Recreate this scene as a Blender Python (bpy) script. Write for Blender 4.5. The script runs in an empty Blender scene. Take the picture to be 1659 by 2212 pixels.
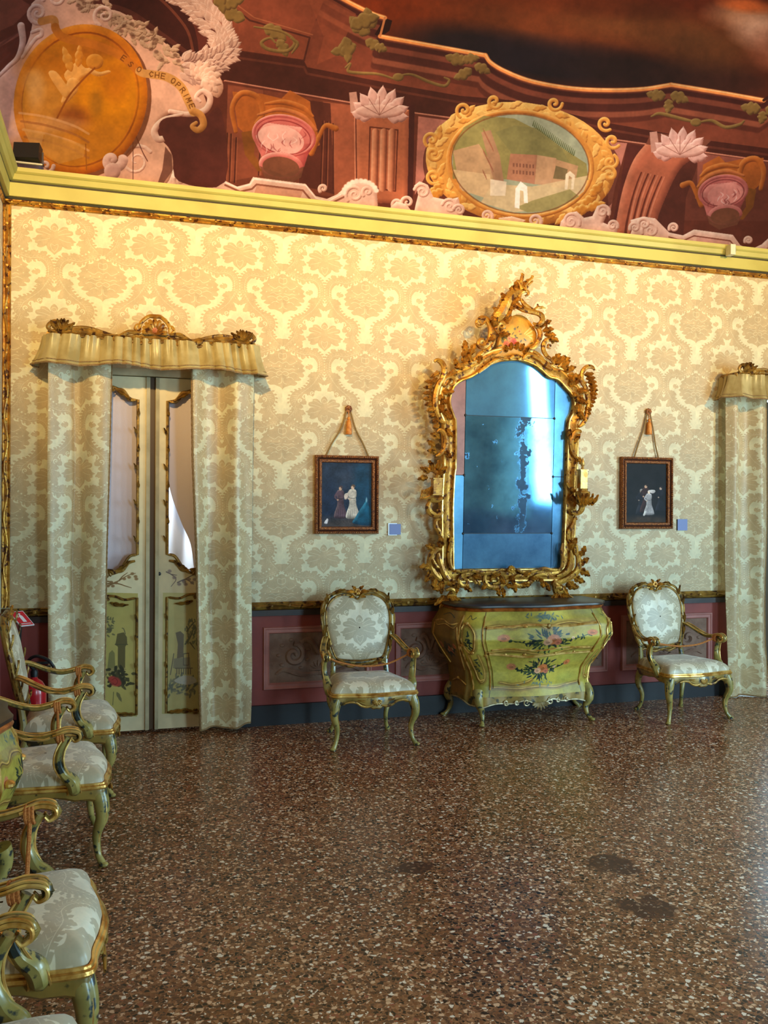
import bpy, bmesh, math, random
import numpy as np
from mathutils import Vector, Matrix

SC = bpy.context.scene
COL = SC.collection
PI = math.pi
rnd = random.Random(7)

# ------------------------------------------------------------------ camera, light, exposure
EYE_H, DIST, FPX = 1.6, 6.4947, 1880.0
YAW = math.atan(0.3)
ROLL = 0.0043
cam_d = bpy.data.cameras.new('camera')
cam = bpy.data.objects.new('camera', cam_d)
COL.objects.link(cam)
cam_d.sensor_fit = 'VERTICAL'
cam_d.sensor_height = 36.0
cam_d.lens = 36.0 * FPX / 2212.0
cam_d.clip_start = 0.05
cam.location = (0, -DIST, EYE_H)
cam.rotation_euler = (Matrix.Rotation(-YAW, 3, 'Z') @ Matrix.Rotation(PI / 2, 3, 'X')
                      @ Matrix.Rotation(ROLL, 3, 'Z')).to_euler()
SC.camera = cam

XL, XR, YF, ZC0 = -0.80, 6.80, -9.6, 3.94       # room: left, right, front wall, foot of the cove

SC.view_settings.view_transform = 'Standard'
SC.view_settings.look = 'None'
SC.view_settings.gamma = 1.0
SC.view_settings.exposure = 0.0
SC.view_settings.use_curve_mapping = False

world = bpy.data.worlds.new('daylight')
SC.world = world
world.use_nodes = True
world.node_tree.nodes['Background'].inputs[0].default_value = (0.55, 0.8, 1.0, 1)
world.node_tree.nodes['Background'].inputs[1].default_value = 1.0



def light(name, kind, loc, target, energy, color, size=1.0, size_y=None, **kw):
    d = bpy.data.lights.new(name, kind)
    d.energy = energy
    d.color = color
    if kind == 'AREA':
        d.shape = 'RECTANGLE'
        d.size = size
        d.size_y = size_y or size
        d.spread = kw.get('spread', PI)
    if kind == 'SPOT':
        d.spot_size = kw['angle']
        d.spot_blend = kw.get('blend', 1.0)
        d.shadow_soft_size = size
    o = bpy.data.objects.new(name, d)
    COL.objects.link(o)
    o.location = loc
    o.rotation_euler = (Vector(target) - Vector(loc)).to_track_quat('-Z', 'Y').to_euler()
    return o


COOL = (0.50, 0.84, 1.04)
WARM = (1.0, 0.66, 0.23)
# daylight through the two tall windows of the right-hand wall and through the doorway on the right
light('window_daylight', 'AREA', (6.70, -3.9, 1.75), (0, -3.9, 1.0), 235, COOL, 1.2, 2.5)
light('window_daylight', 'AREA', (6.70, -6.98, 2.35), (0, -6.98, 1.6), 95, COOL, .6, 2.3)
light('window_daylight', 'AREA', (4.6, YF + .1, 1.9), (3.4, 0, 1.0), 215, COOL, 1.3, 2.6)
light('doorway_daylight', 'AREA', (5.85, 0.75, 1.5), (5.75, -3, 0.6), 45, COOL, 0.8, 2.2)
light('niche_daylight', 'AREA', (0.74, 0.20, 1.65), (0.30, 0.30, 1.60), 3.2, (0.8, 0.92, 1.0), 0.12, 0.8)
# unseen warm floodlights high in the room; the middle one is added for coverage
for fx_, tx_, en in ((-0.2, 0.6, 1250), (3.0, 2.9, 700), (6.2, 5.0, 840)):
    light('floodlight_and_fill', 'SPOT', (fx_, -5.0, 4.15), (tx_, 0, 4.6), en, WARM, 0.10, angle=math.radians(76), blend=1.0)


# ------------------------------------------------------------------ sight lines: where a point of the survey photograph lies in the room
def ray(px, py):
    u, v = px - 829.5, py - 1106.0
    c, s = math.cos(ROLL), math.sin(ROLL)
    u, v = (u * c - v * s) / FPX, (u * s + v * c) / FPX
    ca, sa = math.cos(YAW), math.sin(YAW)
    return (ca * u + sa, -sa * u + ca, -v)


def on_wall(px, py, y=0.0):
    r = ray(px, py)
    t = (y + DIST) / r[1]
    return (r[0] * t, EYE_H + r[2] * t)


def on_floor(px, py, z=0.0):
    r = ray(px, py)
    t = (z - EYE_H) / r[2]
    return (r[0] * t, -DIST + r[1] * t)


# ------------------------------------------------------------------ objects
def tag(o, label=None, cat=None, group=None, kind=None):
    if label: o['label'] = label
    if cat: o['category'] = cat
    if group: o['group'] = group
    if kind: o['kind'] = kind
    return o


def empty(name, loc=(0, 0, 0), rotz=0.0, label=None, cat=None, group=None):
    o = bpy.data.objects.new(name, None)
    o.empty_display_size = 0.1
    COL.objects.link(o)
    o.location = loc
    o.rotation_euler = (0, 0, rotz)
    return tag(o, label, cat, group)


def copy_tree(o, parent=None):
    c = o.copy()
    COL.objects.link(c)
    if parent: c.parent = parent
    for ch in [k for k in o.children]:
        copy_tree(ch, c)
    return c


class MB:
    """collects verts and faces, then links them as ONE mesh object"""

    def __init__(self):
        self.v, self.f, self.m, self.uv = [], [], [], []

    def add(self, vs, fs, mi=0, uvs=None):
        b = len(self.v)
        self.v += [tuple(p) for p in vs]
        self.f += [tuple(i + b for i in f) for f in fs]
        self.m += [mi] * len(fs)
        self.uv += list(uvs) if uvs is not None else [(0, 0)] * len(vs)
        return self

    def box(self, x0, x1, y0, y1, z0, z1, mi=0):
        vs = [(x, y, z) for z in (z0, z1) for y in (y0, y1) for x in (x0, x1)]
        return self.add(vs, [(0, 2, 3, 1), (4, 5, 7, 6), (0, 1, 5, 4), (2, 6, 7, 3), (0, 4, 6, 2), (1, 3, 7, 5)], mi)

    def grid(self, P, mi=0, UV=None, closed_u=False):
        """P: rows of points (list of lists)"""
        n, m = len(P), len(P[0])
        vs = [p for r in P for p in r]
        fs = []
        for i in range(n - 1):
            for j in range(m if closed_u else m - 1):
                k = (j + 1) % m
                fs.append((i * m + j, i * m + k, (i + 1) * m + k, (i + 1) * m + j))
        return self.add(vs, fs, mi, [u for r in UV for u in r] if UV is not None else None)

    def tube(self, pts, rad, seg=8, fx=1.0, fy=1.0, up=None, closed=False, mi=0, cap=True):
        """sweep an ellipse along pts; rad is a number or list; fx, fy flatten it"""
        P = [Vector(p) for p in pts]
        n = len(P)
        R = rad if isinstance(rad, (list, tuple)) else [rad] * n
        if len(R) != n:
            R = [float(np.interp(i / (n - 1), np.linspace(0, 1, len(R)), R)) for i in range(n)]
        T = []
        for i in range(n):
            a = P[(i - 1) % n] if (closed or i > 0) else P[0]
            b = P[(i + 1) % n] if (closed or i < n - 1) else P[-1]
            t = b - a
            T.append(t.normalized() if t.length > 1e-9 else Vector((0, 0, 1)))
        if up is not None:
            N = []
            U = Vector(up)
            for t in T:
                nn = U - t * U.dot(t)
                N.append(nn.normalized() if nn.length > 1e-6 else t.orthogonal().normalized())
        else:
            nn = T[0].orthogonal().normalized()
            N = [nn]
            for i in range(1, n):
                nn = nn - T[i] * nn.dot(T[i])
                nn = nn.normalized() if nn.length > 1e-6 else T[i].orthogonal().normalized()
                N.append(nn)
        rows = []
        for i in range(n):
            B = T[i].cross(N[i])
            rows.append([P[i] + N[i] * (R[i] * fy * math.cos(2 * PI * k / seg)) + B * (R[i] * fx * math.sin(2 * PI * k / seg))
                         for k in range(seg)])
        if closed:
            rows.append(rows[0])
        self.grid(rows, mi, closed_u=True)
        if cap and not closed:
            for r, c in ((rows[0], P[0]), (rows[-1], P[-1])):
                self.add(r + [c], [(k, (k + 1) % seg, seg) for k in range(seg)], mi)
        return self

    def ball(self, c, r, n=8, sx=1, sy=1, sz=1, mi=0):
        rows = []
        for i in range(n + 1):
            t = PI * i / n
            rows.append([(c[0] + sx * r * math.sin(t) * math.cos(2 * PI * k / (2 * n)),
                          c[1] + sy * r * math.sin(t) * math.sin(2 * PI * k / (2 * n)),
                          c[2] + sz * r * math.cos(t)) for k in range(2 * n)])
        return self.grid(rows, mi, closed_u=True)

    def lathe(self, prof, c=(0, 0, 0), seg=20, mi=0):
        rows = [[(c[0] + r * math.cos(2 * PI * k / seg), c[1] + r * math.sin(2 * PI * k / seg), c[2] + z)
                 for k in range(seg)] for r, z in prof]
        return self.grid(rows, mi, closed_u=True)

    def loft(self, A, B, closed=True, mi=0):
        return self.grid([A, B], mi, closed_u=closed)

    def build(self, name, mats, parent=None, smooth=True, sharp=None):
        me = bpy.data.meshes.new(name)
        me.from_pydata(self.v, [], self.f)
        for mt in (mats if isinstance(mats, (list, tuple)) else [mats]):
            me.materials.append(mt)
        nf = len(self.f)
        me.polygons.foreach_set('material_index', np.array(self.m, dtype=np.int32))
        uvl = me.uv_layers.new(name='UVMap')
        li = np.empty(len(me.loops), dtype=np.int32)
        me.loops.foreach_get('vertex_index', li)
        uvl.data.foreach_set('uv', np.array(self.uv, dtype=np.float32).reshape(-1, 2)[li].ravel())
        bm = bmesh.new()
        bm.from_mesh(me)
        bmesh.ops.remove_doubles(bm, verts=bm.verts, dist=1e-5)
        bmesh.ops.recalc_face_normals(bm, faces=bm.faces)
        if smooth:
            ang = math.radians(sharp or 40)
            for f in bm.faces: f.smooth = True
            for e in bm.edges:
                if len(e.link_faces) == 2 and e.calc_face_angle(0) > ang: e.smooth = False
        bm.to_mesh(me)
        bm.free()
        o = bpy.data.objects.new(name, me)
        COL.objects.link(o)
        if parent: o.parent = parent
        return o


def struct(name, mb, mats, parent=None, **kw):
    o = mb.build(name, mats, parent, **kw)
    if parent is None: o['kind'] = 'structure'
    return o


def spl(pts, n=8, closed=False):
    """Catmull-Rom through pts (any dimension)"""
    P = [np.array(p, float) for p in pts]
    m = len(P)
    out = []
    for i in range(m if closed else m - 1):
        p0 = P[(i - 1) % m] if (closed or i > 0) else 2 * P[0] - P[1]
        p1, p2 = P[i], P[(i + 1) % m]
        p3 = P[(i + 2) % m] if (closed or i < m - 2) else 2 * P[-1] - P[-2]
        for k in range(n):
            t = k / n
            out.append(0.5 * ((2 * p1) + (-p0 + p2) * t + (2 * p0 - 5 * p1 + 4 * p2 - p3) * t * t + (-p0 + 3 * p1 - 3 * p2 + p3) * t ** 3))
    if not closed: out.append(P[-1])
    return [tuple(map(float, p)) for p in out]


def spiral(cx, cy, r, turns, a0, sgn=1, r1=0.12, n=26):
    """from the rim inwards"""
    return [(cx + (r * (1 - t) + r * r1 * t) * math.cos(a0 + sgn * turns * 2 * PI * t),
             cy + (r * (1 - t) + r * r1 * t) * math.sin(a0 + sgn * turns * 2 * PI * t)) for t in np.linspace(0, 1, n)]


# ------------------------------------------------------------------ pictures painted in code (damask, fresco, flowers)
class Canvas:
    def __init__(self, x0, y0, x1, y1, s, bg):
        self.x0, self.y0, self.s = x0, y0, s
        self.w, self.h = int(round((x1 - x0) * s)), int(round((y1 - y0) * s))
        self.a = np.empty((self.h, self.w, 3), np.float32)
        self.a[:] = np.array(bg, np.float32) / 255
        self.Y, self.X = np.mgrid[0:self.h, 0:self.w].astype(np.float32)

    def P(self, pts):
        q = np.array(pts, np.float64)
        return np.stack([(q[:, 0] - self.x0) * self.s, (q[:, 1] - self.y0) * self.s], 1)

    def _box(self, q, pad):
        x0, y0 = max(0, int(q[:, 0].min() - pad)), max(0, int(q[:, 1].min() - pad))
        x1, y1 = min(self.w, int(q[:, 0].max() + pad) + 2), min(self.h, int(q[:, 1].max() + pad) + 2)
        return (x0, y0, x1, y1) if x1 > x0 and y1 > y0 else None

    def _mask(self, q, b, ss=2):
        x0, y0, x1, y1 = b
        W, H = (x1 - x0) * ss, (y1 - y0) * ss
        m = np.zeros((H, W), bool)
        xs = (np.arange(W) + .5) / ss + x0 - .5
        ys = (np.arange(H) + .5) / ss + y0 - .5
        n = len(q)
        for i in range(n):
            (ax, ay), (bx, by) = q[i], q[(i + 1) % n]
            if ay == by: continue
            r = np.nonzero((ys >= min(ay, by)) & (ys < max(ay, by)))[0]
            if len(r) == 0: continue
            xc = ax + (ys[r] - ay) * (bx - ax) / (by - ay)
            m[r] ^= xs[None, :] > xc[:, None]
        return m.reshape(H // ss, ss, W // ss, ss).mean((1, 3)).astype(np.float32)

    def _dist(self, q, b, closed):
        """distance, nearest offset and parameter to a polyline"""
        x0, y0, x1, y1 = b
        X, Y = self.X[y0:y1, x0:x1], self.Y[y0:y1, x0:x1]
        D = np.full(X.shape, 1e9, np.float32)
        OX, OY, T = np.zeros_like(D), np.zeros_like(D), np.zeros_like(D)
        n = len(q) if closed else len(q) - 1
        for i in range(n):
            ax, ay = q[i]
            bx, by = q[(i + 1) % len(q)]
            dx, dy = bx - ax, by - ay
            l2 = dx * dx + dy * dy + 1e-9
            t = np.clip(((X - ax) * dx + (Y - ay) * dy) / l2, 0, 1)
            ox, oy = X - ax - t * dx, Y - ay - t * dy
            d = ox * ox + oy * oy
            k = d < D
            D[k], OX[k], OY[k], T[k] = d[k], ox[k], oy[k], ((i + t) / max(n, 1))[k]
        return np.sqrt(D), OX, OY, T

    def _mix(self, b, m, c):
        x0, y0, x1, y1 = b
        v = self.a[y0:y1, x0:x1]
        v += (c - v) * m[..., None]

    def fill(self, pts, c, alpha=1.0):
        q = self.P(pts)
        b = self._box(q, 1)
        if b: self._mix(b, self._mask(q, b) * alpha, np.array(c, np.float32) / 255)

    def relief(self, pts, base, hi, lo, bev=6, L=(-.5, -.85), alpha=1.0):
        """a painted moulding: lighter on the side towards L, darker on the other"""
        q = self.P(pts)
        b = self._box(q, 1)
        if not b: return
        m = self._mask(q, b)
        d, ox, oy, _ = self._dist(q, b, True)
        n = np.maximum(d, 1e-3)
        s = -(ox * L[0] + oy * L[1]) / n * np.clip(1 - d / (bev * self.s), 0, 1)
        base, hi, lo = (np.array(k, np.float32) / 255 for k in (base, hi, lo))
        c = base + np.clip(s, 0, 1)[..., None] * (hi - base) + np.clip(-s, 0, 1)[..., None] * (lo - base)
        self._mix(b, m * alpha, c)

    def line(self, pts, w, c, alpha=1.0, closed=False, soft=0.7):
        q = self.P(pts)
        ws = np.array(w if isinstance(w, (list, tuple)) else [w, w], np.float32) * self.s
        b = self._box(q, ws.max() + 3)
        if not b: return
        d, _, _, t = self._dist(q, b, closed)
        wd = np.interp(t, np.linspace(0, 1, len(ws)), ws) / 2
        self._mix(b, np.clip((wd - d) / soft + .5, 0, 1) * alpha, np.array(c, np.float32) / 255)

    def roll(self, pts, w, base, hi, lo, L=(-.5, -.85), closed=False, alpha=1.0):
        """a painted round scroll"""
        q = self.P(pts)
        ws = np.array(w if isinstance(w, (list, tuple)) else [w, w], np.float32) * self.s
        b = self._box(q, ws.max() + 3)
        if not b: return
        d, ox, oy, t = self._dist(q, b, closed)
        wd = np.interp(t, np.linspace(0, 1, len(ws)), ws) / 2 + 1e-3
        s = (ox * L[0] + oy * L[1]) / wd
        base, hi, lo = (np.array(k, np.float32) / 255 for k in (base, hi, lo))
        c = base + np.clip(s, 0, 1)[..., None] * (hi - base) + np.clip(-s, 0, 1)[..., None] * (lo - base)
        self._mix(b, np.clip(wd - d + .5, 0, 1) * alpha, c)

    def blob(self, cx, cy, rx, ry, c, alpha=1.0, soft=1.0, rot=0.0):
        x, y = (cx - self.x0) * self.s, (cy - self.y0) * self.s
        R = max(rx, ry) * self.s * (1 + soft)
        b = self._box(np.array([[x - R, y - R], [x + R, y + R]]), 1)
        if not b: return
        x0, y0, x1, y1 = b
        X, Y = self.X[y0:y1, x0:x1] - x, self.Y[y0:y1, x0:x1] - y
        ca, sa = math.cos(rot), math.sin(rot)
        e = np.sqrt(((X * ca + Y * sa) / (rx * self.s)) ** 2 + ((-X * sa + Y * ca) / (ry * self.s)) ** 2)
        self._mix(b, np.clip((1 + soft / 2 - e) / max(soft, .04), 0, 1) * alpha, np.array(c, np.float32) / 255)

    def noise(self, amp, cells=(6, 18, 60), seed=1, tint=(1, 1, 1)):
        r = np.random.RandomState(seed)
        tot = np.zeros((self.h, self.w), np.float32)
        for k, c in enumerate(cells):
            g = r.rand(max(2, int(c * self.h / self.w) + 2), c + 2).astype(np.float32) - .5
            yy = np.linspace(0, g.shape[0] - 1.001, self.h)
            xx = np.linspace(0, g.shape[1] - 1.001, self.w)
            yi, xi = yy.astype(int), xx.astype(int)
            fy, fx = (yy - yi)[:, None], (xx - xi)[None, :]
            fy, fx = fy * fy * (3 - 2 * fy), fx * fx * (3 - 2 * fx)
            A = g[yi][:, xi] * (1 - fy) * (1 - fx) + g[yi][:, xi + 1] * (1 - fy) * fx + g[yi + 1][:, xi] * fy * (1 - fx) + g[yi + 1][:, xi + 1] * fy * fx
            tot += A / (k + 1)
        self.a *= 1 + amp * tot[..., None] * np.array(tint, np.float32)

    def image(self, name, extra=None):
        im = bpy.data.images.new(name, self.w, self.h)
        px = np.ones((self.h, self.w, 4), np.float32)
        px[..., :3] = np.clip(self.a, 0, 1)[::-1]
        im.pixels.foreach_set(px.ravel())
        im.update()
        im.pack()
        return im


def ell(cx, cy, rx, ry, n=48, rot=0.0, a0=0.0, a1=2 * PI):
    ca, sa = math.cos(rot), math.sin(rot)
    return [(cx + rx * math.cos(a) * ca - ry * math.sin(a) * sa, cy + rx * math.cos(a) * sa + ry * math.sin(a) * ca)
            for a in np.linspace(a0, a1, n, endpoint=abs(a1 - a0) < 2 * PI - 1e-6)]


def leaf(x, y, ang, ln, wd, lobes=3, curl=0.0):
    """lobed acanthus leaf outline, root at x, y"""
    L, R = [], []
    n = lobes * 8
    for i in range(n + 1):
        t = i / n
        half = wd * math.sin(PI * min(1, t * 1.02 + .02)) ** .7 * (1 - .35 * t) * (0.72 + .28 * abs(math.sin(PI * t * lobes)) )
        a = ang + curl * t
        cx, cy = x + ln * t * math.cos(ang + curl * t / 2), y + ln * t * math.sin(ang + curl * t / 2)
        L.append((cx - half * math.sin(a), cy + half * math.cos(a)))
        R.append((cx + half * math.sin(a), cy - half * math.cos(a)))
    return L + R[::-1]


# ------------------------------------------------------------------ materials
def srgb(c):
    f = lambda v: v / 12.92 if v <= .04045 else ((v + .055) / 1.055) ** 2.4
    return tuple(f(k / 255.0) for k in c) + (1.0,)


def mat(name, c, rough=.5, metal=0.0, c2=None, nscale=8.0, lo=.4, hi=.62, bump=0.0, bscale=40.0, coat=0.0, spec=.5, c3=None, n3=25.0, sheen=0.0):
    """plain or two/three-colour mottled principled material"""
    m = bpy.data.materials.new(name)
    m.use_nodes = True
    nt = m.node_tree
    b = nt.nodes['Principled BSDF']
    b.inputs['Base Color'].default_value = srgb(c)
    b.inputs['Roughness'].default_value = rough
    b.inputs['Metallic'].default_value = metal
    b.inputs['Coat Weight'].default_value = coat
    b.inputs['Coat Roughness'].default_value = .12
    b.inputs['Specular IOR Level'].default_value = spec
    b.inputs['Sheen Weight'].default_value = sheen
    tc = nt.nodes.new('ShaderNodeTexCoord')

    def noise(scale, a, z):
        n = nt.nodes.new('ShaderNodeTexNoise')
        n.inputs['Scale'].default_value = scale
        n.inputs['Detail'].default_value = 5
        nt.links.new(tc.outputs['Object'], n.inputs['Vector'])
        r = nt.nodes.new('ShaderNodeMapRange')
        r.inputs['From Min'].default_value, r.inputs['From Max'].default_value = a, z
        nt.links.new(n.outputs['Fac'], r.inputs['Value'])
        return r.outputs['Result']

    def mixc(f, A, B):
        x = nt.nodes.new('ShaderNodeMix')
        x.data_type = 'RGBA'
        nt.links.new(f, x.inputs['Factor'])
        for k, v in ((6, A), (7, B)):
            if isinstance(v, tuple): x.inputs[k].default_value = v
            else: nt.links.new(v, x.inputs[k])
        return x.outputs[2]
    out = None
    if c2 is not None:
        out = mixc(noise(nscale, lo, hi), srgb(c), srgb(c2))
    if c3 is not None:
        out = mixc(noise(n3, .56, .62), out if out is not None else srgb(c), srgb(c3))
    if out is not None: nt.links.new(out, b.inputs['Base Color'])
    if bump:
        n = nt.nodes.new('ShaderNodeTexNoise')
        n.inputs['Scale'].default_value = bscale
        n.inputs['Detail'].default_value = 4
        nt.links.new(tc.outputs['Object'], n.inputs['Vector'])
        bp = nt.nodes.new('ShaderNodeBump')
        bp.inputs['Strength'].default_value = bump
        bp.inputs['Distance'].default_value = .01
        nt.links.new(n.outputs['Fac'], bp.inputs['Height'])
        nt.links.new(bp.outputs['Normal'], b.inputs['Normal'])
    return m


def imat(name, im, rough=.5, ext='REPEAT', metal=0.0, coat=0.0, spec=.5, weave=0.0, sheen=0.0, sat=1.0, val=1.0):
    m = mat(name, (255, 255, 255), rough, metal, coat=coat, spec=spec, sheen=sheen, bump=weave, bscale=420)
    nt = m.node_tree
    t = nt.nodes.new('ShaderNodeTexImage')
    t.image = im
    t.extension = ext
    u = nt.nodes.new('ShaderNodeUVMap')
    u.uv_map = 'UVMap'
    nt.links.new(u.outputs[0], t.inputs[0])
    o = t.outputs[0]
    if sat != 1.0 or val != 1.0:
        hs = nt.nodes.new('ShaderNodeHueSaturation')
        hs.inputs['Saturation'].default_value = sat
        hs.inputs['Value'].default_value = val
        nt.links.new(o, hs.inputs['Color'])
        o = hs.outputs[0]
    nt.links.new(o, m.node_tree.nodes['Principled BSDF'].inputs['Base Color'])
    return m
# ------------------------------------------------------------------ silk damask, one repeat (0.645 m x 0.565 m)
DW, DH = 0.645, 0.565


def mirror(pts):
    return pts + [(-x, y) for x, y in pts[::-1]]


def paint_damask(name, ground, motif, dark):
    cv = Canvas(0, 0, 400, 350, 1.4, ground)
    kx, ky = 400 / 845.0, 350 / 820.0
    T = lambda pts, cx, cy, s=1: [(cx + s * x * kx, cy + y * ky) for x, y in pts]
    lotus = mirror([(0, -118), (20, -102), (34, -72), (26, -38), (58, -76), (88, -88), (116, -80), (120, -56), (155, -46), (161, -18), (140, 0), (96, 6),
                    (128, 10), (150, 20), (160, 42), (190, 58), (166, 72), (166, 95), (143, 104), (150, 128), (125, 140), (95, 132), (70, 116), (58, 150), (28, 176), (0, 205)])
    rose = mirror([(0, -208), (28, -196), (42, -180), (75, -186), (86, -152), (120, -142), (146, -150), (156, -112), (200, -86), (184, -62), (216, -32), (202, -4),
                   (228, 20), (200, 42), (217, 68), (205, 95), (164, 92), (190, 120), (160, 136), (122, 138), (150, 160), (122, 190), (80, 188), (46, 202), (20, 212), (0, 238)])
    palm = mirror([(0, 505), (28, 500), (55, 510), (62, 535), (40, 560), (20, 572), (0, 588)])
    bands = [([(28, -236), (110, -214), (205, -172), (300, -182), (362, -150), (394, -84), (396, 0), (372, 70), (330, 120)], [14, 58, 66, 58, 58, 46, 46, 40, 20]),
             ([(390, 20), (352, 84), (310, 150), (236, 236), (140, 296), (112, 360), (142, 430), (132, 480), (62, 560), (20, 584)], [30, 60, 76, 62, 96, 84, 50, 76, 64, 12])]
    leaves = [(300, -40, 2.6, 80, 40), (350, 40, 2.5, 110, 46), (330, 110, 2.2, 90, 40), (290, 170, .35, 125, 52), (262, 205, .9, 110, 46), (226, 246, .25, 80, 36),
              (150, 330, .35, 110, 56), (136, 400, .1, 80, 34), (150, 470, .2, 95, 44), (128, 500, .75, 120, 48), (310, -190, -.9, 66, 34), (230, -190, -1.2, 60, 34),
              (385, 110, .9, 70, 34), (205, -160, 1.5, 60, 34)]
    C = [(i * 400, j * 350) for i in (-1, 0, 1, 2) for j in (-2, -1, 0, 1)]
    for cx, cy in C:
        for s in (1, -1):
            for pts, w in bands:
                cv.line(T(spl(pts, 5), cx, cy, s), [k * .45 for k in w], motif)
            for pts, w in bands:
                q = spl(pts, 3)
                for k in range(1, len(q) - 1):
                    a_ = math.atan2(q[k + 1][1] - q[k - 1][1], q[k + 1][0] - q[k - 1][0])
                    wd_ = float(np.interp(k / (len(q) - 1), np.linspace(0, 1, len(w)), w)) * .5
                    for g_ in (1, -1):
                        x_, y_ = q[k][0] - g_ * wd_ * math.sin(a_), q[k][1] + g_ * wd_ * math.cos(a_)
                        cv.fill(T(leaf(x_, y_, a_ + g_ * .75, 34, 13, 1, .4 * g_), cx, cy, s), motif)
                    cv.line(T([(q[k][0], q[k][1]), (q[k][0] - wd_ * .8 * math.sin(a_ - .9), q[k][1] + wd_ * .8 * math.cos(a_ - .9))], cx, cy, s), 1.1, ground, .6)
                    cv.line(T([(q[k][0], q[k][1]), (q[k][0] + wd_ * .8 * math.sin(a_ + .9), q[k][1] - wd_ * .8 * math.cos(a_ + .9))], cx, cy, s), 1.1, ground, .6)
            for x, y, a, ln, wd in leaves:
                cv.fill(T(leaf(x, y, a, ln, wd, 3, .5), cx, cy, s), motif)
            for x, y, r in ((232, 300, 30), (300, 262, 22), (180, 350, 26), (268, -60, 24), (226, 520, 22)):
                cv.line(T(spiral(x, y, r, 1.1, 2.0, 1), cx, cy, s), 3.6, ground)
            for pts in ([(60, -216), (200, -160), (300, -166), (365, -110), (376, 0)], [(372, 50), (300, 170), (170, 290), (130, 370)], [(130, 420), (104, 490), (40, 560)]):
                cv.line(T(spl(pts, 5), cx, cy, s), 1.5, ground, .75)
            # net filling
            for k in range(9):
                cv.blob(cx + s * (120 + 14 * (k % 3)) * kx, cy + (300 + 20 * (k // 3)) * ky, 1.4, 1.4, ground, .8, .5)
        cv.fill(T(spl(rose, 3, True), cx, cy), motif)
        cv.fill(T(palm, cx, cy), motif)
        for s in (1, -1):
            for pts in ([(0, -150), (34, -158), (36, -110), (0, -92)], [(0, -50), (40, -66), (76, -40), (130, -66)], [(14, 8), (60, 22), (92, 6), (124, 16)],
                        [(0, 50), (30, 36), (60, 60), (40, 84), (10, 70)], [(70, 60), (110, 44), (150, 60)], [(6, 110), (10, 160), (40, 176)], [(40, 110), (80, 100), (110, 120)]):
                cv.line(T(spl(pts, 5), cx, cy, s), 2.2, ground, .85)
            for x, y in ((110, -20), (160, 0), (60, 96), (30, -20), (140, -80)):
                cv.blob(cx + s * x * kx, cy + y * ky, 3, 2.2, ground, .9, .5)
    for cx, cy in ((200, 175), (200, -175), (200, 525)):
        cv.fill(T(spl(lotus, 3, True), cx, cy), motif)
        for s in (1, -1):
            for pts in ([(0, -86), (20, -70), (16, -44), (0, -36)], [(30, -26), (80, -58), (104, -66)], [(36, 4), (90, -16), (140, -26)], [(40, 40), (90, 60), (140, 70)], [(0, 110), (30, 96), (26, 140), (0, 178)]):
                cv.line(T(spl(pts, 5), cx, cy, s), 1.8, ground, .75)
            cv.line(T([(46, 60), (70, 110), (110, 118)], cx, cy, s), 1.4, dark, .5)
    cv.noise(.10, (8, 30, 110), 3)
    # fine weft lines
    cv.a *= (1 - .035 * (np.arange(cv.h) % 3 == 0))[:, None, None]
    return cv.image(name)


DAMASK = paint_damask('silk_damask', (230, 218, 178), (202, 176, 134), (184, 158, 116))
DAMASK_SEAT = paint_damask('seat_damask', (238, 226, 196), (194, 178, 146), (168, 152, 120))

# ------------------------------------------------------------------ the painted vault: one fresco laid out for a viewer in the middle of the room
FX0, FY0, FX1, FY1 = -70, -90, 1760, 560
fr = Canvas(FX0, FY0, FX1, FY1, 1.25, (112, 48, 28))
W1, W2, W3 = (228, 172, 138), (252, 214, 178), (138, 78, 56)      # white stucco scrolls: base, light, dark
G1, G2, G3 = (222, 146, 60), (255, 205, 110), (150, 78, 26)        # gilding
P1, P2, P3 = (186, 98, 62), (226, 144, 102), (104, 46, 30)         # red stone
OL, OL2, OL3 = (128, 92, 44), (160, 122, 66), (70, 42, 22)         # bronze leaves
DK = (74, 31, 22)

# sky opening and its moulded edge
edge1 = spl([(600, -80), (690, -26), (735, 0), (790, 27), (822, 38)], 6)
edge2 = [(812, 78), (1040, 117)]
edge3 = spl([(1040, 117), (1052, 133), (1085, 152), (1140, 172), (1220, 186), (1300, 190), (1380, 187), (1442, 177)], 6)
edge4 = [(1442, 177), (1560, 195), (1642, 209)]
edge5 = [(1642, 209), (1700, 168), (1760, 120)]
EDGE = edge1 + edge2 + edge3[1:] + edge4[1:] + edge5[1:]
fr.fill([(FX0, FY0)] + [(FX0, 190), (478, 178), (744, 222), (895, 245), (1313, 297), (1760, 356), (1760, FY0)], (124, 57, 36))
for dy, w, c in ((62, 16, (92, 40, 27)), (50, 16, (140, 70, 45)), (36, 20, (78, 33, 24)), (22, 14, (118, 56, 38)), (12, 10, (66, 27, 21))):
    fr.line([(x - dy * .25, y + dy) for x, y in EDGE], w, c, .9, soft=5)
fr.fill([(FX0 + 640, FY0)] + EDGE + [(1760, FY0)], (98, 36, 16))
sky_poly = EDGE
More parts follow.
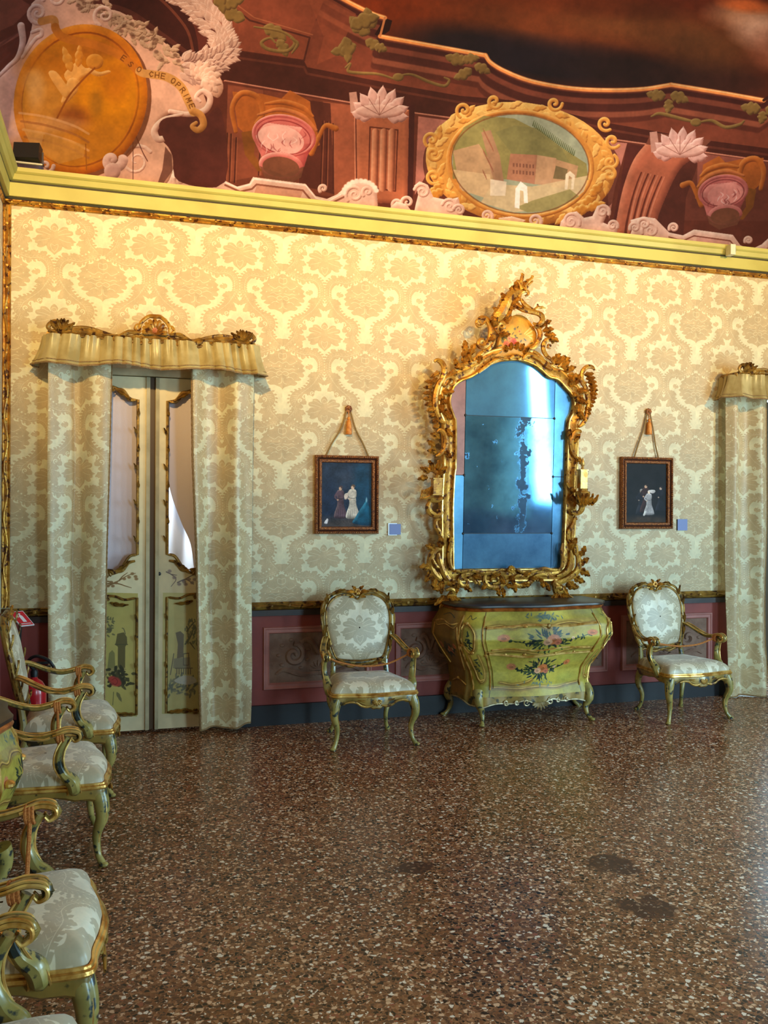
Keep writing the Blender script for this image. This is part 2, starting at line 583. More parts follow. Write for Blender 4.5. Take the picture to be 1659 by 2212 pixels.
for x, y, rx, ry, c, a in ((760, 10, 180, 70, (132, 44, 14), .8), (900, 30, 170, 60, (128, 46, 16), .7), (1150, 40, 190, 70, (120, 58, 26), .7), (1010, 95, 150, 38, (36, 24, 26), .95),
                           (1180, 135, 190, 46, (32, 22, 26), 1), (1380, 150, 180, 40, (42, 24, 22), .95), (1560, 165, 130, 40, (60, 30, 22), .8), (1420, 60, 170, 40, (134, 76, 34), .6),
                           (1520, 100, 110, 40, (96, 54, 26), .7), (1600, 30, 70, 26, (196, 130, 84), .8), (1640, 60, 60, 34, (222, 160, 118), .8), (1600, 4, 50, 14, (216, 98, 40), .9),
                           (1680, 100, 60, 40, (150, 84, 56), .8), (1300, 5, 130, 24, (96, 40, 18), .8), (1000, -40, 300, 40, (110, 42, 16), .8)):
    fr.blob(x, y, rx, ry, c, a, 1.0, .12)
# repaint what the clouds spilled over: the soffit below the edge
low = [(x, y + 2) for x, y in EDGE] + [(1760, 356), (1313, 297), (895, 245), (744, 222), (478, 178), (440, 60), (520, -80)]
fr.fill(low, (124, 57, 36))
for dy, w, c in ((64, 14, (92, 40, 27)), (52, 14, (146, 74, 48)), (38, 18, (76, 32, 24)), (24, 12, (126, 60, 40)), (13, 11, (64, 26, 21))):
    fr.line([(x - dy * .2, y + dy) for x, y in EDGE], w, c, .9, soft=4)
fr.fill([(822, 38), (838, 44), (832, 66), (812, 80), (800, 74)], (44, 18, 14))
for e in (edge1, edge2, edge3, edge4):
    fr.line(e, 9, (255, 150, 72), 1, soft=3)
    fr.line([(x, y - 2) for x, y in e], 3, (255, 196, 120), .8)
fr.line([(822, 38), (812, 78)], 5, (206, 120, 66))
fr.line(edge5, 6, (60, 28, 20))
# left-hand soffit panels
fr.fill([(380, -90), (560, -90), (690, 0), (660, 76), (648, 132), (500, 110), (470, 60)], (134, 62, 38))
fr.line([(420, -60), (470, 0), (530, 46), (660, 82), (648, 132), (500, 112)], 4, (84, 36, 24))
fr.line([(436, -60), (482, -2), (540, 40), (666, 76)], 2.5, (176, 96, 58), .7)
fr.fill([(640, -40), (760, 30), (720, 120), (676, 140), (690, 80)], (150, 70, 42), .6)
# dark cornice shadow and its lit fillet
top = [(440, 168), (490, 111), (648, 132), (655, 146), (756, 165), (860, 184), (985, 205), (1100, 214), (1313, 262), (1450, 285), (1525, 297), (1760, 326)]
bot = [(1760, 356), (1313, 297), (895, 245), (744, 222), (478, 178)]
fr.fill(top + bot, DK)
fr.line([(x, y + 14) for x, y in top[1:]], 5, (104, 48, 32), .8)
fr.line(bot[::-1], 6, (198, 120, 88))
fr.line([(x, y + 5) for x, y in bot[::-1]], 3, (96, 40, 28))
# wall zone under the cornice
zone = bot[::-1] + [(1760, 560), (300, 560), (340, 200)]
fr.fill(zone, (100, 44, 29))
for pts, c in (([(484, 184), (700, 218), (750, 226), (760, 430), (480, 400)], (118, 55, 34)), ([(690, 220), (755, 228), (764, 430), (716, 424)], (166, 84, 52)),
               ([(484, 186), (560, 196), (560, 380), (480, 396)], (140, 68, 42)), ([(640, 214), (706, 224), (716, 420), (640, 400)], (84, 36, 25)),
               ([(896, 250), (990, 262), (940, 330), (890, 420)], (190, 112, 88)), ([(1300, 300), (1348, 304), (1322, 400), (1310, 470)], (196, 118, 92)),
               ([(1348, 304), (1392, 312), (1360, 360), (1330, 460), (1318, 480)], (84, 34, 26)), ([(1480, 320), (1660, 344), (1660, 470), (1470, 470)], (110, 52, 36)),
               ([(1500, 324), (1600, 336), (1560, 380), (1500, 400)], (150, 78, 58))):
    fr.fill(pts, c, .9)
for x0, y0, x1, y1 in ((484, 290, 480, 392), (492, 292, 489, 394), (503, 300, 500, 396), (690, 262, 686, 400), (700, 264, 698, 404), (712, 268, 714, 408), (556, 300, 552, 380)):
    fr.line([(x0, y0), (x1, y1)], 3, (70, 28, 20), .8)
    fr.line([(x0 + 3, y0), (x1 + 3, y1)], 2, (170, 92, 58), .6)
fr.line([(758, 240), (762, 430)], 3, (222, 130, 88), .8)

# fluted consoles with acanthus capitals
fr.fill([(872, 222), (888, 226), (886, 440), (868, 440)], (70, 28, 22))
fr.relief([(762, 240), (876, 236), (874, 440), (766, 436)], (176, 92, 56), (206, 120, 80), (112, 50, 32), 10)
fr.line([(792, 274), (852, 280), (848, 412), (790, 404), (792, 274)], 3, (100, 42, 26))
for k in range(3):
    fr.roll([(804 + 18 * k, 284), (802 + 18 * k, 406)], 15, (196, 112, 72), (222, 148, 104), (112, 48, 28), (-1, 0))
con2 = spl([(1392, 300), (1362, 340), (1340, 400), (1326, 470), (1322, 505)], 6)
con2r = spl([(1498, 330), (1462, 360), (1432, 420), (1414, 470), (1410, 510)], 6)
fr.fill(con2r + [(1470, 520), (1476, 420), (1500, 352)], (86, 38, 27))
fr.relief(con2 + con2r[::-1], (178, 92, 60), (214, 128, 88), (110, 48, 32), 14)
for k in range(4):
    t = .26 + .15 * k
    ln = [(a[0] * (1 - t) + b[0] * t, a[1] * (1 - t) + b[1] * t + 4) for a, b in zip(con2[8:], con2r[8:])]
    fr.line(ln, [3, 6], (106, 44, 28))
    fr.line([(x + 6, y) for x, y in ln], [2, 5], (212, 128, 90), .7)
fr.fill([(1388, 306), (1400, 280), (1530, 296), (1505, 322)], (120, 62, 42))
for x, y, k in ((812, 226, 1), (1462, 306, .95)):
    fr.fill([(x - 66, y - 26), (x - 50, y - 28), (x - 44, y + 12), (x - 62, y + 18)], (190, 130, 104))
    for i, a in enumerate(np.linspace(PI * 1.08, PI * 1.98, 9)):
        ln = (46 + 16 * math.sin(PI * i / 8)) * k
        fr.relief(leaf(x + 30 * math.cos(a) * .6, y + 18 + 10 * (1 - math.sin(PI * i / 8)), a, ln, 17 * k, 2), (212, 152, 128), (246, 200, 172), (126, 66, 50), 7)
    fr.relief(ell(x, y + 14, 52, 15), (214, 156, 130), (240, 190, 160), (150, 88, 68), 8)
    for a in np.linspace(PI * 1.15, PI * 1.85, 5):
        fr.line([(x, y + 22), (x + 44 * math.cos(a), y + 16 + 34 * math.sin(a))], 1.6, (136, 76, 58), .7)


# urns
def urn(x, y, k, pink, flip=1):
    Q = lambda pts: [(x + flip * a * k, y + b * k) for a, b in pts]
    ora, orl, ord_ = (178, 90, 32), (216, 132, 62), (106, 46, 18)
    fr.fill(Q([(-112, -96), (-50, -92), (-6, -82), (12, -100), (56, -76), (58, -58), (70, -24), (78, 18), (48, 30), (-60, 16), (-100, -20)]), ora, .92)
    fr.fill(Q([(-92, -8), (-60, -14), (-64, 40), (-40, 74), (-56, 76), (-84, 40)]), (134, 74, 26), .9)
    fr.roll(Q(spl([(-104, -10), (-112, -60), (-92, -92), (-58, -84), (-46, -50), (-60, -28)], 6)), [9, 13, 13, 9], ora, orl, ord_)
    fr.roll(Q(spl([(112, -18), (90, -24), (76, 0), (60, 36)], 6)), [13, 9, 12], ora, orl, ord_)
    fr.roll(Q(spl([(-40, -70), (0, -74), (40, -62), (62, -44)], 6)), [6, 12, 12, 6], ora, orl, ord_)
    fr.roll(Q(spl([(-56, -46), (-10, -58), (40, -44), (70, -14)], 6)), [6, 10, 10, 6], (190, 100, 50), orl, ord_)
    b, h, d = pink
    fr.fill(Q(ell(0, 0, 70, 44, rot=.16)), b)
    fr.relief(Q([(-66, 6), (-48, 44), (-46, 60), (44, 66), (52, 40), (68, 14), (40, -20), (-40, -30)]), b, h, d, 20)
    fr.fill(Q(ell(-8, 8, 52, 32, rot=.16)), h, .8)
    fr.roll(Q(ell(0, -2, 66, 42, rot=.16)), 7, b, h, d, closed=True)
    fr.line(Q(ell(0, 2, 58, 36, rot=.16)), 2.5, d, .8, closed=True)
    for i in range(16):
        a, c = rnd.uniform(-44, 44), rnd.uniform(-14, 38)
        fr.line(Q(spl([(a, c), (a + rnd.uniform(-8, 8), c + 8), (a + rnd.uniform(-10, 10), c + 16)], 4)), [1, 3, 1], d if i % 2 else (255, 205, 180), .55)
    fr.relief(Q(ell(-6, 62, 48, 28, rot=.12)), b, h, d, 9)
    fr.fill(Q(ell(-6, 66, 40, 22, rot=.12)), (128, 70, 44))
    fr.fill(Q([(-52, 64), (-40, 90), (10, 104), (38, 88), (44, 64), (0, 84)]), (118, 66, 42), .8)


urn(606, 296, 1.0, ((206, 100, 84), (244, 178, 150), (146, 46, 42)))
urn(1556, 408, .78, ((192, 98, 84), (226, 140, 118), (130, 52, 46)), -1)

# the oval view in its gilt frame
fr.fill(ell(1122, 362, 216, 140, rot=.10), (92, 40, 26), .8)
fr.relief(ell(1118, 350, 206, 132, rot=.10), G1, G2, G3, 30)
for i in range(46):
    a = 2 * PI * i / 46
    r = .1
    x = 1118 + 186 * math.cos(a) * math.cos(r) - 118 * math.sin(a) * math.sin(r)
    y = 350 + 186 * math.cos(a) * math.sin(r) + 118 * math.sin(a) * math.cos(r)
    fr.relief(leaf(x, y, a + PI / 2 + .5 * (-1) ** i, 34, 10, 2, .6), G1 if i % 3 else (232, 170, 84), G2, G3, 5)
for x, y in ((994, 236), (1060, 216), (1190, 220), (1300, 262), (1316, 300), (925, 300), (930, 330), (1312, 345), (1310, 372), (930, 380)):
    fr.roll(spiral(x, y, 17, 1.2, rnd.uniform(0, 6)), [7, 9, 7], G1, G2, G3)
fr.roll(ell(1117, 351, 156, 113, rot=.1), 9, (214, 132, 52), (255, 200, 110), (136, 66, 22), closed=True)
sc_in = ell(1117, 351, 149, 107, rot=.1)
fr.fill(sc_in, (164, 160, 122))
ov = lambda pts: [(820 + a / 1.977, b / 1.977) for a, b in pts]
for pts, c in (([(300, 620), (345, 540), (430, 490), (560, 500), (640, 540), (760, 620), (870, 690), (880, 760), (300, 760)], (146, 126, 64)),
               ([(480, 560), (560, 530), (660, 540), (760, 620), (800, 690), (560, 660)], (136, 122, 68)),
               ([(300, 640), (410, 610), (470, 700), (470, 850), (330, 800)], (196, 146, 100)), ([(300, 720), (460, 740), (470, 850), (340, 810)], (214, 172, 118)),
               ([(420, 560), (460, 550), (500, 660), (520, 780), (480, 790)], (172, 120, 84)),
               ([(545, 650), (660, 655), (650, 780), (530, 760)], (184, 116, 82)), ([(660, 655), (742, 668), (725, 785), (650, 780)], (206, 150, 104)),
               ([(730, 670), (835, 700), (825, 760), (800, 760), (795, 800), (720, 790)], (196, 142, 96)), ([(740, 700), (790, 715), (785, 760), (728, 755)], (118, 96, 58)),
               ([(470, 780), (640, 790), (880, 740), (860, 810), (760, 880), (560, 900), (420, 860)], (214, 178, 124)),
               ([(570, 880), (640, 850), (800, 800), (840, 830), (740, 890), (620, 900)], (156, 138, 78)), ([(460, 760), (530, 770), (525, 830), (460, 830)], (240, 210, 168))):
    fr.fill(ov(pts), c, .9)
for i in range(26):
    fr.line(ov([(640 + 7 * i, 530 + 5 * i), (646 + 7 * i, 508 + 5 * i)]), [3, 1], (84, 88, 44), .8)
    fr.line(ov([(432 + 4 * i % 44, 560 + 8 * i), (428 + 4 * i % 44, 545 + 8 * i)]), 2, (146, 84, 56), .6)
for i in range(7):
    for j in range(2):
        fr.fill(ov([(556 + 14 * i, 690 + 30 * j + i), (563 + 14 * i, 690 + 30 * j + i), (563 + 14 * i, 706 + 30 * j + i), (556 + 14 * i, 706 + 30 * j + i)]), (120, 70, 50), .7)
fr.fill(ov([(565, 880), (568, 800), (590, 768), (618, 790), (622, 860), (605, 860), (602, 810), (588, 806), (586, 885)]), (246, 226, 196))
fr.fill(ov([(778, 800), (782, 736), (800, 722), (822, 740), (816, 800), (806, 800), (808, 750), (796, 742), (790, 800)]), (236, 206, 160))
fr.line(sc_in, 3, (120, 62, 30), .6, closed=True)
for x, y, a in ((1250, 440, -.6), (1270, 420, -.9), (1232, 452, -.2), (1262, 446, -.3), (945, 395, 2.2), (952, 408, 2.6)):
    fr.relief(leaf(x, y, a, 44, 14, 3), (206, 124, 40), G2, G3, 6)

# white stucco volutes standing on the cornice
cy_ = lambda x: 385 + .0895 * x            # far below this the cornice hides the wall


def volute(pts, w=None):
    fr.relief(pts, W1, W2, W3, 9)


volute([(340, 430), (356, 392), (374, 366), (398, 352), (422, 350), (446, 362), (466, 386), (506, 405), (532, 398), (540, 384), (654, 398), (676, 424), (700, 430), (722, 420), (748, 396),
        (770, 390), (796, 396), (808, 414), (812, 470), (340, 470)])
fr.fill([(548, 402), (648, 414), (640, 436), (540, 430)], (206, 140, 104))
fr.line([(480, 402), (512, 416), (538, 410), (548, 400), (648, 412), (668, 436), (700, 444), (740, 424)], 4, (150, 84, 58))
fr.line([(470, 392), (508, 408), (534, 400), (542, 388), (654, 401), (676, 428), (702, 436), (730, 420)], 2.5, (255, 222, 190))
for x, y, r, t in ((402, 376, 26, 1.5), (428, 392, 17, 1.4), (760, 420, 20, 1.6), (692, 408, 9, 1.2), (788, 414, 12, 1.2), (382, 392, 14, 1.2), (852, 440, 11, 1.3), (874, 436, 14, 1.3)):
    fr.roll(spiral(x, y, r, t, 2.4), [8, 7, 4], W1, W2, W3)
for i in range(12):
    a = PI * (1.02 + .9 * i / 11)
    fr.blob(408 + 40 * math.cos(a), 384 + 34 * math.sin(a), 6, 5, W2, 1, .5)
    fr.blob(772 + 36 * math.cos(a), 418 + 28 * math.sin(a), 5.5, 5, W2, 1, .5)
volute([(836, 470), (838, 446), (850, 434), (872, 440), (884, 456), (884, 480)])
volute([(884, 480), (892, 440), (898, 416), (888, 400), (900, 390), (918, 398), (930, 424), (960, 430), (984, 424), (990, 450), (1000, 484)])
for x, y, r in ((906, 412, 17), (966, 444, 17), (986, 452, 12)):
    fr.roll(spiral(x, y, r, 1.5, 3.4), [8, 6, 4], W1, W2, W3)
volute([(1200, 500), (1206, 474), (1222, 456), (1240, 452), (1256, 466), (1274, 462), (1284, 440), (1302, 436), (1308, 452), (1298, 476), (1312, 482), (1328, 474), (1328, 504)])
for x, y, r in ((1228, 474, 20), (1296, 452, 15), (1318, 482, 11), (1150, 474, 14), (1046, 464, 12)):
    fr.roll(spiral(x, y, r, 1.5, .4, -1), [8, 6, 4], W1, W2, W3)
fr.relief([(1070, 468), (1100, 464), (1130, 472), (1126, 482), (1080, 480)], (230, 176, 128), W2, (150, 66, 40), 5)
volute([(1352, 512), (1360, 490), (1356, 470), (1384, 462), (1410, 466), (1424, 480), (1440, 496), (1470, 502), (1494, 489), (1578, 500), (1594, 522), (1616, 532), (1640, 520), (1662, 500), (1700, 496), (1760, 520), (1760, 560), (1352, 560)])
fr.fill([(1500, 506), (1572, 514), (1566, 530), (1498, 524)], (214, 150, 122))
fr.line([(1440, 506), (1470, 514), (1494, 503), (1572, 513), (1590, 534), (1616, 542)], 3, (140, 76, 54))
fr.text_at = (1530, 521)
for k in range(6):
    fr.line([(1524 + 5 * k, 518 + .7 * k), (1527 + 5 * k, 523 + .7 * k)], 1.6, (120, 74, 48))
for x, y, r in ((1400, 492, 19), (1386, 478, 13), (1366, 486, 11), (1450, 486, 10), (1612, 512, 8), (1668, 520, 16)):
    fr.roll(spiral(x, y, r, 1.5, 2.8), [8, 6, 4], W1, W2, W3)

# corner cartouche: white strapwork, amber medallion, ribbon, garlands
fr.fill([(FX0, FY0), (380, FY0), (470, 60), (470, 170), (440, 190), (360, 250), (350, 480), (FX0, 480)], (96, 40, 28))
fr.fill([(-70, 100), (20, 60), (60, 20), (-70, -60)], (134, 66, 46), .8)
fr.line([(-70, 140), (30, 80)], 8, (150, 80, 60), .8)
for k in range(4):
    fr.line([(-60, 200 - 18 * k), (40, 120 - 18 * k)], 5, (96, 44, 34), .7)
fr.relief(spl([(60, 60), (58, 14), (110, -10), (190, -14), (210, 20), (250, 30), (300, 60), (350, 96), (400, 130), (450, 150), (474, 186), (462, 214), (430, 196), (440, 240), (400, 252), (362, 248), (334, 272), (338, 300),
               (362, 330), (366, 372), (340, 410), (250, 420), (200, 420), (100, 420), (-20, 420), (-40, 300), (-30, 200), (10, 150), (44, 110)], 4, True), (222, 158, 120), (248, 196, 156), (150, 92, 64), 10)
fr.fill(spl([(200, -60), (300, -60), (400, 40), (420, 130), (392, 132), (340, 90), (280, 40), (210, 10)], 4, True), (66, 27, 21))
fr.line(spl([(196, 10), (270, 30), (340, 78), (396, 118)], 6), 10, (92, 42, 30))
fr.line(spl([(230, -40), (320, -10), (390, 60), (410, 120)], 6), 6, (110, 52, 34))
# oak garland over the medallion
path = spl([(150, 6), (200, 20), (240, 46), (290, 70), (330, 100), (372, 140)], 12)
for i in range(90):
    x, y = path[rnd.randrange(len(path))]
    x, y = x + rnd.uniform(-22, 22), y + rnd.uniform(-16, 16)
    fr.relief(leaf(x, y, rnd.uniform(0, 6.3), rnd.uniform(16, 30), 7, 2), (196, 146, 106), (226, 178, 136), (112, 66, 42), 4)
for i in range(26):
    x, y = path[rnd.randrange(len(path))]
    fr.blob(x + rnd.uniform(-18, 18), y + rnd.uniform(-14, 14), 5, 4, (100, 56, 36), .6, .6)
# laurel wreath
wr = spl([(330, -60), (372, -20), (410, 10), (446, 44), (470, 84), (476, 116), (446, 138), (410, 148), (380, 146)], 10)
for i in range(0, len(wr) - 1):
    x, y = wr[i]
    dx, dy = wr[i + 1][0] - x, wr[i + 1][1] - y
    a = math.atan2(dy, dx) + PI
    for s in (-.75, 0, .75):
        fr.relief(leaf(x + rnd.uniform(-6, 6) - 12 * math.sin(a) * s, y + rnd.uniform(-6, 6) + 12 * math.cos(a) * s, a + s + rnd.uniform(-.3, .3), 32, 9, 1), (206, 152, 120), (240, 194, 160), (112, 62, 48), 4)
# acanthus head and big volutes on the right of the cartouche
for a in np.linspace(-2.4, .9, 8):
    fr.relief(leaf(428, 176, a, 46, 15, 3, .5), (220, 164, 128), (246, 200, 162), (130, 78, 56), 6)
fr.roll(spl([(360, 244), (400, 250), (436, 240), (446, 214), (430, 200), (416, 212), (424, 222)], 8), [10, 14, 12, 7], W1, W2, W3)
fr.roll(spl([(386, 250), (346, 262), (326, 286), (334, 304), (352, 300), (350, 288)], 8), [6, 14, 15, 8], W1, W2, W3)
fr.fill(spl([(336, 276), (352, 258), (400, 256), (430, 262), (470, 240), (480, 395), (380, 395), (366, 340), (350, 310)], 4, True), (92, 40, 30))
fr.fill([(350, 320), (364, 338), (366, 372), (346, 400), (330, 412), (344, 370)], (126, 74, 54))
fr.roll(spiral(288, 352, 36, 1.6, -.6, -1), [9, 6, 3], W1, W2, W3)
fr.line([(280, 290), (281, 396)], 1.5, (96, 50, 36))
fr.line(spl([(284, 292), (300, 330), (312, 352)], 5), 2, (110, 58, 42))
fr.roll(spiral(72, 34, 24, 1.5, 1.0), [10, 8, 5], W1, W2, W3)
fr.roll(spiral(110, 2, 26, 1.3, 3.0), [10, 8, 5], W1, W2, W3)
fr.roll(spiral(216, 38, 24, 1.4, 2.0), [9, 7, 5], W1, W2, W3)
fr.roll(spl([(36, 62), (40, 96), (30, 130), (10, 150), (-10, 170)], 6), [16, 12, 8], W1, W2, W3)
fr.roll(spl([(60, 76), (78, 70), (80, 82), (66, 92), (40, 130)], 6), [8, 10, 8], W1, W2, W3)
# medallion
MED = dict(cx=166, cy=220, rx=143, ry=164, rot=.26)
fr.fill(ell(172, 226, 146, 166, rot=.26), (104, 48, 20), .8)
fr.relief(ell(**{**MED}), (204, 108, 20), (226, 136, 40), (150, 66, 14), 16)
fr.line(ell(166, 220, 124, 146, rot=.26), 4, (146, 66, 14), .9, closed=True)
fr.fill(ell(163, 222, 121, 143, rot=.26), (196, 112, 16))
for x, y, rx, ry, c, a in ((230, 210, 60, 60, (218, 126, 10), .9), (110, 150, 70, 40, (184, 98, 16), .8), (90, 230, 50, 60, (196, 124, 44), .8), (150, 262, 36, 26, (140, 66, 24), .8), (200, 230, 14, 28, (160, 96, 20), .8),
                           (100, 276, 70, 16, (212, 142, 76), .7), (100, 318, 60, 24, (206, 134, 60), .7), (150, 330, 60, 30, (184, 108, 30), .7), (210, 300, 50, 30, (200, 116, 24), .6), (200, 110, 60, 20, (160, 80, 20), .6),
                           (70, 200, 18, 40, (214, 150, 80), .6), (60, 180, 20, 22, (214, 146, 70), .5), (240, 180, 30, 40, (190, 100, 14), .7)):
    fr.blob(x, y, rx, ry, c, a, .9)
# winged child leaning on a bow
F1, F2, F3 = (218, 146, 66), (236, 172, 92), (168, 92, 26)
for pts in ([(148, 146), (160, 138), (176, 152), (190, 150), (188, 164), (166, 176), (164, 190), (150, 198), (140, 186), (130, 166)], [(140, 176), (158, 176), (160, 200), (150, 214), (136, 228), (124, 226), (130, 206)],
            [(96, 164), (112, 160), (136, 190), (144, 206), (134, 218), (118, 200)], [(186, 152), (206, 160), (226, 156), (230, 162), (206, 170), (188, 164)]):
    fr.relief(spl(pts, 4, True), F1, F2, F3, 7)
fr.relief(ell(196, 138, 19, 17), (206, 124, 36), (226, 150, 60), (150, 74, 20), 8)
fr.relief(leaf(146, 160, -1.9, 60, 13, 3), (204, 126, 40), F2, F3, 6)
fr.relief(leaf(160, 150, -1.5, 52, 11, 3), (204, 120, 34), F2, F3, 6)
fr.line(spl([(116, 260), (140, 214), (168, 180), (196, 152)], 6), 4, (146, 72, 20))
for k, y in enumerate((250, 268, 286, 302)):
    fr.line(spl([(34 + 4 * k, y), (90, y + 8), (150, y + 26), (184, y + 44)], 6), 5, (162, 92, 40) if k % 2 else (220, 152, 90), .7)
fr.fill([(42, 282), (88, 292), (80, 328), (60, 322)], (212, 146, 72), .7)
fr.fill([(90, 294), (176, 318), (174, 344), (120, 360), (84, 334)], (196, 128, 50), .7)
fr.line([(178, 316), (180, 372)], 2, (150, 80, 20))
# lettered ribbon
rib = spl([(80, 52), (106, 48), (112, 70), (132, 88), (190, 100), (250, 124), (292, 158), (316, 164), (352, 170), (382, 190), (398, 220), (410, 246)], 8)
fr.line(rib[:14], 17, (196, 122, 56))
fr.line(rib[14:48], 18, (188, 100, 26), .9)
fr.line(rib[48:], [17, 19, 17], (204, 136, 66))
fr.roll(spl([(408, 242), (426, 252), (432, 272), (420, 284), (408, 276), (416, 268)], 6), [16, 15, 8], (204, 128, 58), (232, 164, 92), (130, 70, 24))
LET = {'C': [[(1, .2), (.5, 0), (0, .5), (.5, 1), (1, .8)]], 'H': [[(0, 0), (0, 1)], [(1, 0), (1, 1)], [(0, .5), (1, .5)]], 'E': [[(1, 0), (0, 0), (0, 1), (1, 1)], [(0, .5), (.8, .5)]],
       'O': [ell(.5, .5, .5, .5, 12) + [(1, .5)]], 'P': [[(0, 1), (0, 0), (.8, .05), (.9, .35), (.6, .52), (0, .5)]], 'R': [[(0, 1), (0, 0), (.8, .05), (.9, .3), (.6, .5), (0, .5)], [(.4, .5), (1, 1)]],
       'I': [[(.5, 0), (.5, 1)]], 'M': [[(0, 1), (.1, 0), (.5, .7), (.9, 0), (1, 1)]], 'S': [[(1, .15), (.5, 0), (.1, .25), (.9, .72), (.5, 1), (0, .85)]]}


def letter(ch, x, y, ang, h, c):
    ca, sa = math.cos(ang), math.sin(ang)
    for st in LET[ch]:
        pts = [(x + (a - .5) * h * .72 * ca - (b - .5) * h * sa, y + (a - .5) * h * .72 * sa + (b - .5) * h * ca) for a, b in st]
        fr.line(pts, 2.0, c, .85)


for ch, x, y, a in (('E', 258, 130, .62), ('S', 274, 143, .62), ('O', 292, 154, .5), ('C', 318, 164, .1), ('H', 331, 166, .1), ('E', 344, 168, .2), ('O', 366, 178, .5), ('P', 377, 187, .7), ('R', 387, 198, .9), ('I', 394, 209, 1.1), ('M', 400, 219, 1.2), ('E', 407, 232, 1.2)):
    letter(ch, x, y, a, 11, (104, 52, 16))
fr.roll(spiral(236, 350, 22, .9, 0), [24, 16], (216, 160, 132), (244, 196, 164), (150, 96, 74))
fr.relief(ell(236, 374, 18, 18), (204, 146, 120), (236, 186, 156), (130, 80, 62), 9)
fr.roll(spiral(38, 330, 16, 1.2, 0), [9, 6], (206, 158, 132), (236, 190, 160), (130, 84, 66))
fr.roll(spiral(92, 364, 17, 1.2, 0), [9, 6], (206, 158, 132), (236, 190, 160), (130, 84, 66))

# bronze leaf ornaments on the soffits
for x, y, a, ln, wd in ((790, 72, 3.6, 60, 22), (800, 60, -2.2, 50, 20), (760, 96, 2.6, 60, 20), (780, 88, .3, 44, 16), (748, 60, -.6, 70, 22), (735, 80, 1.2, 60, 18), (800, 100, .1, 30, 14),
                        (1000, 128, 3.1, 50, 18), (1016, 140, .2, 40, 15), (1010, 146, 2.4, 46, 16), (990, 130, -.4, 40, 15), (1430, 200, 3.0, 44, 17), (1440, 200, .1, 44, 17), (1436, 208, 1.4, 34, 14), (1636, 226, 3.0, 46, 18),
                        (1646, 226, .3, 46, 18), (1640, 232, 1.5, 30, 14), (520, 44, 3.4, 66, 20), (560, 60, .3, 60, 20), (590, 88, .8, 44, 16), (470, 20, -.6, 54, 18), (450, -20, .9, 60, 18)):
    fr.relief(leaf(x, y, a, ln, wd, 3, .5), OL, OL2, OL3, 6)
for pts, w in (([(738, 146), (748, 138), (744, 154), (770, 158), (810, 160), (850, 172)], 7), ([(850, 164), (880, 160), (920, 176), (952, 184), (962, 172), (952, 166)], 7), ([(1400, 246), (1420, 240), (1470, 252), (1500, 258)], 8),
               ([(1500, 258), (1530, 254), (1560, 268), (1590, 262), (1600, 254)], 8), ([(540, 60), (600, 70), (628, 92), (610, 112), (570, 108), (556, 94), (574, 84), (586, 94)], 8), ([(620, 84), (634, 96), (622, 116)], 7)):
    fr.roll(spl(pts, 6), [4, w, w, 4], OL, OL2, OL3)
for x, y in ((852, 166), (1496, 258)):
    fr.relief(ell(x, y, 12, 9), OL, OL2, OL3, 5)
fr.noise(.30, (14, 50, 150, 420), 11)

# pigments: the colours above are those seen under the warm floodlights, so take that light out again
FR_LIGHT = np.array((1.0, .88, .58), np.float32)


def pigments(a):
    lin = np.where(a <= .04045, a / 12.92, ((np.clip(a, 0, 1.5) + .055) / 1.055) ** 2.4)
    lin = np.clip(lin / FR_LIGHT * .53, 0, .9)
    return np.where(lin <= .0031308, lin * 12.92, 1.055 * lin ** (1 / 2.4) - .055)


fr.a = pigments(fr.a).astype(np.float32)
FRESCO = fr.image('vault_fresco')
# ------------------------------------------------------------------ materials of the room and its furniture
M_DAMASK = imat('damask_wall_silk', DAMASK, .52, sheen=.25, weave=.03)
M_CURTAIN = imat('damask_curtain_silk', DAMASK, .42, sheen=.3, weave=.04, sat=1.05, val=.97)
M_SEAT = imat('damask_seat_silk', DAMASK_SEAT, .36, sheen=.3, weave=.03)
M_FRESCO = imat('painted_vault', FRESCO, .85, 'EXTEND', spec=.15)
M_VAULT = mat('plain_vault', (112, 58, 44), .9, c2=(90, 42, 34), nscale=2)
M_GILT = mat('gilded_wood', (214, 158, 62), .34, .5, c2=(164, 106, 38), nscale=14, c3=(98, 54, 24), n3=30, bump=.25, bscale=70)
M_GILT_L = mat('bright_gilding', (240, 200, 116), .28, .55, c2=(188, 132, 52), nscale=18, bump=.1, bscale=80)
M_GILT_D = mat('aged_gilding', (172, 130, 54), .42, .4, c2=(124, 88, 36), nscale=16, c3=(78, 46, 22), n3=26, bump=.35, bscale=60)
M_CORNICE = mat('olive_yellow_paint', (196, 184, 96), .5, c2=(184, 170, 84), nscale=3)
M_GROOVE = mat('dark_shadow_line_paint', (62, 54, 30), .7)
M_DADO = mat('maroon_dado_paint', (150, 66, 56), .6, c2=(134, 58, 52), nscale=4, bump=.05)
M_DADO2 = mat('mauve_panel_paint', (184, 118, 108), .55, c2=(164, 104, 96), nscale=6)
M_STUCCO = mat('grey_brown_stucco', (140, 108, 90), .8, c2=(118, 86, 70), nscale=9, bump=.4, bscale=50)
M_NAVY = mat('navy_baseboard_paint', (20, 19, 25), .5, c2=(14, 14, 19), nscale=5)
M_DARKW = mat('dark_stained_wood', (52, 36, 30), .45, c2=(36, 24, 20), nscale=10)
M_PLAIN = mat('plain_plaster', (176, 172, 168), .85)
M_BLACK = mat('black_metal', (24, 24, 26), .45)
M_WHITEP = mat('white_plastic', (236, 234, 226), .4)


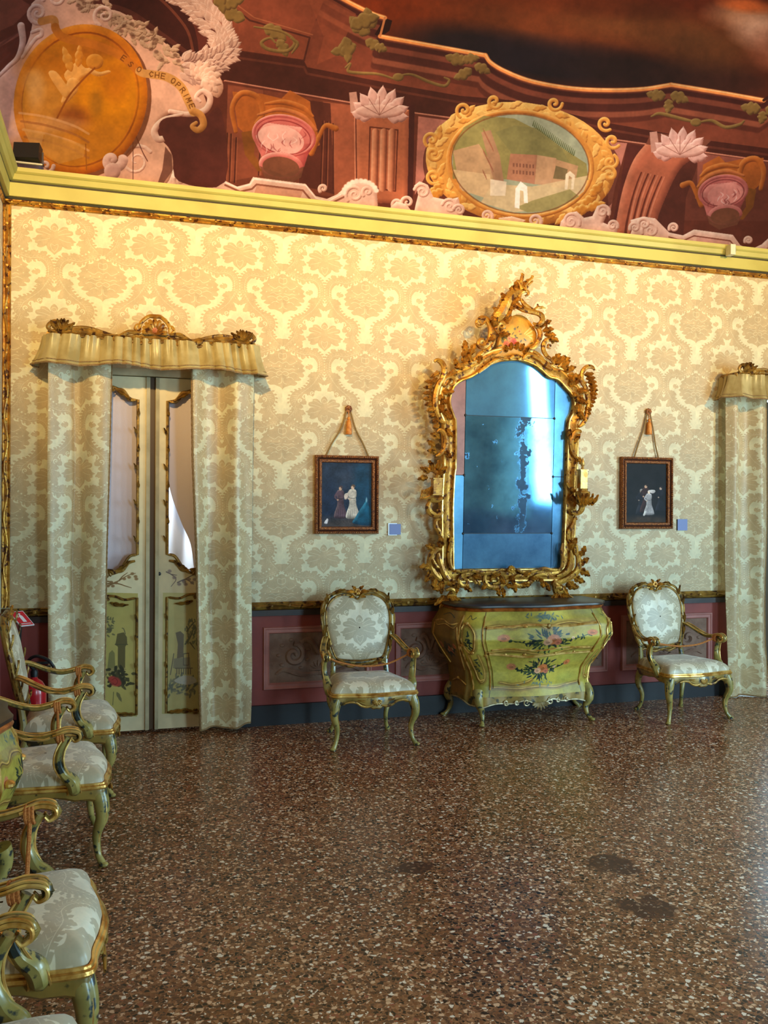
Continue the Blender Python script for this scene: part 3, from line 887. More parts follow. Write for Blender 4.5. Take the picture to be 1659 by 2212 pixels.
def terrazzo():
    m = bpy.data.materials.new('venetian_terrazzo')
    m.use_nodes = True
    nt = m.node_tree
    N, Lk = nt.nodes, nt.links
    b = N['Principled BSDF']
    tc = N.new('ShaderNodeTexCoord')

    def vor(scale, feat='F1', rand=1.0):
        v = N.new('ShaderNodeTexVoronoi')
        v.inputs['Scale'].default_value = scale
        v.inputs['Randomness'].default_value = rand
        v.feature = feat
        Lk.new(warp, v.inputs['Vector'])
        return v

    def rng(src, a, z, o0=0.0, o1=1.0):
        r = N.new('ShaderNodeMapRange')
        for k, v in zip(('From Min', 'From Max', 'To Min', 'To Max'), (a, z, o0, o1)): r.inputs[k].default_value = v
        Lk.new(src, r.inputs['Value'])
        return r.outputs['Result']

    def mix(f, A, B):
        x = N.new('ShaderNodeMix')
        x.data_type = 'RGBA'
        if isinstance(f, float): x.inputs['Factor'].default_value = f
        else: Lk.new(f, x.inputs['Factor'])
        for k, v in ((6, A), (7, B)):
            if isinstance(v, tuple): x.inputs[k].default_value = v
            else: Lk.new(v, x.inputs[k])
        return x.outputs[2]

    def math_(op, a, bb):
        x = N.new('ShaderNodeMath')
        x.operation = op
        for i, v in enumerate((a, bb)):
            if isinstance(v, (int, float)): x.inputs[i].default_value = v
            else: Lk.new(v, x.inputs[i])
        return x.outputs[0]
    wn = N.new('ShaderNodeTexNoise')
    wn.inputs['Scale'].default_value = 45
    Lk.new(tc.outputs['Object'], wn.inputs['Vector'])
    vm = N.new('ShaderNodeVectorMath')
    vm.operation = 'MULTIPLY_ADD'
    Lk.new(wn.outputs['Color'], vm.inputs[0])
    vm.inputs[1].default_value = (.012, .012, 0)
    Lk.new(tc.outputs['Object'], vm.inputs[2])
    warp = vm.outputs[0]

    def chips(scale, size):
        v = vor(scale)
        e = vor(scale, 'DISTANCE_TO_EDGE')
        sep = N.new('ShaderNodeSeparateColor')
        Lk.new(v.outputs['Color'], sep.inputs[0])
        cr = N.new('ShaderNodeValToRGB')
        cr.color_ramp.interpolation = 'CONSTANT'
        els = cr.color_ramp.elements
        stops = [(0, (26, 17, 15)), (.21, (100, 66, 46)), (.37, (132, 80, 46)), (.52, (94, 56, 34)), (.64, (174, 120, 80)), (.76, (230, 186, 146)), (.88, (250, 232, 208)), (.955, (160, 90, 64))]
        els[0].position, els[0].color = 0, srgb(stops[0][1])
        els[1].position, els[1].color = stops[1][0], srgb(stops[1][1])
        for p, c in stops[2:]:
            el = els.new(p)
            el.color = srgb(c)
        Lk.new(sep.outputs[0], cr.inputs[0])
        edge = rng(e.outputs['Distance'], size, size + .05)
        pick = math_('GREATER_THAN', sep.outputs[1], .20)
        return cr.outputs[0], math_('MULTIPLY', edge, pick)
    bn = N.new('ShaderNodeTexNoise')
    bn.inputs['Scale'].default_value = 1.3
    bn.inputs['Detail'].default_value = 4
    Lk.new(tc.outputs['Object'], bn.inputs['Vector'])
    base = mix(rng(bn.outputs['Fac'], .35, .68), srgb((134, 82, 48)), srgb((156, 108, 72)))
    c2, f2 = chips(110, .06)
    base = mix(f2, base, c2)
    c1, f1 = chips(60, .08)
    base = mix(f1, base, c1)
    # old cement repairs
    sn = N.new('ShaderNodeTexNoise')
    sn.inputs['Scale'].default_value = 7
    sn.inputs['Detail'].default_value = 5
    Lk.new(tc.outputs['Object'], sn.inputs['Vector'])
    tot = None
    for px, py, r in ((1308, 1860, .11), (1345, 1866, .09), (1422, 1948, .09), (895, 1874, .075), (1362, 1952, .085), (1392, 1956, .08)):
        x, y = on_floor(px, py)
        d = N.new('ShaderNodeVectorMath')
        d.operation = 'DISTANCE'
        Lk.new(tc.outputs['Object'], d.inputs[0])
        d.inputs[1].default_value = (x, y, 0)
        k = rng(math_('ADD', d.outputs['Value'], math_('MULTIPLY', math_('SUBTRACT', sn.outputs['Fac'], .5), .22)), r, r * .82)
        tot = k if tot is None else math_('MAXIMUM', tot, k)
    base = mix(math_('MULTIPLY', tot, math_('SUBTRACT', 1.0, math_('MULTIPLY', f1, .35))), base, srgb((72, 38, 28)))
    Lk.new(base, b.inputs['Base Color'])
    Lk.new(rng(bn.outputs['Fac'], .3, .7, .22, .34), b.inputs['Roughness'])
    b.inputs['Specular IOR Level'].default_value = .32
    bp = N.new('ShaderNodeBump')
    bp.inputs['Strength'].default_value = .05
    bp.inputs['Distance'].default_value = .002
    Lk.new(bn.outputs['Fac'], bp.inputs['Height'])
    Lk.new(bp.outputs['Normal'], b.inputs['Normal'])
    return m


M_FLOOR = terrazzo()

# ------------------------------------------------------------------ floor, walls, vault
struct('floor', MB().box(XL - .3, XR + .3, YF - .3, 1.6, -.12, 0), M_FLOOR)
D1 = (-.42, .83, 2.62)          # left doorway
D2 = (5.17, 6.42, 2.62)         # right doorway
RAIL = .895
ZT = 3.74
DX0, DZ0 = .823, 2.965          # a blossom of the silk sits here
duv = lambda x, z: ((x - DX0) / DW + .5 + (.36 if x > 2.75 else 0), (z - DZ0) / DH + .5)


def wall_piece(mb, x0, x1, z0, z1, mi, y0=0.0, y1=.14):
    """one slab of the back wall, silk coordinates on its face"""
    cuts = [x0, x1] if not (x0 < 2.75 < x1 and mi == 0) else [x0, 2.75, 2.7501, x1]
    for a, b in zip(cuts[:-1], cuts[1:]):
        if b - a < .001: continue
        sh = .36 if a >= 2.75 else 0
        uv = [((x - DX0) / DW + .5 + sh, (z - DZ0) / DH + .5) for z in (z0, z1) for y in (y0, y1) for x in (a, b)]
        vs = [(x, y, z) for z in (z0, z1) for y in (y0, y1) for x in (a, b)]
        mb.add(vs, [(0, 2, 3, 1), (4, 5, 7, 6), (0, 1, 5, 4), (2, 6, 7, 3), (0, 4, 6, 2), (1, 3, 7, 5)], mi, uv)


w = MB()
for a, b in ((XL - .14, D1[0]), (D1[1], D2[0]), (D2[1], XR + .14)):
    wall_piece(w, a, b, 0, RAIL, 1)
    wall_piece(w, a, b, RAIL, ZT, 0)
for d in (D1, D2): wall_piece(w, d[0], d[1], d[2], ZT, 0)
wall_piece(w, XL - .14, XR + .14, ZT, ZC0 + .1, 1)
struct('wall_back', w, [M_DAMASK, M_DADO], smooth=False)


def side_wall(name, x, out, holes=()):
    mb = MB()
    ys = [YF]
    for a, b, _, _ in holes: ys += [a, b]
    ys.append(0.0)

    def slab(ya, yb, za, zb, mi):
        vs = [(xx, y, z) for z in (za, zb) for y in (ya, yb) for xx in (x, x + out)]
        uv = [(v[1] / DW, (v[2] - DZ0) / DH) for v in vs]
        mb.add(vs, [(0, 2, 3, 1), (4, 5, 7, 6), (0, 1, 5, 4), (2, 6, 7, 3), (0, 4, 6, 2), (1, 3, 7, 5)], mi, uv)
    for i in range(0, len(ys), 2):
        slab(ys[i], ys[i + 1], 0, RAIL, 1)
        slab(ys[i], ys[i + 1], RAIL, ZT, 0)
    for a, b, za, zb in holes:
        slab(a, b, 0, za, 1)
        slab(a, b, zb, ZT, 0)
    slab(YF, 0, ZT, ZC0 + .1, 1)
    return struct(name, mb, [M_DAMASK, M_DADO], smooth=False)


side_wall('wall_left', XL, -.14)
WIN = ((-7.5, -6.6, 1.15, 3.55), (-4.6, -3.2, .45, 3.1))
side_wall('wall_right', XR, .14, WIN)
f = MB()
FW = ((3.9, 5.3), (5.9, 5.91))


def fslab(xa, xb, za, zb, mi):
    vs = [(x, y, z) for z in (za, zb) for y in (YF - .14, YF) for x in (xa, xb)]
    f.add(vs, [(0, 2, 3, 1), (4, 5, 7, 6), (0, 1, 5, 4), (2, 6, 7, 3), (0, 4, 6, 2), (1, 3, 7, 5)], mi, [(v_[0] / DW, (v_[2] - DZ0) / DH) for v_ in vs])


xs_ = [XL - .14, FW[0][0], FW[0][1], FW[1][0], FW[1][1], XR + .14]
for k in range(5):
    if k % 2 == 0:
        fslab(xs_[k], xs_[k + 1], 0, RAIL, 1)
        fslab(xs_[k], xs_[k + 1], RAIL, ZT, 0)
    else:
        fslab(xs_[k], xs_[k + 1], 0, .55, 1)
        fslab(xs_[k], xs_[k + 1], 3.25, ZT, 0)
fslab(XL - .14, XR + .14, ZT, ZC0 + .1, 1)
struct('wall_front', f, [M_DAMASK, M_DADO], smooth=False)
for n, (a, b) in enumerate(FW[:1]):
    wf = MB()
    for x0, x1, z0, z1 in ((a, a + .07, .55, 3.25), (b - .07, b, .55, 3.25), (a, b, .55, .62), (a, b, 3.18, 3.25), ((a + b) / 2 - .03, (a + b) / 2 + .03, .55, 3.25), (a, b, 2.1, 2.15)):
        wf.box(x0, x1, YF - .09, YF - .03, z0, z1)
    struct('window_%d' % (n + 3), wf, M_PLAIN, smooth=False)
for n, (a, b, za, zb) in enumerate(WIN):
    wf = MB()
    for y0, y1, z0, z1 in ((a, a + .07, za, zb), (b - .07, b, za, zb), (a, b, za, za + .07), (a, b, zb - .07, zb), ((a + b) / 2 - .03, (a + b) / 2 + .03, za, zb), (a, b, za + 1.6, za + 1.65)):
        wf.box(XR + .02, XR + .08, y0, y1, z0, z1)
    struct('window_%d' % (n + 1), wf, M_PLAIN, smooth=False)


def pix(p):
    """sight line through a point of the room, as the quadratura painter would have set it out"""
    x, dy, dz = p[0], p[1] + DIST, p[2] - EYE_H
    ca, sa = math.cos(YAW), math.sin(YAW)
    fw = max(sa * x + ca * dy, .35)
    u, v = (ca * x - sa * dy) / fw * FPX, -dz / fw * FPX
    c, s = math.cos(ROLL), math.sin(ROLL)
    return (829.5 + u * c + v * s, 1106 - u * s + v * c)


def ring(ins, z, rad):
    """rounded rectangle inset from the walls, same number of points for every ring"""
    x0, x1, y0, y1 = XL + ins, XR - ins, YF + ins, -ins
    r = max(rad, .0005)
    pts = []

    def side(a, b, n):
        for k in range(n): pts.append((a[0] + (b[0] - a[0]) * k / n, a[1] + (b[1] - a[1]) * k / n, z))

    def arc(cx, cy, a0, n=14):
        for k in range(n): pts.append((cx + r * math.cos(a0 - PI / 2 * k / n), cy + r * math.sin(a0 - PI / 2 * k / n), z))
    side((x0, y0 + r), (x0, y1 - r), 90)
    arc(x0 + r, y1 - r, PI)
    side((x0 + r, y1), (x1 - r, y1), 130)
    arc(x1 - r, y1 - r, PI / 2)
    side((x1, y1 - r), (x1, y0 + r), 20)
    arc(x1 - r, y0 + r, 0)
    side((x1 - r, y0), (x0 + r, y0), 20)
    arc(x0 + r, y0 + r, -PI / 2)
    return pts


CR = 1.5
rows, uvs = [], []
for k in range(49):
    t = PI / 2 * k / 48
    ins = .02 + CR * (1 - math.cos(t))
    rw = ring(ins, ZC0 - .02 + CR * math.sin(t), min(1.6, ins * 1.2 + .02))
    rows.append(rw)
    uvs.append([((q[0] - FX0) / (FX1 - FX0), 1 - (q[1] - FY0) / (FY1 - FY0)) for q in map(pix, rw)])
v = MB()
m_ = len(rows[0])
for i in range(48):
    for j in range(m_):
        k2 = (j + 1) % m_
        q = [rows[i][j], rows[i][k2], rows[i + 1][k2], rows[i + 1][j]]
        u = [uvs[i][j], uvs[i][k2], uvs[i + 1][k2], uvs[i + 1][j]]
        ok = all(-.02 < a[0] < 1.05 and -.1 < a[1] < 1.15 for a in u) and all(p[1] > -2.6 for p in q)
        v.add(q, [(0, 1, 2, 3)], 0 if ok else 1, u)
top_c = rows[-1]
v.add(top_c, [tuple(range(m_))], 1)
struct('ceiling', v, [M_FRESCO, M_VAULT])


def sweep(name, prof, mats, fn=None):
    mb = MB()
    rw = []
    for ins, z in prof:
        x0, x1, y0, y1 = XL + ins, XR - ins, YF + ins, -ins
        rw.append([(x0, y0, z), (x0, y1, z), (x1, y1, z), (x1, y0, z)])
    for i in range(len(rw) - 1):
        mi = fn(i) if fn else 0
        mb.grid([rw[i], rw[i + 1]], mi, closed_u=True)
    return struct(name, mb, mats, smooth=False)


# cornice: fascia, dark groove, upper moulding, lip
sweep('trim_1', [(0, 3.758), (.045, 3.758), (.05, 3.848), (.05, 3.861), (.07, 3.865), (.078, 3.888), (.082, 3.899), (.09, 3.903), (.10, 3.912), (.105, 3.937), (.0, 3.943)],
      [M_CORNICE, M_GROOVE], lambda i: 1 if i in (2,) else 0)
sweep('trim_2', [(0, 3.746), (.014, 3.746), (.02, 3.757), (.02, 3.762), (0, 3.762)], M_GROOVE)


def gilt_bar(mb, a, b, r, out, seed, n=None, knots=True):
    """carved gilt moulding from a to b, standing 'out' proud of the wall; wavy ribbon and leaf knots along it"""
    A, B = Vector(a), Vector(b)
    d = (B - A)
    ln = d.length
    n = max(8, int(ln / .05))
    O = Vector(out)
    up = d.normalized().cross(O).normalized()
    prof = [(-r, 0), (-r, .35), (-.75 * r, .6), (-.45 * r, .5), (0, 1.0), (.45 * r, .55), (.7 * r, .75), (r, .4), (r, 0)]
    rws = [[P + up * p[0] + O * p[1] * r * .9 for p in prof] for P in (A, B)]
    mb.grid(rws)
    rr = random.Random(seed)
    if knots:
        wave = [A + d * (k / n) + O * r * .85 + up * (.42 * r * math.sin(k * .9)) for k in range(n + 1)]
        mb.tube(wave, r * .22, 5)
        for k in range(1, n, 3):
            P = A + d * ((k + rr.random()) / n) + O * r * .8
            mb.ball(P, r * rr.uniform(.35, .55), 4, 1, .6, 1)


gm = MB()
gilt_bar(gm, (XL, 0, 3.727), (XR, 0, 3.727), .022, (0, -1, 0), 1)
gilt_bar(gm, (XL, YF, 3.727), (XL, 0, 3.727), .022, (1, 0, 0), 2, knots=False)
struct('trim_3', gm, M_GILT)
gm = MB()
gilt_bar(gm, (XL + .028, 0, .93), (XL + .028, 0, 3.705), .027, (0, -1, 0), 3)
struct('trim_4', gm, M_GILT)
gm = MB()
gilt_bar(gm, (D1[1] + .02, 0, .893), (D2[0] - .02, 0, .893), .029, (0, -1, 0), 4)
gilt_bar(gm, (XL, 0, .893), (D1[0] - .02, 0, .893), .029, (0, -1, 0), 5)
gilt_bar(gm, (D2[1] + .02, 0, .893), (XR, 0, .893), .029, (0, -1, 0), 6)
struct('trim_5', gm, M_GILT_D)
dm = MB()
bb = MB()
for a, b in ((XL, D1[0]), (D1[1], D2[0]), (D2[1], XR)):
    dm.box(a, b, -.028, .0, .82, .862)
    bb.box(a, b, -.022, .0, 0, .145)
    bb.box(a, b, -.027, .0, .145, .152)
struct('trim_6', dm, M_DARKW, smooth=False)
struct('baseboard_back', bb, M_NAVY, smooth=False)
bl = MB().box(XL, XL + .022, YF, 0, 0, .15)
struct('baseboard_left', bl, M_NAVY, smooth=False)

# dado panels with stucco scrolls in low relief
for n, (pa, pb) in enumerate((((570, 1360), (806, 1492)), ((855, 1345), (1006, 1480)), ((1186, 1330), (1314, 1453)), ((1343, 1329), (1539, 1440)))):
    xa, za = on_wall(*pa)
    xb, _ = on_wall(*pb)
    za, zb = .735, .262
    pm = MB()
    for k, (i0, i1, y0, y1) in enumerate(((0, .006, 0, -.020), (.006, .014, -.020, -.020), (.014, .022, -.020, -.013), (.022, .038, -.013, -.013), (.038, .044, -.013, -.018), (.044, .052, -.018, -.002))):
        rec = lambda i, y: [(xa + i, y, zb + i), (xb - i, y, zb + i), (xb - i, y, za - i), (xa + i, y, za - i)]
        pm.grid([rec(i0, y0), rec(i1, y1)], 0, closed_u=True)
    pm.add([(xa + .052, -.002, zb + .052), (xb - .052, -.002, zb + .052), (xb - .052, -.002, za - .052), (xa + .052, -.002, za - .052)], [(0, 1, 2, 3)], 1)
    cx, cz = (xa + xb) / 2, (za + zb) / 2
    S3 = lambda pts: [(x, -.004, z) for x, z in pts]
    hw = (xb - xa) / 2 - .08
    for s in (1, -1):
        pm.tube(S3(spiral(cx + s * hw * .55, cz + .02, .085, 1.3, PI / 2, s)), [.020, .026, .016], 6, mi=1)
        pm.tube(S3(spl([(cx, cz - .12), (cx + s * hw * .35, cz - .13), (cx + s * hw * .75, cz - .09), (cx + s * hw * .95, cz - .12)], 5)), [.016, .024, .008], 6, mi=1)
        pm.tube(S3(spl([(cx, cz + .02), (cx + s * hw * .15, cz + .11), (cx + s * hw * .3, cz + .13), (cx + s * hw * .42, cz + .09)], 5)), [.016, .024, .008], 6, mi=1)
        for k in range(9):
            a = k * .7
            pm.ball((cx + s * (hw * .55 + .115 * math.cos(a)), -.004, cz + .02 + .115 * math.sin(a)), .017, 4, 1.2, .6, .8, 1)
    for k in range(7):
        a = PI * k / 6
        pm.tube(S3([(cx, cz - .1), (cx + .07 * math.cos(a), cz - .1 + .07 * math.sin(a))]), [.012, .014, .004], 6, mi=1)
    struct('trim_%d' % (7 + n), pm, [M_DADO2, M_STUCCO])
# ------------------------------------------------------------------ carved ornament helpers (work in a plane facing -y: x, z given, y = height above the plane)
def scroll(mb, pts, r, y=0.0, seg=7, n=6, fy=.8, mi=0, lift=0.0):
    q = spl(pts, n)
    m = len(q)
    P = [(p[0], y - lift * math.sin(PI * i / (m - 1)), p[1]) for i, p in enumerate(q)]
    mb.tube(P, r, seg, 1.0, fy, up=(0, -1, 0), mi=mi)


def leaf3(mb, x, z, ang, ln, wd, y=0.0, lift=.02, curl=.6, lobes=3, mi=0, tip=.008):
    rows = []
    n = lobes * 4
    px, pz = x, z
    for i in range(n + 1):
        t = i / n
        a = ang + curl * t
        if i:
            px += ln / n * math.cos(a)
            pz += ln / n * math.sin(a)
        h = wd * min(1, (t / .22 + .15) ** .7) * math.sqrt(max(.02, 1 - t ** 4)) * (1 - .18 * t) * (.60 + .40 * abs(math.cos(PI * t * lobes)))
        yy = y - lift * math.sin(PI * t * .8) - tip * t * t
        nx, nz = -math.sin(a), math.cos(a)
        rows.append([(px + nx * h, yy + .3 * lift, pz + nz * h), (px + nx * h * .45, yy - .25 * lift - wd * .12, pz + nz * h * .45), (px, yy + wd * .02, pz),
                     (px - nx * h * .45, yy - .25 * lift - wd * .12, pz - nz * h * .45), (px - nx * h, yy + .3 * lift, pz - nz * h), (px, yy + .3 * lift + wd * .25, pz)])
    mb.grid(rows, mi, closed_u=True)


def shell3(mb, x, z, ang, r, n=7, y=0.0, spread=2.2, mi=0, lift=.02):
    for k in range(n):
        a = ang + spread * (k / (n - 1) - .5)
        rr = r * (1 - .18 * abs(k / (n - 1) - .5) * 2)
        mb.tube([(x + rr * t * math.cos(a), y - lift * math.sin(PI * t * .75), z + rr * t * math.sin(a)) for t in (.05, .3, .55, .8, 1.0)],
                [r * .05, r * .10, r * .16, r * .19, r * .10], 6, 1, .7, up=(0, -1, 0), mi=mi)


def flower3(mb, x, z, r, y=0.0, n=6, mi=0):
    for k in range(n):
        a = 2 * PI * k / n
        mb.ball((x + r * .6 * math.cos(a), y - r * .25, z + r * .6 * math.sin(a)), r * .48, 4, 1, .6, 1, mi)
    mb.ball((x, y - r * .5, z), r * .34, 4, mi=mi)


# ------------------------------------------------------------------ the left doorway: jamb, passage, two painted leaves
M_DOORCREAM = None
dc = Canvas(120, 800, 560, 1610, 1.6, (232, 212, 168))
dc.fill([(120, 1283), (299, 1286), (299, 1552), (120, 1552)], (192, 170, 92))
dc.fill([(353, 1284), (560, 1284), (560, 1546), (353, 1546)], (206, 190, 124))
dc.noise(.10, (6, 20, 60), 5)
cr = lambda x, y: (x / 2.86, 1150 + y / 2.86)
cL = lambda pts: [cr(*p) for p in pts]
# sprigs under the panes
for pts in ([(660, 350), (700, 330), (740, 310), (790, 280), (840, 265)], [(670, 330), (730, 330), (780, 345), (815, 355)], [(740, 310), (760, 285), (790, 262)], [(660, 315), (700, 320)]):
    dc.line(cL(spl(pts, 5)), [3.2, 1.2], (136, 96, 52))
for x, y in ((820, 268), (840, 285), (800, 290), (770, 300), (690, 322), (670, 345), (720, 325), (845, 300), (700, 345)):
    dc.blob(*cr(x, y), 4, 3, (146, 104, 60), .9, .6)
for pts in ([(1030, 255), (1060, 270), (1090, 300), (1060, 345)], [(1060, 270), (1095, 275)], [(1100, 320), (1150, 300), (1200, 330)], [(1130, 310), (1180, 280), (1205, 270)]):
    dc.line(cL(spl(pts, 5)), [2.6, 1.2], (122, 104, 96))
for x, y in ((1080, 290), (1050, 250), (1140, 315), (1170, 300), (1190, 320), (1150, 330), (1205, 300), (1110, 330)):
    dc.blob(*cr(x, y), 4.2, 3.4, (140, 118, 112), .8, .7)
# lower left scene: ruin tower and roses
dc.fill(cL([(722, 690), (730, 640), (770, 630), (790, 660), (792, 700), (780, 720), (780, 850), (735, 850), (735, 720), (718, 708)]), (92, 80, 42), .9)
dc.line(cL([(718, 705), (794, 705)]), 2, (84, 78, 44))
dc.fill(cL([(680, 760), (700, 740), (715, 760), (720, 860), (670, 860)]), (124, 114, 66), .8)
dc.fill(cL([(660, 860), (760, 840), (790, 860), (720, 890), (660, 890)]), (160, 138, 82), .9)
for i in range(60):
    a, r = rnd.uniform(0, 6.3), rnd.uniform(5, 80)
    x, y = 735 + r * 1.1 * math.cos(a), 905 + r * .9 * math.sin(a)
    dc.fill(cL(leaf(x, y, rnd.uniform(0, 6.3), rnd.uniform(22, 46), 12, 2)), (56, 52, 28) if i % 3 else (80, 72, 38), .9)
for x, y, r in ((720, 935, 11), (700, 920, 8), (735, 945, 8)):
    dc.blob(*cr(x, y), r, r * .85, (178, 60, 48), .95, .5)
dc.line(cL(spl([(700, 925), (720, 915), (735, 935), (720, 955), (705, 945)], 5)), 1.5, (120, 34, 30), .8)
for i in range(26):
    x, y = rnd.uniform(660, 700), rnd.uniform(540, 650)
    dc.fill(cL(leaf(x, y, rnd.uniform(0, 6.3), 24, 7, 2)), (96, 90, 60), .8)
dc.line(cL(spl([(780, 640), (770, 610), (760, 605)], 4)), 2, (110, 100, 62))
dc.line(cL([(710, 1000), (706, 1080)]), 1.5, (96, 88, 56), .8)
dc.fill(cL(leaf(730, 1000, 1.1, 70, 14, 2)), (104, 96, 60), .8)
# lower right scene: blue ruin by the water
BL, BL2 = (122, 108, 88), (152, 142, 114)
dc.fill(cL([(1090, 630), (1120, 620), (1142, 640), (1140, 780), (1100, 790), (1105, 700)]), BL, .9)
dc.fill(cL([(1080, 790), (1180, 780), (1184, 850), (1076, 850)]), BL2, .9)
dc.line(cL([(1140, 760), (1172, 756), (1172, 830), (1140, 830), (1140, 760)]), 2, BL)
for k in range(7):
    dc.line(cL([(1100 + 14 * k, 852), (1100 + 14 * k, 885)]), 2, BL)
dc.line(cL([(1090, 850), (1196, 848)]), 2, BL)
for pts in ([(1150, 700), (1180, 660), (1200, 600), (1190, 540)], [(1160, 620), (1190, 580), (1210, 560)], [(1180, 690), (1210, 730)]):
    dc.line(cL(spl(pts, 5)), [3, 1.4], (108, 104, 78))
for i in range(46):
    x, y = rnd.uniform(1150, 1225), rnd.uniform(540, 690)
    dc.fill(cL(leaf(x, y, rnd.uniform(1, 2.2), 26, 7, 2)), (120, 120, 90), .7)
for i in range(50):
    x, y = rnd.uniform(1045, 1225), rnd.uniform(900, 1010)
    dc.fill(cL(leaf(x, y, rnd.uniform(0, 6.3), 34, 9, 2)), (104, 106, 92) if i % 2 else (134, 130, 106), .75)
dc.fill(cL(spl([(1085, 925), (1140, 895), (1200, 900), (1222, 930), (1180, 950), (1120, 945)], 4, True)), (206, 200, 184), .9)
dc.line(cL(spl([(1080, 760), (1070, 830), (1060, 890)], 4)), 2, BL)
IM_DOOR = dc.image('door_painting')
M_DOOR = imat('painted_door_leaf', IM_DOOR, .4, 'EXTEND')
M_JAMB = mat('cream_door_frame', (196, 180, 142), .5, c2=(170, 154, 118), nscale=6)
M_CLOTH = mat('white_lining_cloth', (228, 212, 220), .8, bump=.1, bscale=120)
M_SHEER = mat('sheer_white_cloth', (240, 246, 250), .7)
M_GLASS = bpy.data.materials.new('window_glass')
M_GLASS.use_nodes = True
_n = M_GLASS.node_tree
_n.nodes.remove(_n.nodes['Principled BSDF'])
_t, _g, _m, _f = (_n.nodes.new(k) for k in ('ShaderNodeBsdfTransparent', 'ShaderNodeBsdfGlossy', 'ShaderNodeMixShader', 'ShaderNodeFresnel'))
_g.inputs['Roughness'].default_value = .03
_n.links.new(_f.outputs[0], _m.inputs[0])
_n.links.new(_t.outputs[0], _m.inputs[1])
_n.links.new(_g.outputs[0], _m.inputs[2])
_n.links.new(_m.outputs[0], _n.nodes['Material Output'].inputs[0])

ps = MB()
ps.box(D1[0] - .06, D1[0], .14, 1.1, 0, 2.8).box(D1[1], D1[1] + .06, .14, 1.1, 0, 2.8).box(D1[0] - .06, D1[1] + .06, 1.1, 1.16, 0, 2.8).box(D1[0] - .06, D1[1] + .06, .14, 1.16, 2.8, 2.86)
struct('wall_passage', ps, M_PLAIN, smooth=False)
ps = MB()
ps.box(D2[0] - .3, D2[0] - .24, .14, 1.5, 0, 2.9).box(D2[1] + .3, D2[1] + .36, .14, 1.5, 0, 2.9).box(D2[0] - .3, D2[1] + .36, 1.5, 1.56, 0, 2.9).box(D2[0] - .3, D2[1] + .36, .14, 1.56, 2.9, 2.96)
struct('wall_anteroom', ps, M_PLAIN, smooth=False)

door = empty('door_1', (0, 0, 0))
door['kind'] = 'structure'
jb = MB()
jb.box(D1[0], D1[0] + .025, -.012, .14, 0, D1[2]).box(D1[1] - .025, D1[1], -.012, .14, 0, D1[2]).box(D1[0], D1[1], -.012, .14, D1[2] - .05, D1[2])
jb.build('door_frame', M_JAMB, door, smooth=False)
MB().box(.186, .224, .03, .06, .02, 2.565).build('meeting_gap', mat('brown_door_edge', (92, 66, 40), .5), door, smooth=False)


def pane_outline(x0, x1, zt, zb, up, dn):
    """shaped opening: serpentine top and bottom"""
    c, h = (x0 + x1) / 2, (x1 - x0) / 2
    t = [(-1, 0), (-.72, -.005), (-.56, .035), (-.36, up * .8), (-.15, up), (0, up), (.15, up), (.36, up * .8), (.56, .035), (.72, -.005), (1, 0)]
    b = [(1, 0), (.75, -.01), (.55, -dn * .5), (.4, -dn * .85), (.15, -dn), (0, -dn), (-.15, -dn), (-.4, -dn * .85), (-.55, -dn * .5), (-.75, -.01), (-1, 0)]
    return spl([(c + h * a, zt + d) for a, d in t], 3) + spl([(c + h * a, zb + d) for a, d in b], 3)


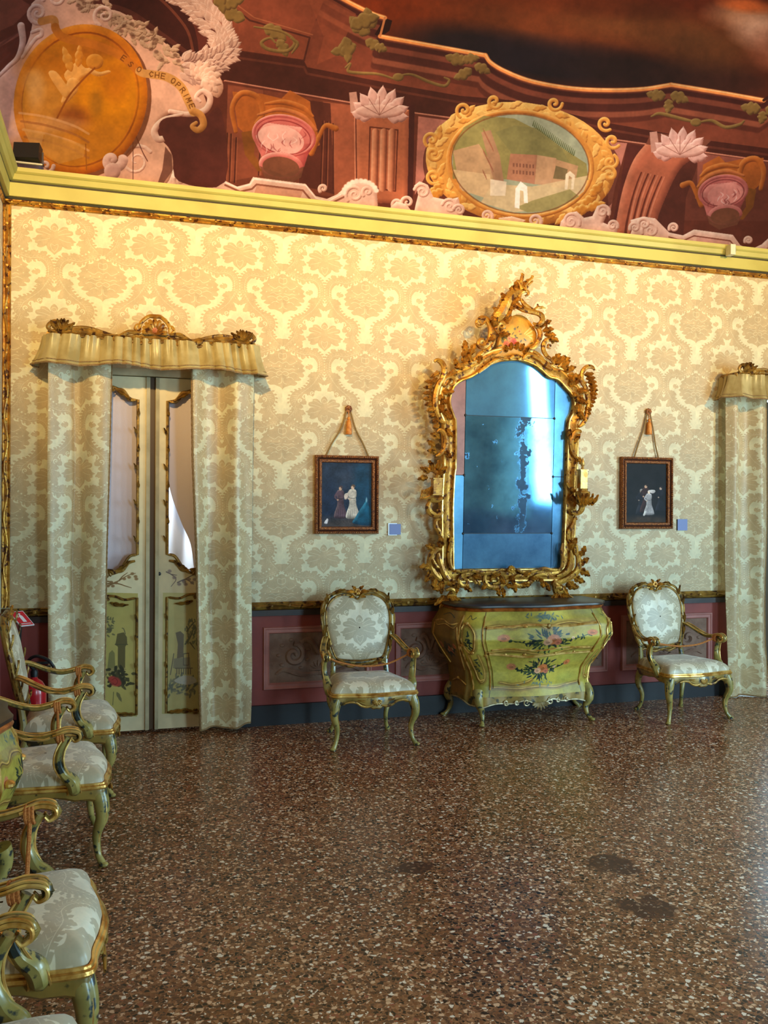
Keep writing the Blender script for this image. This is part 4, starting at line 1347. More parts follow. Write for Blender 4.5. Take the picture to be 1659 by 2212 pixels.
def door_leaf(x0, x1, inner):
    o = pane_outline(x0 + .085, x1 - .085, 2.40, 1.285, .085, .135)
    yb, yf = .05, .018
    mb = MB()
    # face with the shaped hole, as strips from the hole to the leaf's edge
    cx, cz = (x0 + x1) / 2, 1.85

    def rim(p):
        dx, dz = p[0] - cx, p[1] - cz
        k = min(((x1 - x0) / 2) / max(abs(dx), 1e-6), ((2.565 - cz) if dz > 0 else (cz - 1.0)) / max(abs(dz), 1e-6))
        return (cx + dx * k, cz + dz * k)
    V3 = lambda pts, y: [(p[0], y, p[1]) for p in pts]
    R = [rim(p) for p in o]
    n = 6
    rows = []
    for i in range(n + 1):
        rows.append([(a[0] + (b[0] - a[0]) * i / n, yf, a[1] + (b[1] - a[1]) * i / n) for a, b in zip(o, R)])
    rows = [V3(o, yb)] + rows
    U = lambda p: ((pix(p)[0] - 120) / 440, 1 - (pix(p)[1] - 800) / 810)
    mb.grid(rows, 0, [[U(p) for p in r] for r in rows], closed_u=True)
    # corners left by the radial strips, and the lower half
    for xa, xb, za, zb in ((x0, x1, .02, 1.0),):
        g = [[(xa + (xb - xa) * j / 8, yf, za + (zb - za) * i / 10) for j in range(9)] for i in range(11)]
        mb.grid(g, 0, [[U(p) for p in r] for r in g])
    for sx in (x0, x1):
        p0 = [q for q in R if abs(q[0] - sx) < 1e-6]
        for zc, zz in ((2.565, max(q[1] for q in p0)), (1.0, min(q[1] for q in p0))):
            ed = [q for q in R if abs(q[1] - zc) < 1e-6]
            xx = min((q[0] for q in ed), key=lambda a: abs(a - sx))
            tri = [(sx, yf, zz), (sx, yf, zc), (xx, yf, zc)]
            mb.add(tri, [(0, 1, 2)], 0, [U(p) for p in tri])
    mb.box(x0, x1, yf + .001, yb, .02, 1.02).box(x0, x0 + .05, yf + .001, yb, 1.0, 2.565).box(x1 - .05, x1, yf + .001, yb, 1.0, 2.565).box(x0, x1, yf + .001, yb, 2.50, 2.565)
    lf = mb.build('door_leaf', M_DOOR, door)
    mb = MB()
    mb.add(V3(o, .038), [tuple(range(len(o)))])
    mb.build('glass_pane', M_GLASS, lf, smooth=False)
    g = MB()
    g.tube(V3(o, .013), .0105, 7, closed=True)
    for k in range(8):
        for sx in (x0 + .085, x1 - .085):
            leaf3(g, sx, 1.36 + .13 * k, PI / 2 + .25 * (-1) ** k, .07, .012, .012, .012, .3, 2)
    for zz, sg in ((2.47, 1), (1.165, -1)):
        shell3(g, cx, zz - .02 * sg, sg * PI / 2, .06, 7, .01, 2.6)
        for s in (1, -1):
            scroll(g, [(cx + s * .05, zz), (cx + s * .10, zz - sg * .01), (cx + s * .14, zz - sg * .06), (cx + s * .19, zz - sg * .075)], [.012, .016, .014, .008], .012)
            leaf3(g, cx + s * .06, zz - .01 * sg, (0 if s > 0 else PI) - s * sg * .3, .12, .02, .012, .015, -s * sg * .6)
    pz = .975
    pb = .135
    fr_ = [(x0 + .085, pb), (x1 - .085, pb), (x1 - .085, pz)] + spl([(x1 - .085, pz), (cx + .12, pz - .012), (cx + .06, pz + .012), (cx, pz + .018), (cx - .06, pz + .012), (cx - .12, pz - .012), (x0 + .085, pz)], 4)[1:]
    g.tube(V3(fr_, .013), .0095, 7, closed=True)
    for s in (1, -1):
        for zz in (.25, .45, .65, .8): leaf3(g, cx + s * ((x1 - x0) / 2 - .085), zz, PI / 2, .06, .011, .012, .01, .3, 2)
        leaf3(g, cx + s * .02, pb, (0 if s > 0 else PI) + s * .2, .16, .022, .012, .015, -s * .3)
        leaf3(g, cx + s * .02, pz - .03, (0 if s > 0 else PI) - s * .4, .13, .018, .012, .015, s * .5)
        leaf3(g, cx + s * .2, pb, (0 if s < 0 else PI) - s * .2, .1, .016, .012, .012, s * .3)
    flower3(g, cx, pb, .022, .012)
    flower3(g, cx, pz, .02, .012)
    g.build('gilt_moulding', M_GILT_D, lf)
    e = MB().box(inner - .012, inner + .012, .004, .022, .02, 2.565)
    e.build('meeting_stile', M_JAMB, lf, smooth=False)
    return lf


lfL = door_leaf(-.394, .186, .172)
lfR = door_leaf(.224, .8045, .238)
kx, kz = on_wall(345, 1244)
MB().lathe([(0, 0), (.012, 0), (.014, .004), (.008, .007), (0, .006)], seg=14).build('keyhole', M_BLACK, lfR)
k_ = [o for o in lfR.children if o.name.startswith('keyhole')][0]
k_.rotation_euler = (PI / 2, 0, 0)
k_.location = (kx, .018, kz)
# linings behind the panes
cl = MB()
g = [[(-.33 + .46 * j / 20, .075 + .004 * math.sin(j * 1.3), 1.1 + 1.42 * i / 6) for j in range(21)] for i in range(7)]
cl.grid(g)
tag(cl.build('glass_lining_cloth', M_CLOTH), 'flat white cloth stretched behind the glass of the left door leaf', 'cloth')
cl = MB()
cut = spl([(354, 985), (360, 1030), (372, 1080), (393, 1135), (412, 1178), (420, 1230)], 5)
rows = []
for i in range(len(cut)):
    x, z = on_wall(cut[i][0], cut[i][1], .09)
    rows.append([(x + (.79 - x) * t, .085 + .008 * math.sin(9 * t + z * 2), z) for t in np.linspace(0, 1, 12)])
top = [(.26 + .53 * t, .085 + .008 * math.sin(9 * t + 5), 2.52) for t in np.linspace(0, 1, 12)]
cl.grid([top] + rows)
tag(cl.build('door_drape', M_CLOTH), 'grey drape drawn aside behind the glass of the right door leaf', 'drape')
sh = MB()
g = []
for i in range(17):
    t = i / 16
    g.append([(.24 + .58 * s + .05 * t * math.sin(s * 3), .33 + .02 * math.sin(26 * s + 4 * t) + .05 * t * s, 1.0 + 1.2 * (1 - t)) for s in np.linspace(0, 1, 60)])
sh.grid(g)
tag(sh.build('sheer_curtain', M_SHEER), 'bright white sheer curtain glowing behind the right door leaf', 'curtain')


# ------------------------------------------------------------------ damask curtains and gilt pelmets
def curtain(name, left, right, label, inner, seed, bottom=.05, side=1, folds=(3, .035)):
    """left/right: lists of (x, z) down the two edges, from the top"""
    rr = random.Random(seed)
    n, m = 60, 80
    zl = [p[1] for p in left][::-1]
    rows, uv = [], []
    ph = [rr.uniform(0, 6) for _ in range(5)]
    for i in range(n + 1):
        t = i / n
        z = 2.63 + (bottom - 2.63) * t
        xa = float(np.interp(z, [p[1] for p in left][::-1], [p[0] for p in left][::-1]))
        xb = float(np.interp(z, [p[1] for p in right][::-1], [p[0] for p in right][::-1]))
        r, u = [], []
        L = 0.0
        prev = None
        crumple = max(0, (t - .72) / .28) ** 1.5
        for j in range(m + 1):
            s = j / m
            x = xa + (xb - xa) * s
            y = -.10 - folds[1] * (math.sin(2 * PI * folds[0] * s + ph[0] + .5 * math.sin(2 * t + ph[1])) + .16 * math.sin(2 * PI * (folds[0] * 2.3) * s + ph[2] - t))
            y -= .018 * math.sin(3.2 * t * PI + 5 * s + ph[3]) * t
            y -= crumple * .045 * (math.sin(9 * t * PI + 6 * s * side + ph[4]) * .35 + math.sin(PI * s) * .9)
            y = min(y, -.045)
            p = (x, y, z + (.004 * math.sin(9 * s + ph[1]) if i == n else 0))
            if prev: L += math.hypot(p[0] - prev[0], p[1] - prev[1])
            prev = p
            r.append(p)
            u.append(L)
        rows.append(r)
        off = -u[m // 2]
        uv.append([((a + off) / DW + .5, (z - 2.18) / DH) for a in u])
    mb = MB()
    mb.grid(rows, 0, uv)
    back = [[(p[0], p[1] + .006, p[2]) for p in r] for r in rows]
    mb.grid([r[::-1] for r in back], 0, [r[::-1] for r in uv])
    o = tag(mb.build(name, M_CURTAIN), label, 'curtain', 'damask door curtains')
    b = MB()
    e = [r[-1 if inner > 0 else 0] for r in rows]
    q = []
    for i in range(len(e) * 2 - 1):
        a, c = e[i // 2], e[min(len(e) - 1, (i + 1) // 2)]
        q.append(((a[0] + c[0]) / 2 - inner * .006, (a[1] + c[1]) / 2 - .003, (a[2] + c[2]) / 2))
    b.tube(q, [.008 + .0025 * (k % 2) for k in range(len(q))], 6, 1.0, .7)
    hem = [rows[-1][j] for j in range(0, m + 1, 2)]
    b.tube([(p[0], p[1] - .002, p[2] + .008) for p in hem], .006, 5)
    b.build('braid', M_BRAID, o)
    return o


M_CART = mat('orange_pink_lacquer', (206, 124, 72), .4, c2=(178, 88, 52), nscale=30)
M_BRAID = mat('tan_woven_braid', (170, 136, 90), .8, c2=(134, 100, 60), nscale=160, bump=.5, bscale=300)
W_ = lambda pts, y: [on_wall(a, b, y) for a, b in pts]
curtain('damask_curtain', W_([(103, 790), (103, 1000), (105, 1200), (108, 1450), (110, 1610)], -.1), W_([(240, 790), (237, 1000), (233, 1200), (231, 1450), (230, 1610)], -.1),
        'damask curtain left of the painted double door, behind the armchairs', 1, 3, .03, 1, (1.3, .055))
curtain('damask_curtain', W_([(408, 790), (412, 1000), (422, 1200), (428, 1400), (434, 1600)], -.1), W_([(547, 790), (546, 1000), (546, 1250), (550, 1450), (547, 1600)], -.1),
        'damask curtain right of the painted double door, its hem crumpled', -1, 8, .03, -1, (1.4, .055))
xa = on_wall(1565, 900, -.1)[0]
curtain('damask_curtain', [(xa, 3), (xa + .005, 0)], [(xa + .43, 3), (xa + .45, 0)], 'damask curtain at the right edge, beside the second armchair of the back wall', 1, 14, .004, 1, (1.5, .045))


def pelmet(cx, hw, label):
    """carved gilt board with a shell crest over a gathered silk valance"""
    root = empty('pelmet', (cx, 0, 2.8), 0, label, 'pelmet', 'carved gilt pelmets over the doorways')
    yf = -.21
    zc = lambda s: 2.80 - 2.8 + .012 * math.cos(s * 9) - .01 * math.cos(s * 4)
    g = MB()
    wave = [(hw * s, zc(s)) for s in np.linspace(-1, 1, 41)]
    g.tube([(x, yf, z) for x, z in wave], .029, 8)
    g.tube([(x, yf - .02, z - .025 + .008 * math.sin(x * 16)) for x, z in wave], .010, 6)
    g.tube([(x, yf - .012, z + .022 + .008 * math.cos(x * 14)) for x, z in wave], .011, 6)
    for s in (1, -1):
        g.tube([(s * hw, yf, zc(1)), (s * (hw + .005), yf * .5, zc(1)), (s * (hw + .005), -.01, zc(1))], .024, 8)
        for k in range(7):
            a = .4 + k * .38
            leaf3(g, s * (hw - .06 - .02 * (k % 3)), .015, (PI / 2 - s * (.9 - .3 * k)), .085, .022, yf - .02, .02, .4 * s, 2)
        scroll(g, [(s * (hw - .16), .02), (s * (hw - .1), .06), (s * (hw - .03), .075), (s * (hw + .01), .04), (s * (hw - .01), .01)], [.01, .016, .018, .016, .01], yf - .02)
        scroll(g, [(s * .1, .03), (s * .17, .035), (s * .24, 0.0), (s * .30, -.012), (s * .36, .01), (s * .42, .012)], [.014, .018, .014, .014, .014, .008], yf - .022)
        scroll(g, [(s * .14, -.035), (s * .20, -.045), (s * .26, -.03), (s * .3, -.012)], [.006, .014, .014, .006], yf - .025)
        for k in range(9):
            x = s * (.16 + (hw - .24) * k / 8)
            leaf3(g, x, .005 * (-1) ** k, (0 if s > 0 else PI) + .3 * (-1) ** k, .075, .017, yf - .018, .010, -.5 * (-1) ** k, 2)
    g.build('carved_board', M_GILT_D, root)
    c = MB()
    shell3(c, 0, .03, PI / 2, .105, 9, yf - .02, 2.9, lift=.03)
    scroll(c, [(-.10, .035), (-.095, .10), (-.045, .15), (.0, .155), (.045, .15), (.095, .10), (.10, .035)], [.008, .014, .014, .016, .014, .014, .008], yf - .02)
    for s in (1, -1): scroll(c, [(s * .10, .035), (s * .13, .06), (s * .115, .09), (s * .095, .075)], [.008, .012, .011, .006], yf - .02)
    co_ = c.build('shell_crest', M_GILT, root)
    MB().ball((0, yf - .03, .075), .05, 7, 1.1, .45, .8).build('painted_cartouche', M_CART, co_)
    mb = MB()
    rows, uv = [], []
    n, m = 8, 360
    rr = random.Random(int(cx * 10))
    fr1 = [rr.uniform(0, 6) for _ in range(6)]
    P = hw * 2 + 2 * abs(yf)
    for i in range(n + 1):
        t = i / n
        z = -.005 - .205 * t
        r, u = [], []
        for j in range(m + 1):
            d = P * j / m
            fl = 1 + .045 * t
            if d < abs(yf): x, y, nx, ny = -hw, -d, -1, 0
            elif d < abs(yf) + 2 * hw: x, y, nx, ny = -hw + d - abs(yf), yf, 0, -1
            else: x, y, nx, ny = hw, yf + (d - abs(yf) - 2 * hw), 1, 0
            pl = (.036 - .010 * t) * (abs(math.sin(38 * d + 1.9 * math.sin(9 * d + fr1[0]))) ** .7 - .5) + (.008 + .014 * t) * math.sin(21 * d + fr1[1] + 1.5 * math.sin(4 * d)) + .012 * t * math.sin(11 * d + fr1[2])
            off = pl + .006 * (1 - t) * math.sin(118 * d + 2 * math.sin(13 * d)) + .028 + .03 * t - .012 * math.sin(PI * t)
            r.append((x * fl + nx * off, min(y * (1 + .12 * t) + ny * off, -.012) if ny else min(y, -.012), z + (.010 * math.sin(11 * d + fr1[2]) * t)))
            u.append((d / DW * 1.3, z / DH))
        rows.append(r)
        uv.append(u)
    mb.grid(rows, 0, uv)
    mb.grid([[(p[0], p[1] + .005, p[2]) for p in r][::-1] for r in rows], 0, [r[::-1] for r in uv])
    vo = mb.build('valance', M_VALANCE, root)
    b = MB()
    for k, rw in ((-1, .006), (-2, .003)):
        b.tube([(p[0], p[1] - .003, p[2]) for p in rows[k][::3]], rw, 5)
    b.build('braid', M_BRAID, vo)
    return root


M_VALANCE = mat('gathered_valance_silk', (194, 174, 118), .30, sheen=.2, c2=(168, 146, 90), nscale=9, bump=.05, bscale=300)
pelmet(.207, .685, 'carved gilt pelmet with gathered valance over the painted double door')
pelmet(5.795, .735, 'carved gilt pelmet with gathered valance cut off at the right edge')
# ------------------------------------------------------------------ the great gilt mirror, leaning forward from the chair rail
MLEAN = math.radians(2.3)
MO = Vector((3.02, -.062, .925))
MUP = Vector((0, -math.sin(MLEAN), math.cos(MLEAN)))
MN = Vector((0, -math.cos(MLEAN), -math.sin(MLEAN)))


def mp(px, py, d=.04):
    """point of the mirror's own plane (raised d towards the room) on a sight line"""
    r = Vector(ray(px, py))
    e = Vector((0, -DIST, EYE_H))
    t = ((MO + MN * d) - e).dot(MN) / r.dot(MN)
    p = e + r * t - MO
    return (p.x, p.dot(MUP))


c5 = lambda pts, d=.05: [mp(880 + x / 3.77, 570 + y / 3.77, d) for x, y in pts]
c6 = lambda pts, d=.05: [mp(880 + x / 3.77, 960 + y / 3.77, d) for x, y in pts]
mir = empty('gilt_mirror', MO, 0, 'tall gilt rococo mirror with blue aged glass above the green commode', 'mirror')
mir.rotation_euler = (MLEAN, 0, 0)

inner = (c5([(390, 1620), (388, 1300), (374, 1240), (345, 1160), (340, 1100), (365, 1010), (420, 960), (490, 932), (540, 905), (600, 860), (700, 806), (800, 786), (900, 786), (1000, 820), (1060, 860), (1130, 920),
              (1200, 940), (1260, 1000), (1312, 1060), (1332, 1120), (1320, 1200), (1290, 1270), (1283, 1400), (1278, 1620)], .01) +
         c6([(1272, 350), (1265, 600), (1258, 800), (1256, 960), (1240, 990), (1150, 992), (880, 996), (620, 1002), (460, 1006), (395, 1008), (378, 985), (375, 800), (370, 500), (380, 250)], .01))
INN = spl(inner, 4, True)
nI = len(INN)


def offs(pts, d):
    out = []
    n = len(pts)
    for i in range(n):
        a, b = pts[(i - 3) % n], pts[(i + 3) % n]
        t = Vector((b[0] - a[0], b[1] - a[1])).normalized()
        out.append((pts[i][0] - t.y * d, pts[i][1] + t.x * d))
    return out


fm = MB()
prof = [(0, .0), (0, -.03), (.010, -.042), (.022, -.034), (.028, -.022), (.05, -.026), (.075, -.042), (.098, -.036), (.112, -.014), (.112, .02), (0, .02)]
fm.grid([[(p[0], y, p[1]) for p in offs(INN, d)] for d, y in prof], 0, closed_u=True)
fo = fm.build('frame', M_GILT, mir)
bd = MB()
for d, y, r in ((.010, -.040, .008), (.10, -.034, .010)):
    bd.tube([(p[0], y, p[1]) for p in offs(INN, d)], r, 6, closed=True)
bd.build('gilt_bead', M_GILT_L, fo)
bk = MB()
o_ = offs(INN, .05)
bk.add([(p[0], .018, p[1]) for p in o_] + [(p[0], .004, p[1]) for p in o_], [tuple(range(nI)), tuple(range(nI, 2 * nI))])
bk.build('backboard', M_DARKW, mir, smooth=False)


def aged_mirror(name, tint, rough, spots, worn, seed, metal=.8, streak=None):
    m = mat(name, tint, rough, metal)
    nt = m.node_tree
    N, Lk = nt.nodes, nt.links
    b = N['Principled BSDF']
    tc = N.new('ShaderNodeTexCoord')

    def ns(scale, a, z, det=6):
        mp_ = N.new('ShaderNodeMapping')
        mp_.inputs['Location'].default_value = (seed, 0, seed * 2)
        Lk.new(tc.outputs['Object'], mp_.inputs[0])
        n = N.new('ShaderNodeTexNoise')
        n.inputs['Scale'].default_value, n.inputs['Detail'].default_value = scale, det
        n.inputs['Roughness'].default_value = .65
        Lk.new(mp_.outputs[0], n.inputs['Vector'])
        r = N.new('ShaderNodeMapRange')
        r.inputs['From Min'].default_value, r.inputs['From Max'].default_value = a, z
        Lk.new(n.outputs['Fac'], r.inputs['Value'])
        return r.outputs['Result']
    x = N.new('ShaderNodeMix')
    x.data_type = 'RGBA'
    Lk.new(ns(3.4, worn[0], worn[1]), x.inputs['Factor'])
    x.inputs[6].default_value, x.inputs[7].default_value = srgb(tint), srgb(worn[2])
    x2 = N.new('ShaderNodeMix')
    x2.data_type = 'RGBA'
    f = ns(7, spots, spots + .05, 9)
    if streak:
        # tarnished streak running down the silvering
        sp = N.new('ShaderNodeSeparateXYZ')
        Lk.new(tc.outputs['Object'], sp.inputs[0])

        def mth(op, a, c):
            q = N.new('ShaderNodeMath')
            q.operation = op
            for i_, v_ in enumerate((a, c)):
                if isinstance(v_, (int, float)): q.inputs[i_].default_value = v_
                else: Lk.new(v_, q.inputs[i_])
            return q.outputs[0]
        d_ = mth('DIVIDE', mth('ABSOLUTE', mth('SUBTRACT', sp.outputs[0], streak[0]), 0), streak[1])
        w_ = ns(9, .36, .62, 8)
        e_ = N.new('ShaderNodeMapRange')
        e_.inputs['From Min'].default_value, e_.inputs['From Max'].default_value = .55, .35
        Lk.new(mth('SUBTRACT', d_, mth('MULTIPLY', mth('SUBTRACT', w_, .55), 1.3)), e_.inputs['Value'])
        f = mth('MAXIMUM', f, mth('MULTIPLY', e_.outputs['Result'], .9))
    Lk.new(f, x2.inputs['Factor'])
    Lk.new(x.outputs[2], x2.inputs[6])
    x2.inputs[7].default_value = srgb((34, 36, 42))
    Lk.new(x2.outputs[2], b.inputs['Base Color'])
    r = N.new('ShaderNodeMapRange')
    r.inputs['To Min'].default_value, r.inputs['To Max'].default_value = rough, .5
    Lk.new(f, r.inputs['Value'])
    Lk.new(r.outputs[0], b.inputs['Roughness'])
    return m


BLU = (112, 182, 236)
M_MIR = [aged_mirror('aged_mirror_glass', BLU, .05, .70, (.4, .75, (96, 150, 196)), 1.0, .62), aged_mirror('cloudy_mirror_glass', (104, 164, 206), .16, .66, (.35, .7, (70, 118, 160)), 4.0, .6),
         aged_mirror('brown_reflection_glass', (150, 100, 88), .28, .68, (.4, .7, (112, 72, 64)), 7.0, .6), aged_mirror('spotted_mirror_glass', (112, 180, 226), .07, .62, (.4, .7, (78, 130, 172)), 2.4, .85, (mp(1133, 1000)[0], .075)), aged_mirror('pale_mirror_glass', (120, 194, 240), .2, .70, (.4, .7, (96, 160, 206)), 5.4, .45)]  # brown pane: an angled reflection is put into its base colour


def clip(poly, a, b, keep):
    """keep the side of line a-b whose sign is keep"""
    out = []
    sg = lambda p: keep * ((b[0] - a[0]) * (p[1] - a[1]) - (b[1] - a[1]) * (p[0] - a[0]))
    n = len(poly)
    for i in range(n):
        p, q = poly[i], poly[(i + 1) % n]
        sp, sq = sg(p), sg(q)
        if sp >= 0: out.append(p)
        if sp * sq < 0:
            t = sp / (sp - sq)
            out.append((p[0] + (q[0] - p[0]) * t, p[1] + (q[1] - p[1]) * t))
    return out


xl_, xr_ = mp(1003, 1000, .01)[0], mp(1195, 1000, .01)[0]
z1, z2, z3 = mp(1100, 898, .01)[1], mp(1000, 1025, .01)[1], mp(1100, 1150, .01)[1]
gp = .0025
VLc, VRc = lambda k, p: clip(p, (xl_, 0), (xl_, 1), k), lambda k, p: clip(p, (xr_, 0), (xr_, 1), k)


def HZ(z, k, p): return clip(p, (0, z), (1, z), k)


mid = clip(clip(INN, (xl_ + gp, 0), (xl_ + gp, 1), -1), (xr_ - gp, 0), (xr_ - gp, 1), 1)
lft = clip(INN, (xl_ - gp, 0), (xl_ - gp, 1), 1)
rgt = clip(INN, (xr_ + gp, 0), (xr_ + gp, 1), -1)
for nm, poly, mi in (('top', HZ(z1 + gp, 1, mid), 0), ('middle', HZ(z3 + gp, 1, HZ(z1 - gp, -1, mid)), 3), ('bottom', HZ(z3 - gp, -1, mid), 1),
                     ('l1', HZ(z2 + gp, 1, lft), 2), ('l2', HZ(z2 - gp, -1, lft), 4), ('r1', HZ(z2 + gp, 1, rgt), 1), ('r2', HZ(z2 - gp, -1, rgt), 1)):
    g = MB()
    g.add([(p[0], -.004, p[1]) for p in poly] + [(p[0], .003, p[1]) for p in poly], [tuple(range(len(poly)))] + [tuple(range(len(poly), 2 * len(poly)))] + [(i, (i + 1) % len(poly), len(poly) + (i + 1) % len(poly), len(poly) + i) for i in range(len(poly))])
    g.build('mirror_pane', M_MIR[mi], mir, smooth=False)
for x in (xl_, xr_):
    for z in (z1, z2, z3): MB().ball((x, -.005, z), .011, 5, 1, .6, 1).build('glass_stud', M_BLACK, mir)

# ---- carved scrollwork
cr_ = MB()
pick = lambda x: cr_


def S5(pts, r, y=-.04, lift=.0): scroll(pick(pts[0][0]), c5(pts), r, y, lift=lift)


def L5(x, y, a, ln, wd, cu=.6, yy=-.04, lo=3): leaf3(pick(x), *c5([(x, y)])[0], a, ln, wd, yy, .03, cu, lo)


# cresting: left C scroll, climbing acanthus with broken twigs, right scrolls
S5([(585, 480), (560, 450), (545, 470), (560, 500), (600, 490), (625, 440), (590, 425), (560, 440)], [.008, .012, .014, .012, .012, .010], -.06)
S5([(560, 440), (620, 440), (658, 500), (662, 580), (640, 640), (600, 668), (565, 655), (575, 620), (605, 615), (612, 640)], [.012, .024, .026, .026, .022, .018, .010], -.06)
S5([(690, 560), (690, 620), (660, 680), (620, 705), (600, 690)], [.012, .018, .018, .014, .008], -.05)
S5([(700, 520), (690, 450), (720, 400), (750, 330), (775, 285), (815, 245), (870, 215), (905, 180)], [.02, .045, .05, .045, .042, .04, .034, .024], -.07, .06)
for k, (x, y, a) in enumerate(((715, 420, 2.2), (735, 370, 2.0), (760, 320, 1.9), (800, 270, 1.7), (840, 240, 1.5), (870, 215, 1.2), (740, 430, .4), (770, 380, .7), (800, 330, .5), (830, 330, -.3), (720, 460, 3.0), (700, 500, 2.6))):
    L5(x, y, a, .085, .032, .5 * (-1) ** k, -.10)
S5([(880, 215), (868, 180), (850, 150), (835, 155)], [.020, .016, .014, .008], -.13)
S5([(868, 175), (880, 130), (885, 100), (875, 85)], [.016, .016, .014, .007], -.13)
S5([(885, 110), (898, 95)], [.010, .006], -.13)
S5([(900, 190), (925, 160), (950, 135), (968, 112), (955, 105)], [.018, .014, .013, .010, .007], -.13)
S5([(905, 215), (930, 185), (955, 160), (974, 145)], [.020, .014, .012, .006], -.12)
S5([(930, 160), (925, 140), (940, 130)], [.010, .009, .005], -.12)
S5([(870, 300), (880, 250), (905, 225), (940, 225), (945, 250), (920, 260)], [.016, .018, .016, .014, .012, .007], -.10)
S5([(850, 300), (850, 340), (890, 370), (950, 390), (1010, 405), (1045, 430), (1050, 470), (1020, 495), (985, 480)], [.014, .022, .024, .022, .022, .024, .022, .018, .009], -.10, .03)
S5([(880, 290), (905, 330), (950, 365), (990, 385)], [.012, .018, .018, .014], -.12)
S5([(990, 375), (1020, 355), (1050, 360), (1080, 362)], [.012, .011, .009, .004], -.12)
S5([(1005, 365), (1015, 340), (1008, 330)], [.009, .008, .004], -.12)
S5([(1035, 360), (1050, 350), (1062, 352)], [.007, .006, .003], -.12)
S5([(1010, 495), (1045, 520), (1060, 570), (1045, 625), (1015, 665), (975, 685), (955, 668)], [.014, .020, .022, .022, .02, .016, .009], -.07)
S5([(720, 560), (700, 530), (705, 490), (740, 475), (765, 495), (750, 520), (730, 510)], [.012, .02, .022, .02, .016, .012, .007], -.08)
for x, y, a, cu in ((760, 480, .6, .5), (730, 560, -.4, .6), (700, 590, 3.4, .5), (1075, 500, .9, -.6), (1085, 540, .5, -.6), (1100, 570, .2, -.5), (1130, 590, -.2, -.5), (1060, 520, 1.2, .5), (760, 470, 2.2, .5)):
    L5(x, y, a, .08, .030, cu, -.07)
S5([(1170, 640), (1160, 610), (1125, 608), (1095, 640), (1092, 690), (1115, 735), (1150, 765), (1175, 800)], [.010, .018, .022, .022, .02, .018, .014, .008], -.06)
S5([(1150, 660), (1130, 650), (1122, 672), (1145, 680)], [.008, .010, .009, .005], -.07)
# shell over the arch and the shoulders
for k, (x, y) in enumerate(((800, 700), (835, 685), (875, 680), (910, 690), (940, 710))):
    L5(x, y + 10, PI / 2 + .5 - .25 * k, .06, .024, 0, -.05, 1)
S5([(820, 765), (850, 745), (880, 742), (905, 758), (890, 775)], [.010, .016, .018, .014, .008], -.06)
S5([(930, 770), (960, 735), (1010, 735), (1070, 770), (1120, 815), (1170, 850)], [.010, .016, .018, .018, .016, .010], -.05)
S5([(810, 770), (740, 765), (670, 800), (620, 840), (570, 880)], [.010, .014, .015, .014, .010], -.05)
S5([(1020, 700), (1060, 730), (1110, 790), (1160, 810), (1185, 800), (1175, 780)], [.012, .016, .018, .016, .012, .007], -.045)
S5([(660, 690), (600, 720), (560, 770), (500, 800), (440, 820)], [.014, .024, .028, .026, .012], -.035)
for x, y, a, ln, cu in ((430, 850, 2.6, .10, -.6), (470, 800, 2.2, .11, -.7), (490, 760, 1.9, .11, .5), (455, 700, 1.3, .08, .7), (520, 800, 2.4, .09, -.5), (470, 830, 3.0, .10, .5), (510, 740, 1.6, .10, -.6), (545, 790, .4, .07, .8), (400, 870, 3.4, .10, .5),
                        (1200, 800, .5, .10, .5), (1230, 820, .2, .10, .6), (1260, 850, .0, .11, .5), (1180, 790, 1.2, .09, -.5), (1240, 800, .9, .09, -.6), (1280, 860, .6, .09, -.4), (1300, 890, -.3, .10, .5)):
    L5(x, y, a, ln, .034, cu, -.035)
S5([(470, 700), (455, 680), (450, 710), (470, 740), (500, 760)], [.006, .010, .012, .014, .012], -.05)
S5([(1210, 770), (1232, 765), (1240, 800), (1220, 830)], [.007, .012, .014, .012], -.05)
cr_.build('cresting', M_GILT, mir)
sideL, sideR = MB(), MB()
pick = lambda x: sideL if x < 830 else sideR
# feathered ears
for k in range(11):
    t = k / 10
    x, y = 262 - 62 * math.sin(PI * min(1, t * 1.1)) , 880 + 430 * t
    leaf3(sideL, *c5([(x - 5, y)])[0], 2.75 + .55 * t + (.9 if k < 2 else 0) - .25 * (k == 0), .095 - .03 * t, .030, -.045, .03, .35, 1)
    x2, y2 = 1440 + 40 * math.sin(PI * min(1, t * 1.1)), 890 + 300 * t
    leaf3(sideR, *c5([(x2, y2)])[0], .35 - .7 * t, .065 - .02 * t, .028, -.045, .03, -.35, 1)
S5([(205, 795), (230, 782), (268, 805), (288, 860), (270, 930), (240, 980), (218, 1050), (212, 1130), (228, 1210), (262, 1270), (300, 1295)], [.010, .018, .024, .024, .022, .024, .024, .024, .022, .018, .010], -.06)
S5([(300, 990), (280, 975), (290, 940), (330, 915), (365, 930), (370, 970), (330, 985)], [.008, .014, .017, .017, .016, .013, .008], -.06)
S5([(250, 960), (290, 925), (335, 905)], [.012, .014, .010], -.05)
S5([(250, 1100), (270, 1170), (300, 1230), (320, 1200)], [.012, .02, .022, .010], -.03)
S5([(1510, 852), (1490, 828), (1450, 826), (1415, 860), (1402, 915), (1418, 968), (1445, 950)], [.008, .016, .02, .021, .02, .018, .009], -.06)
S5([(1408, 930), (1440, 1000), (1462, 1080), (1466, 1150), (1450, 1230), (1420, 1290), (1390, 1315)], [.016, .022, .024, .024, .022, .018, .009], -.055)
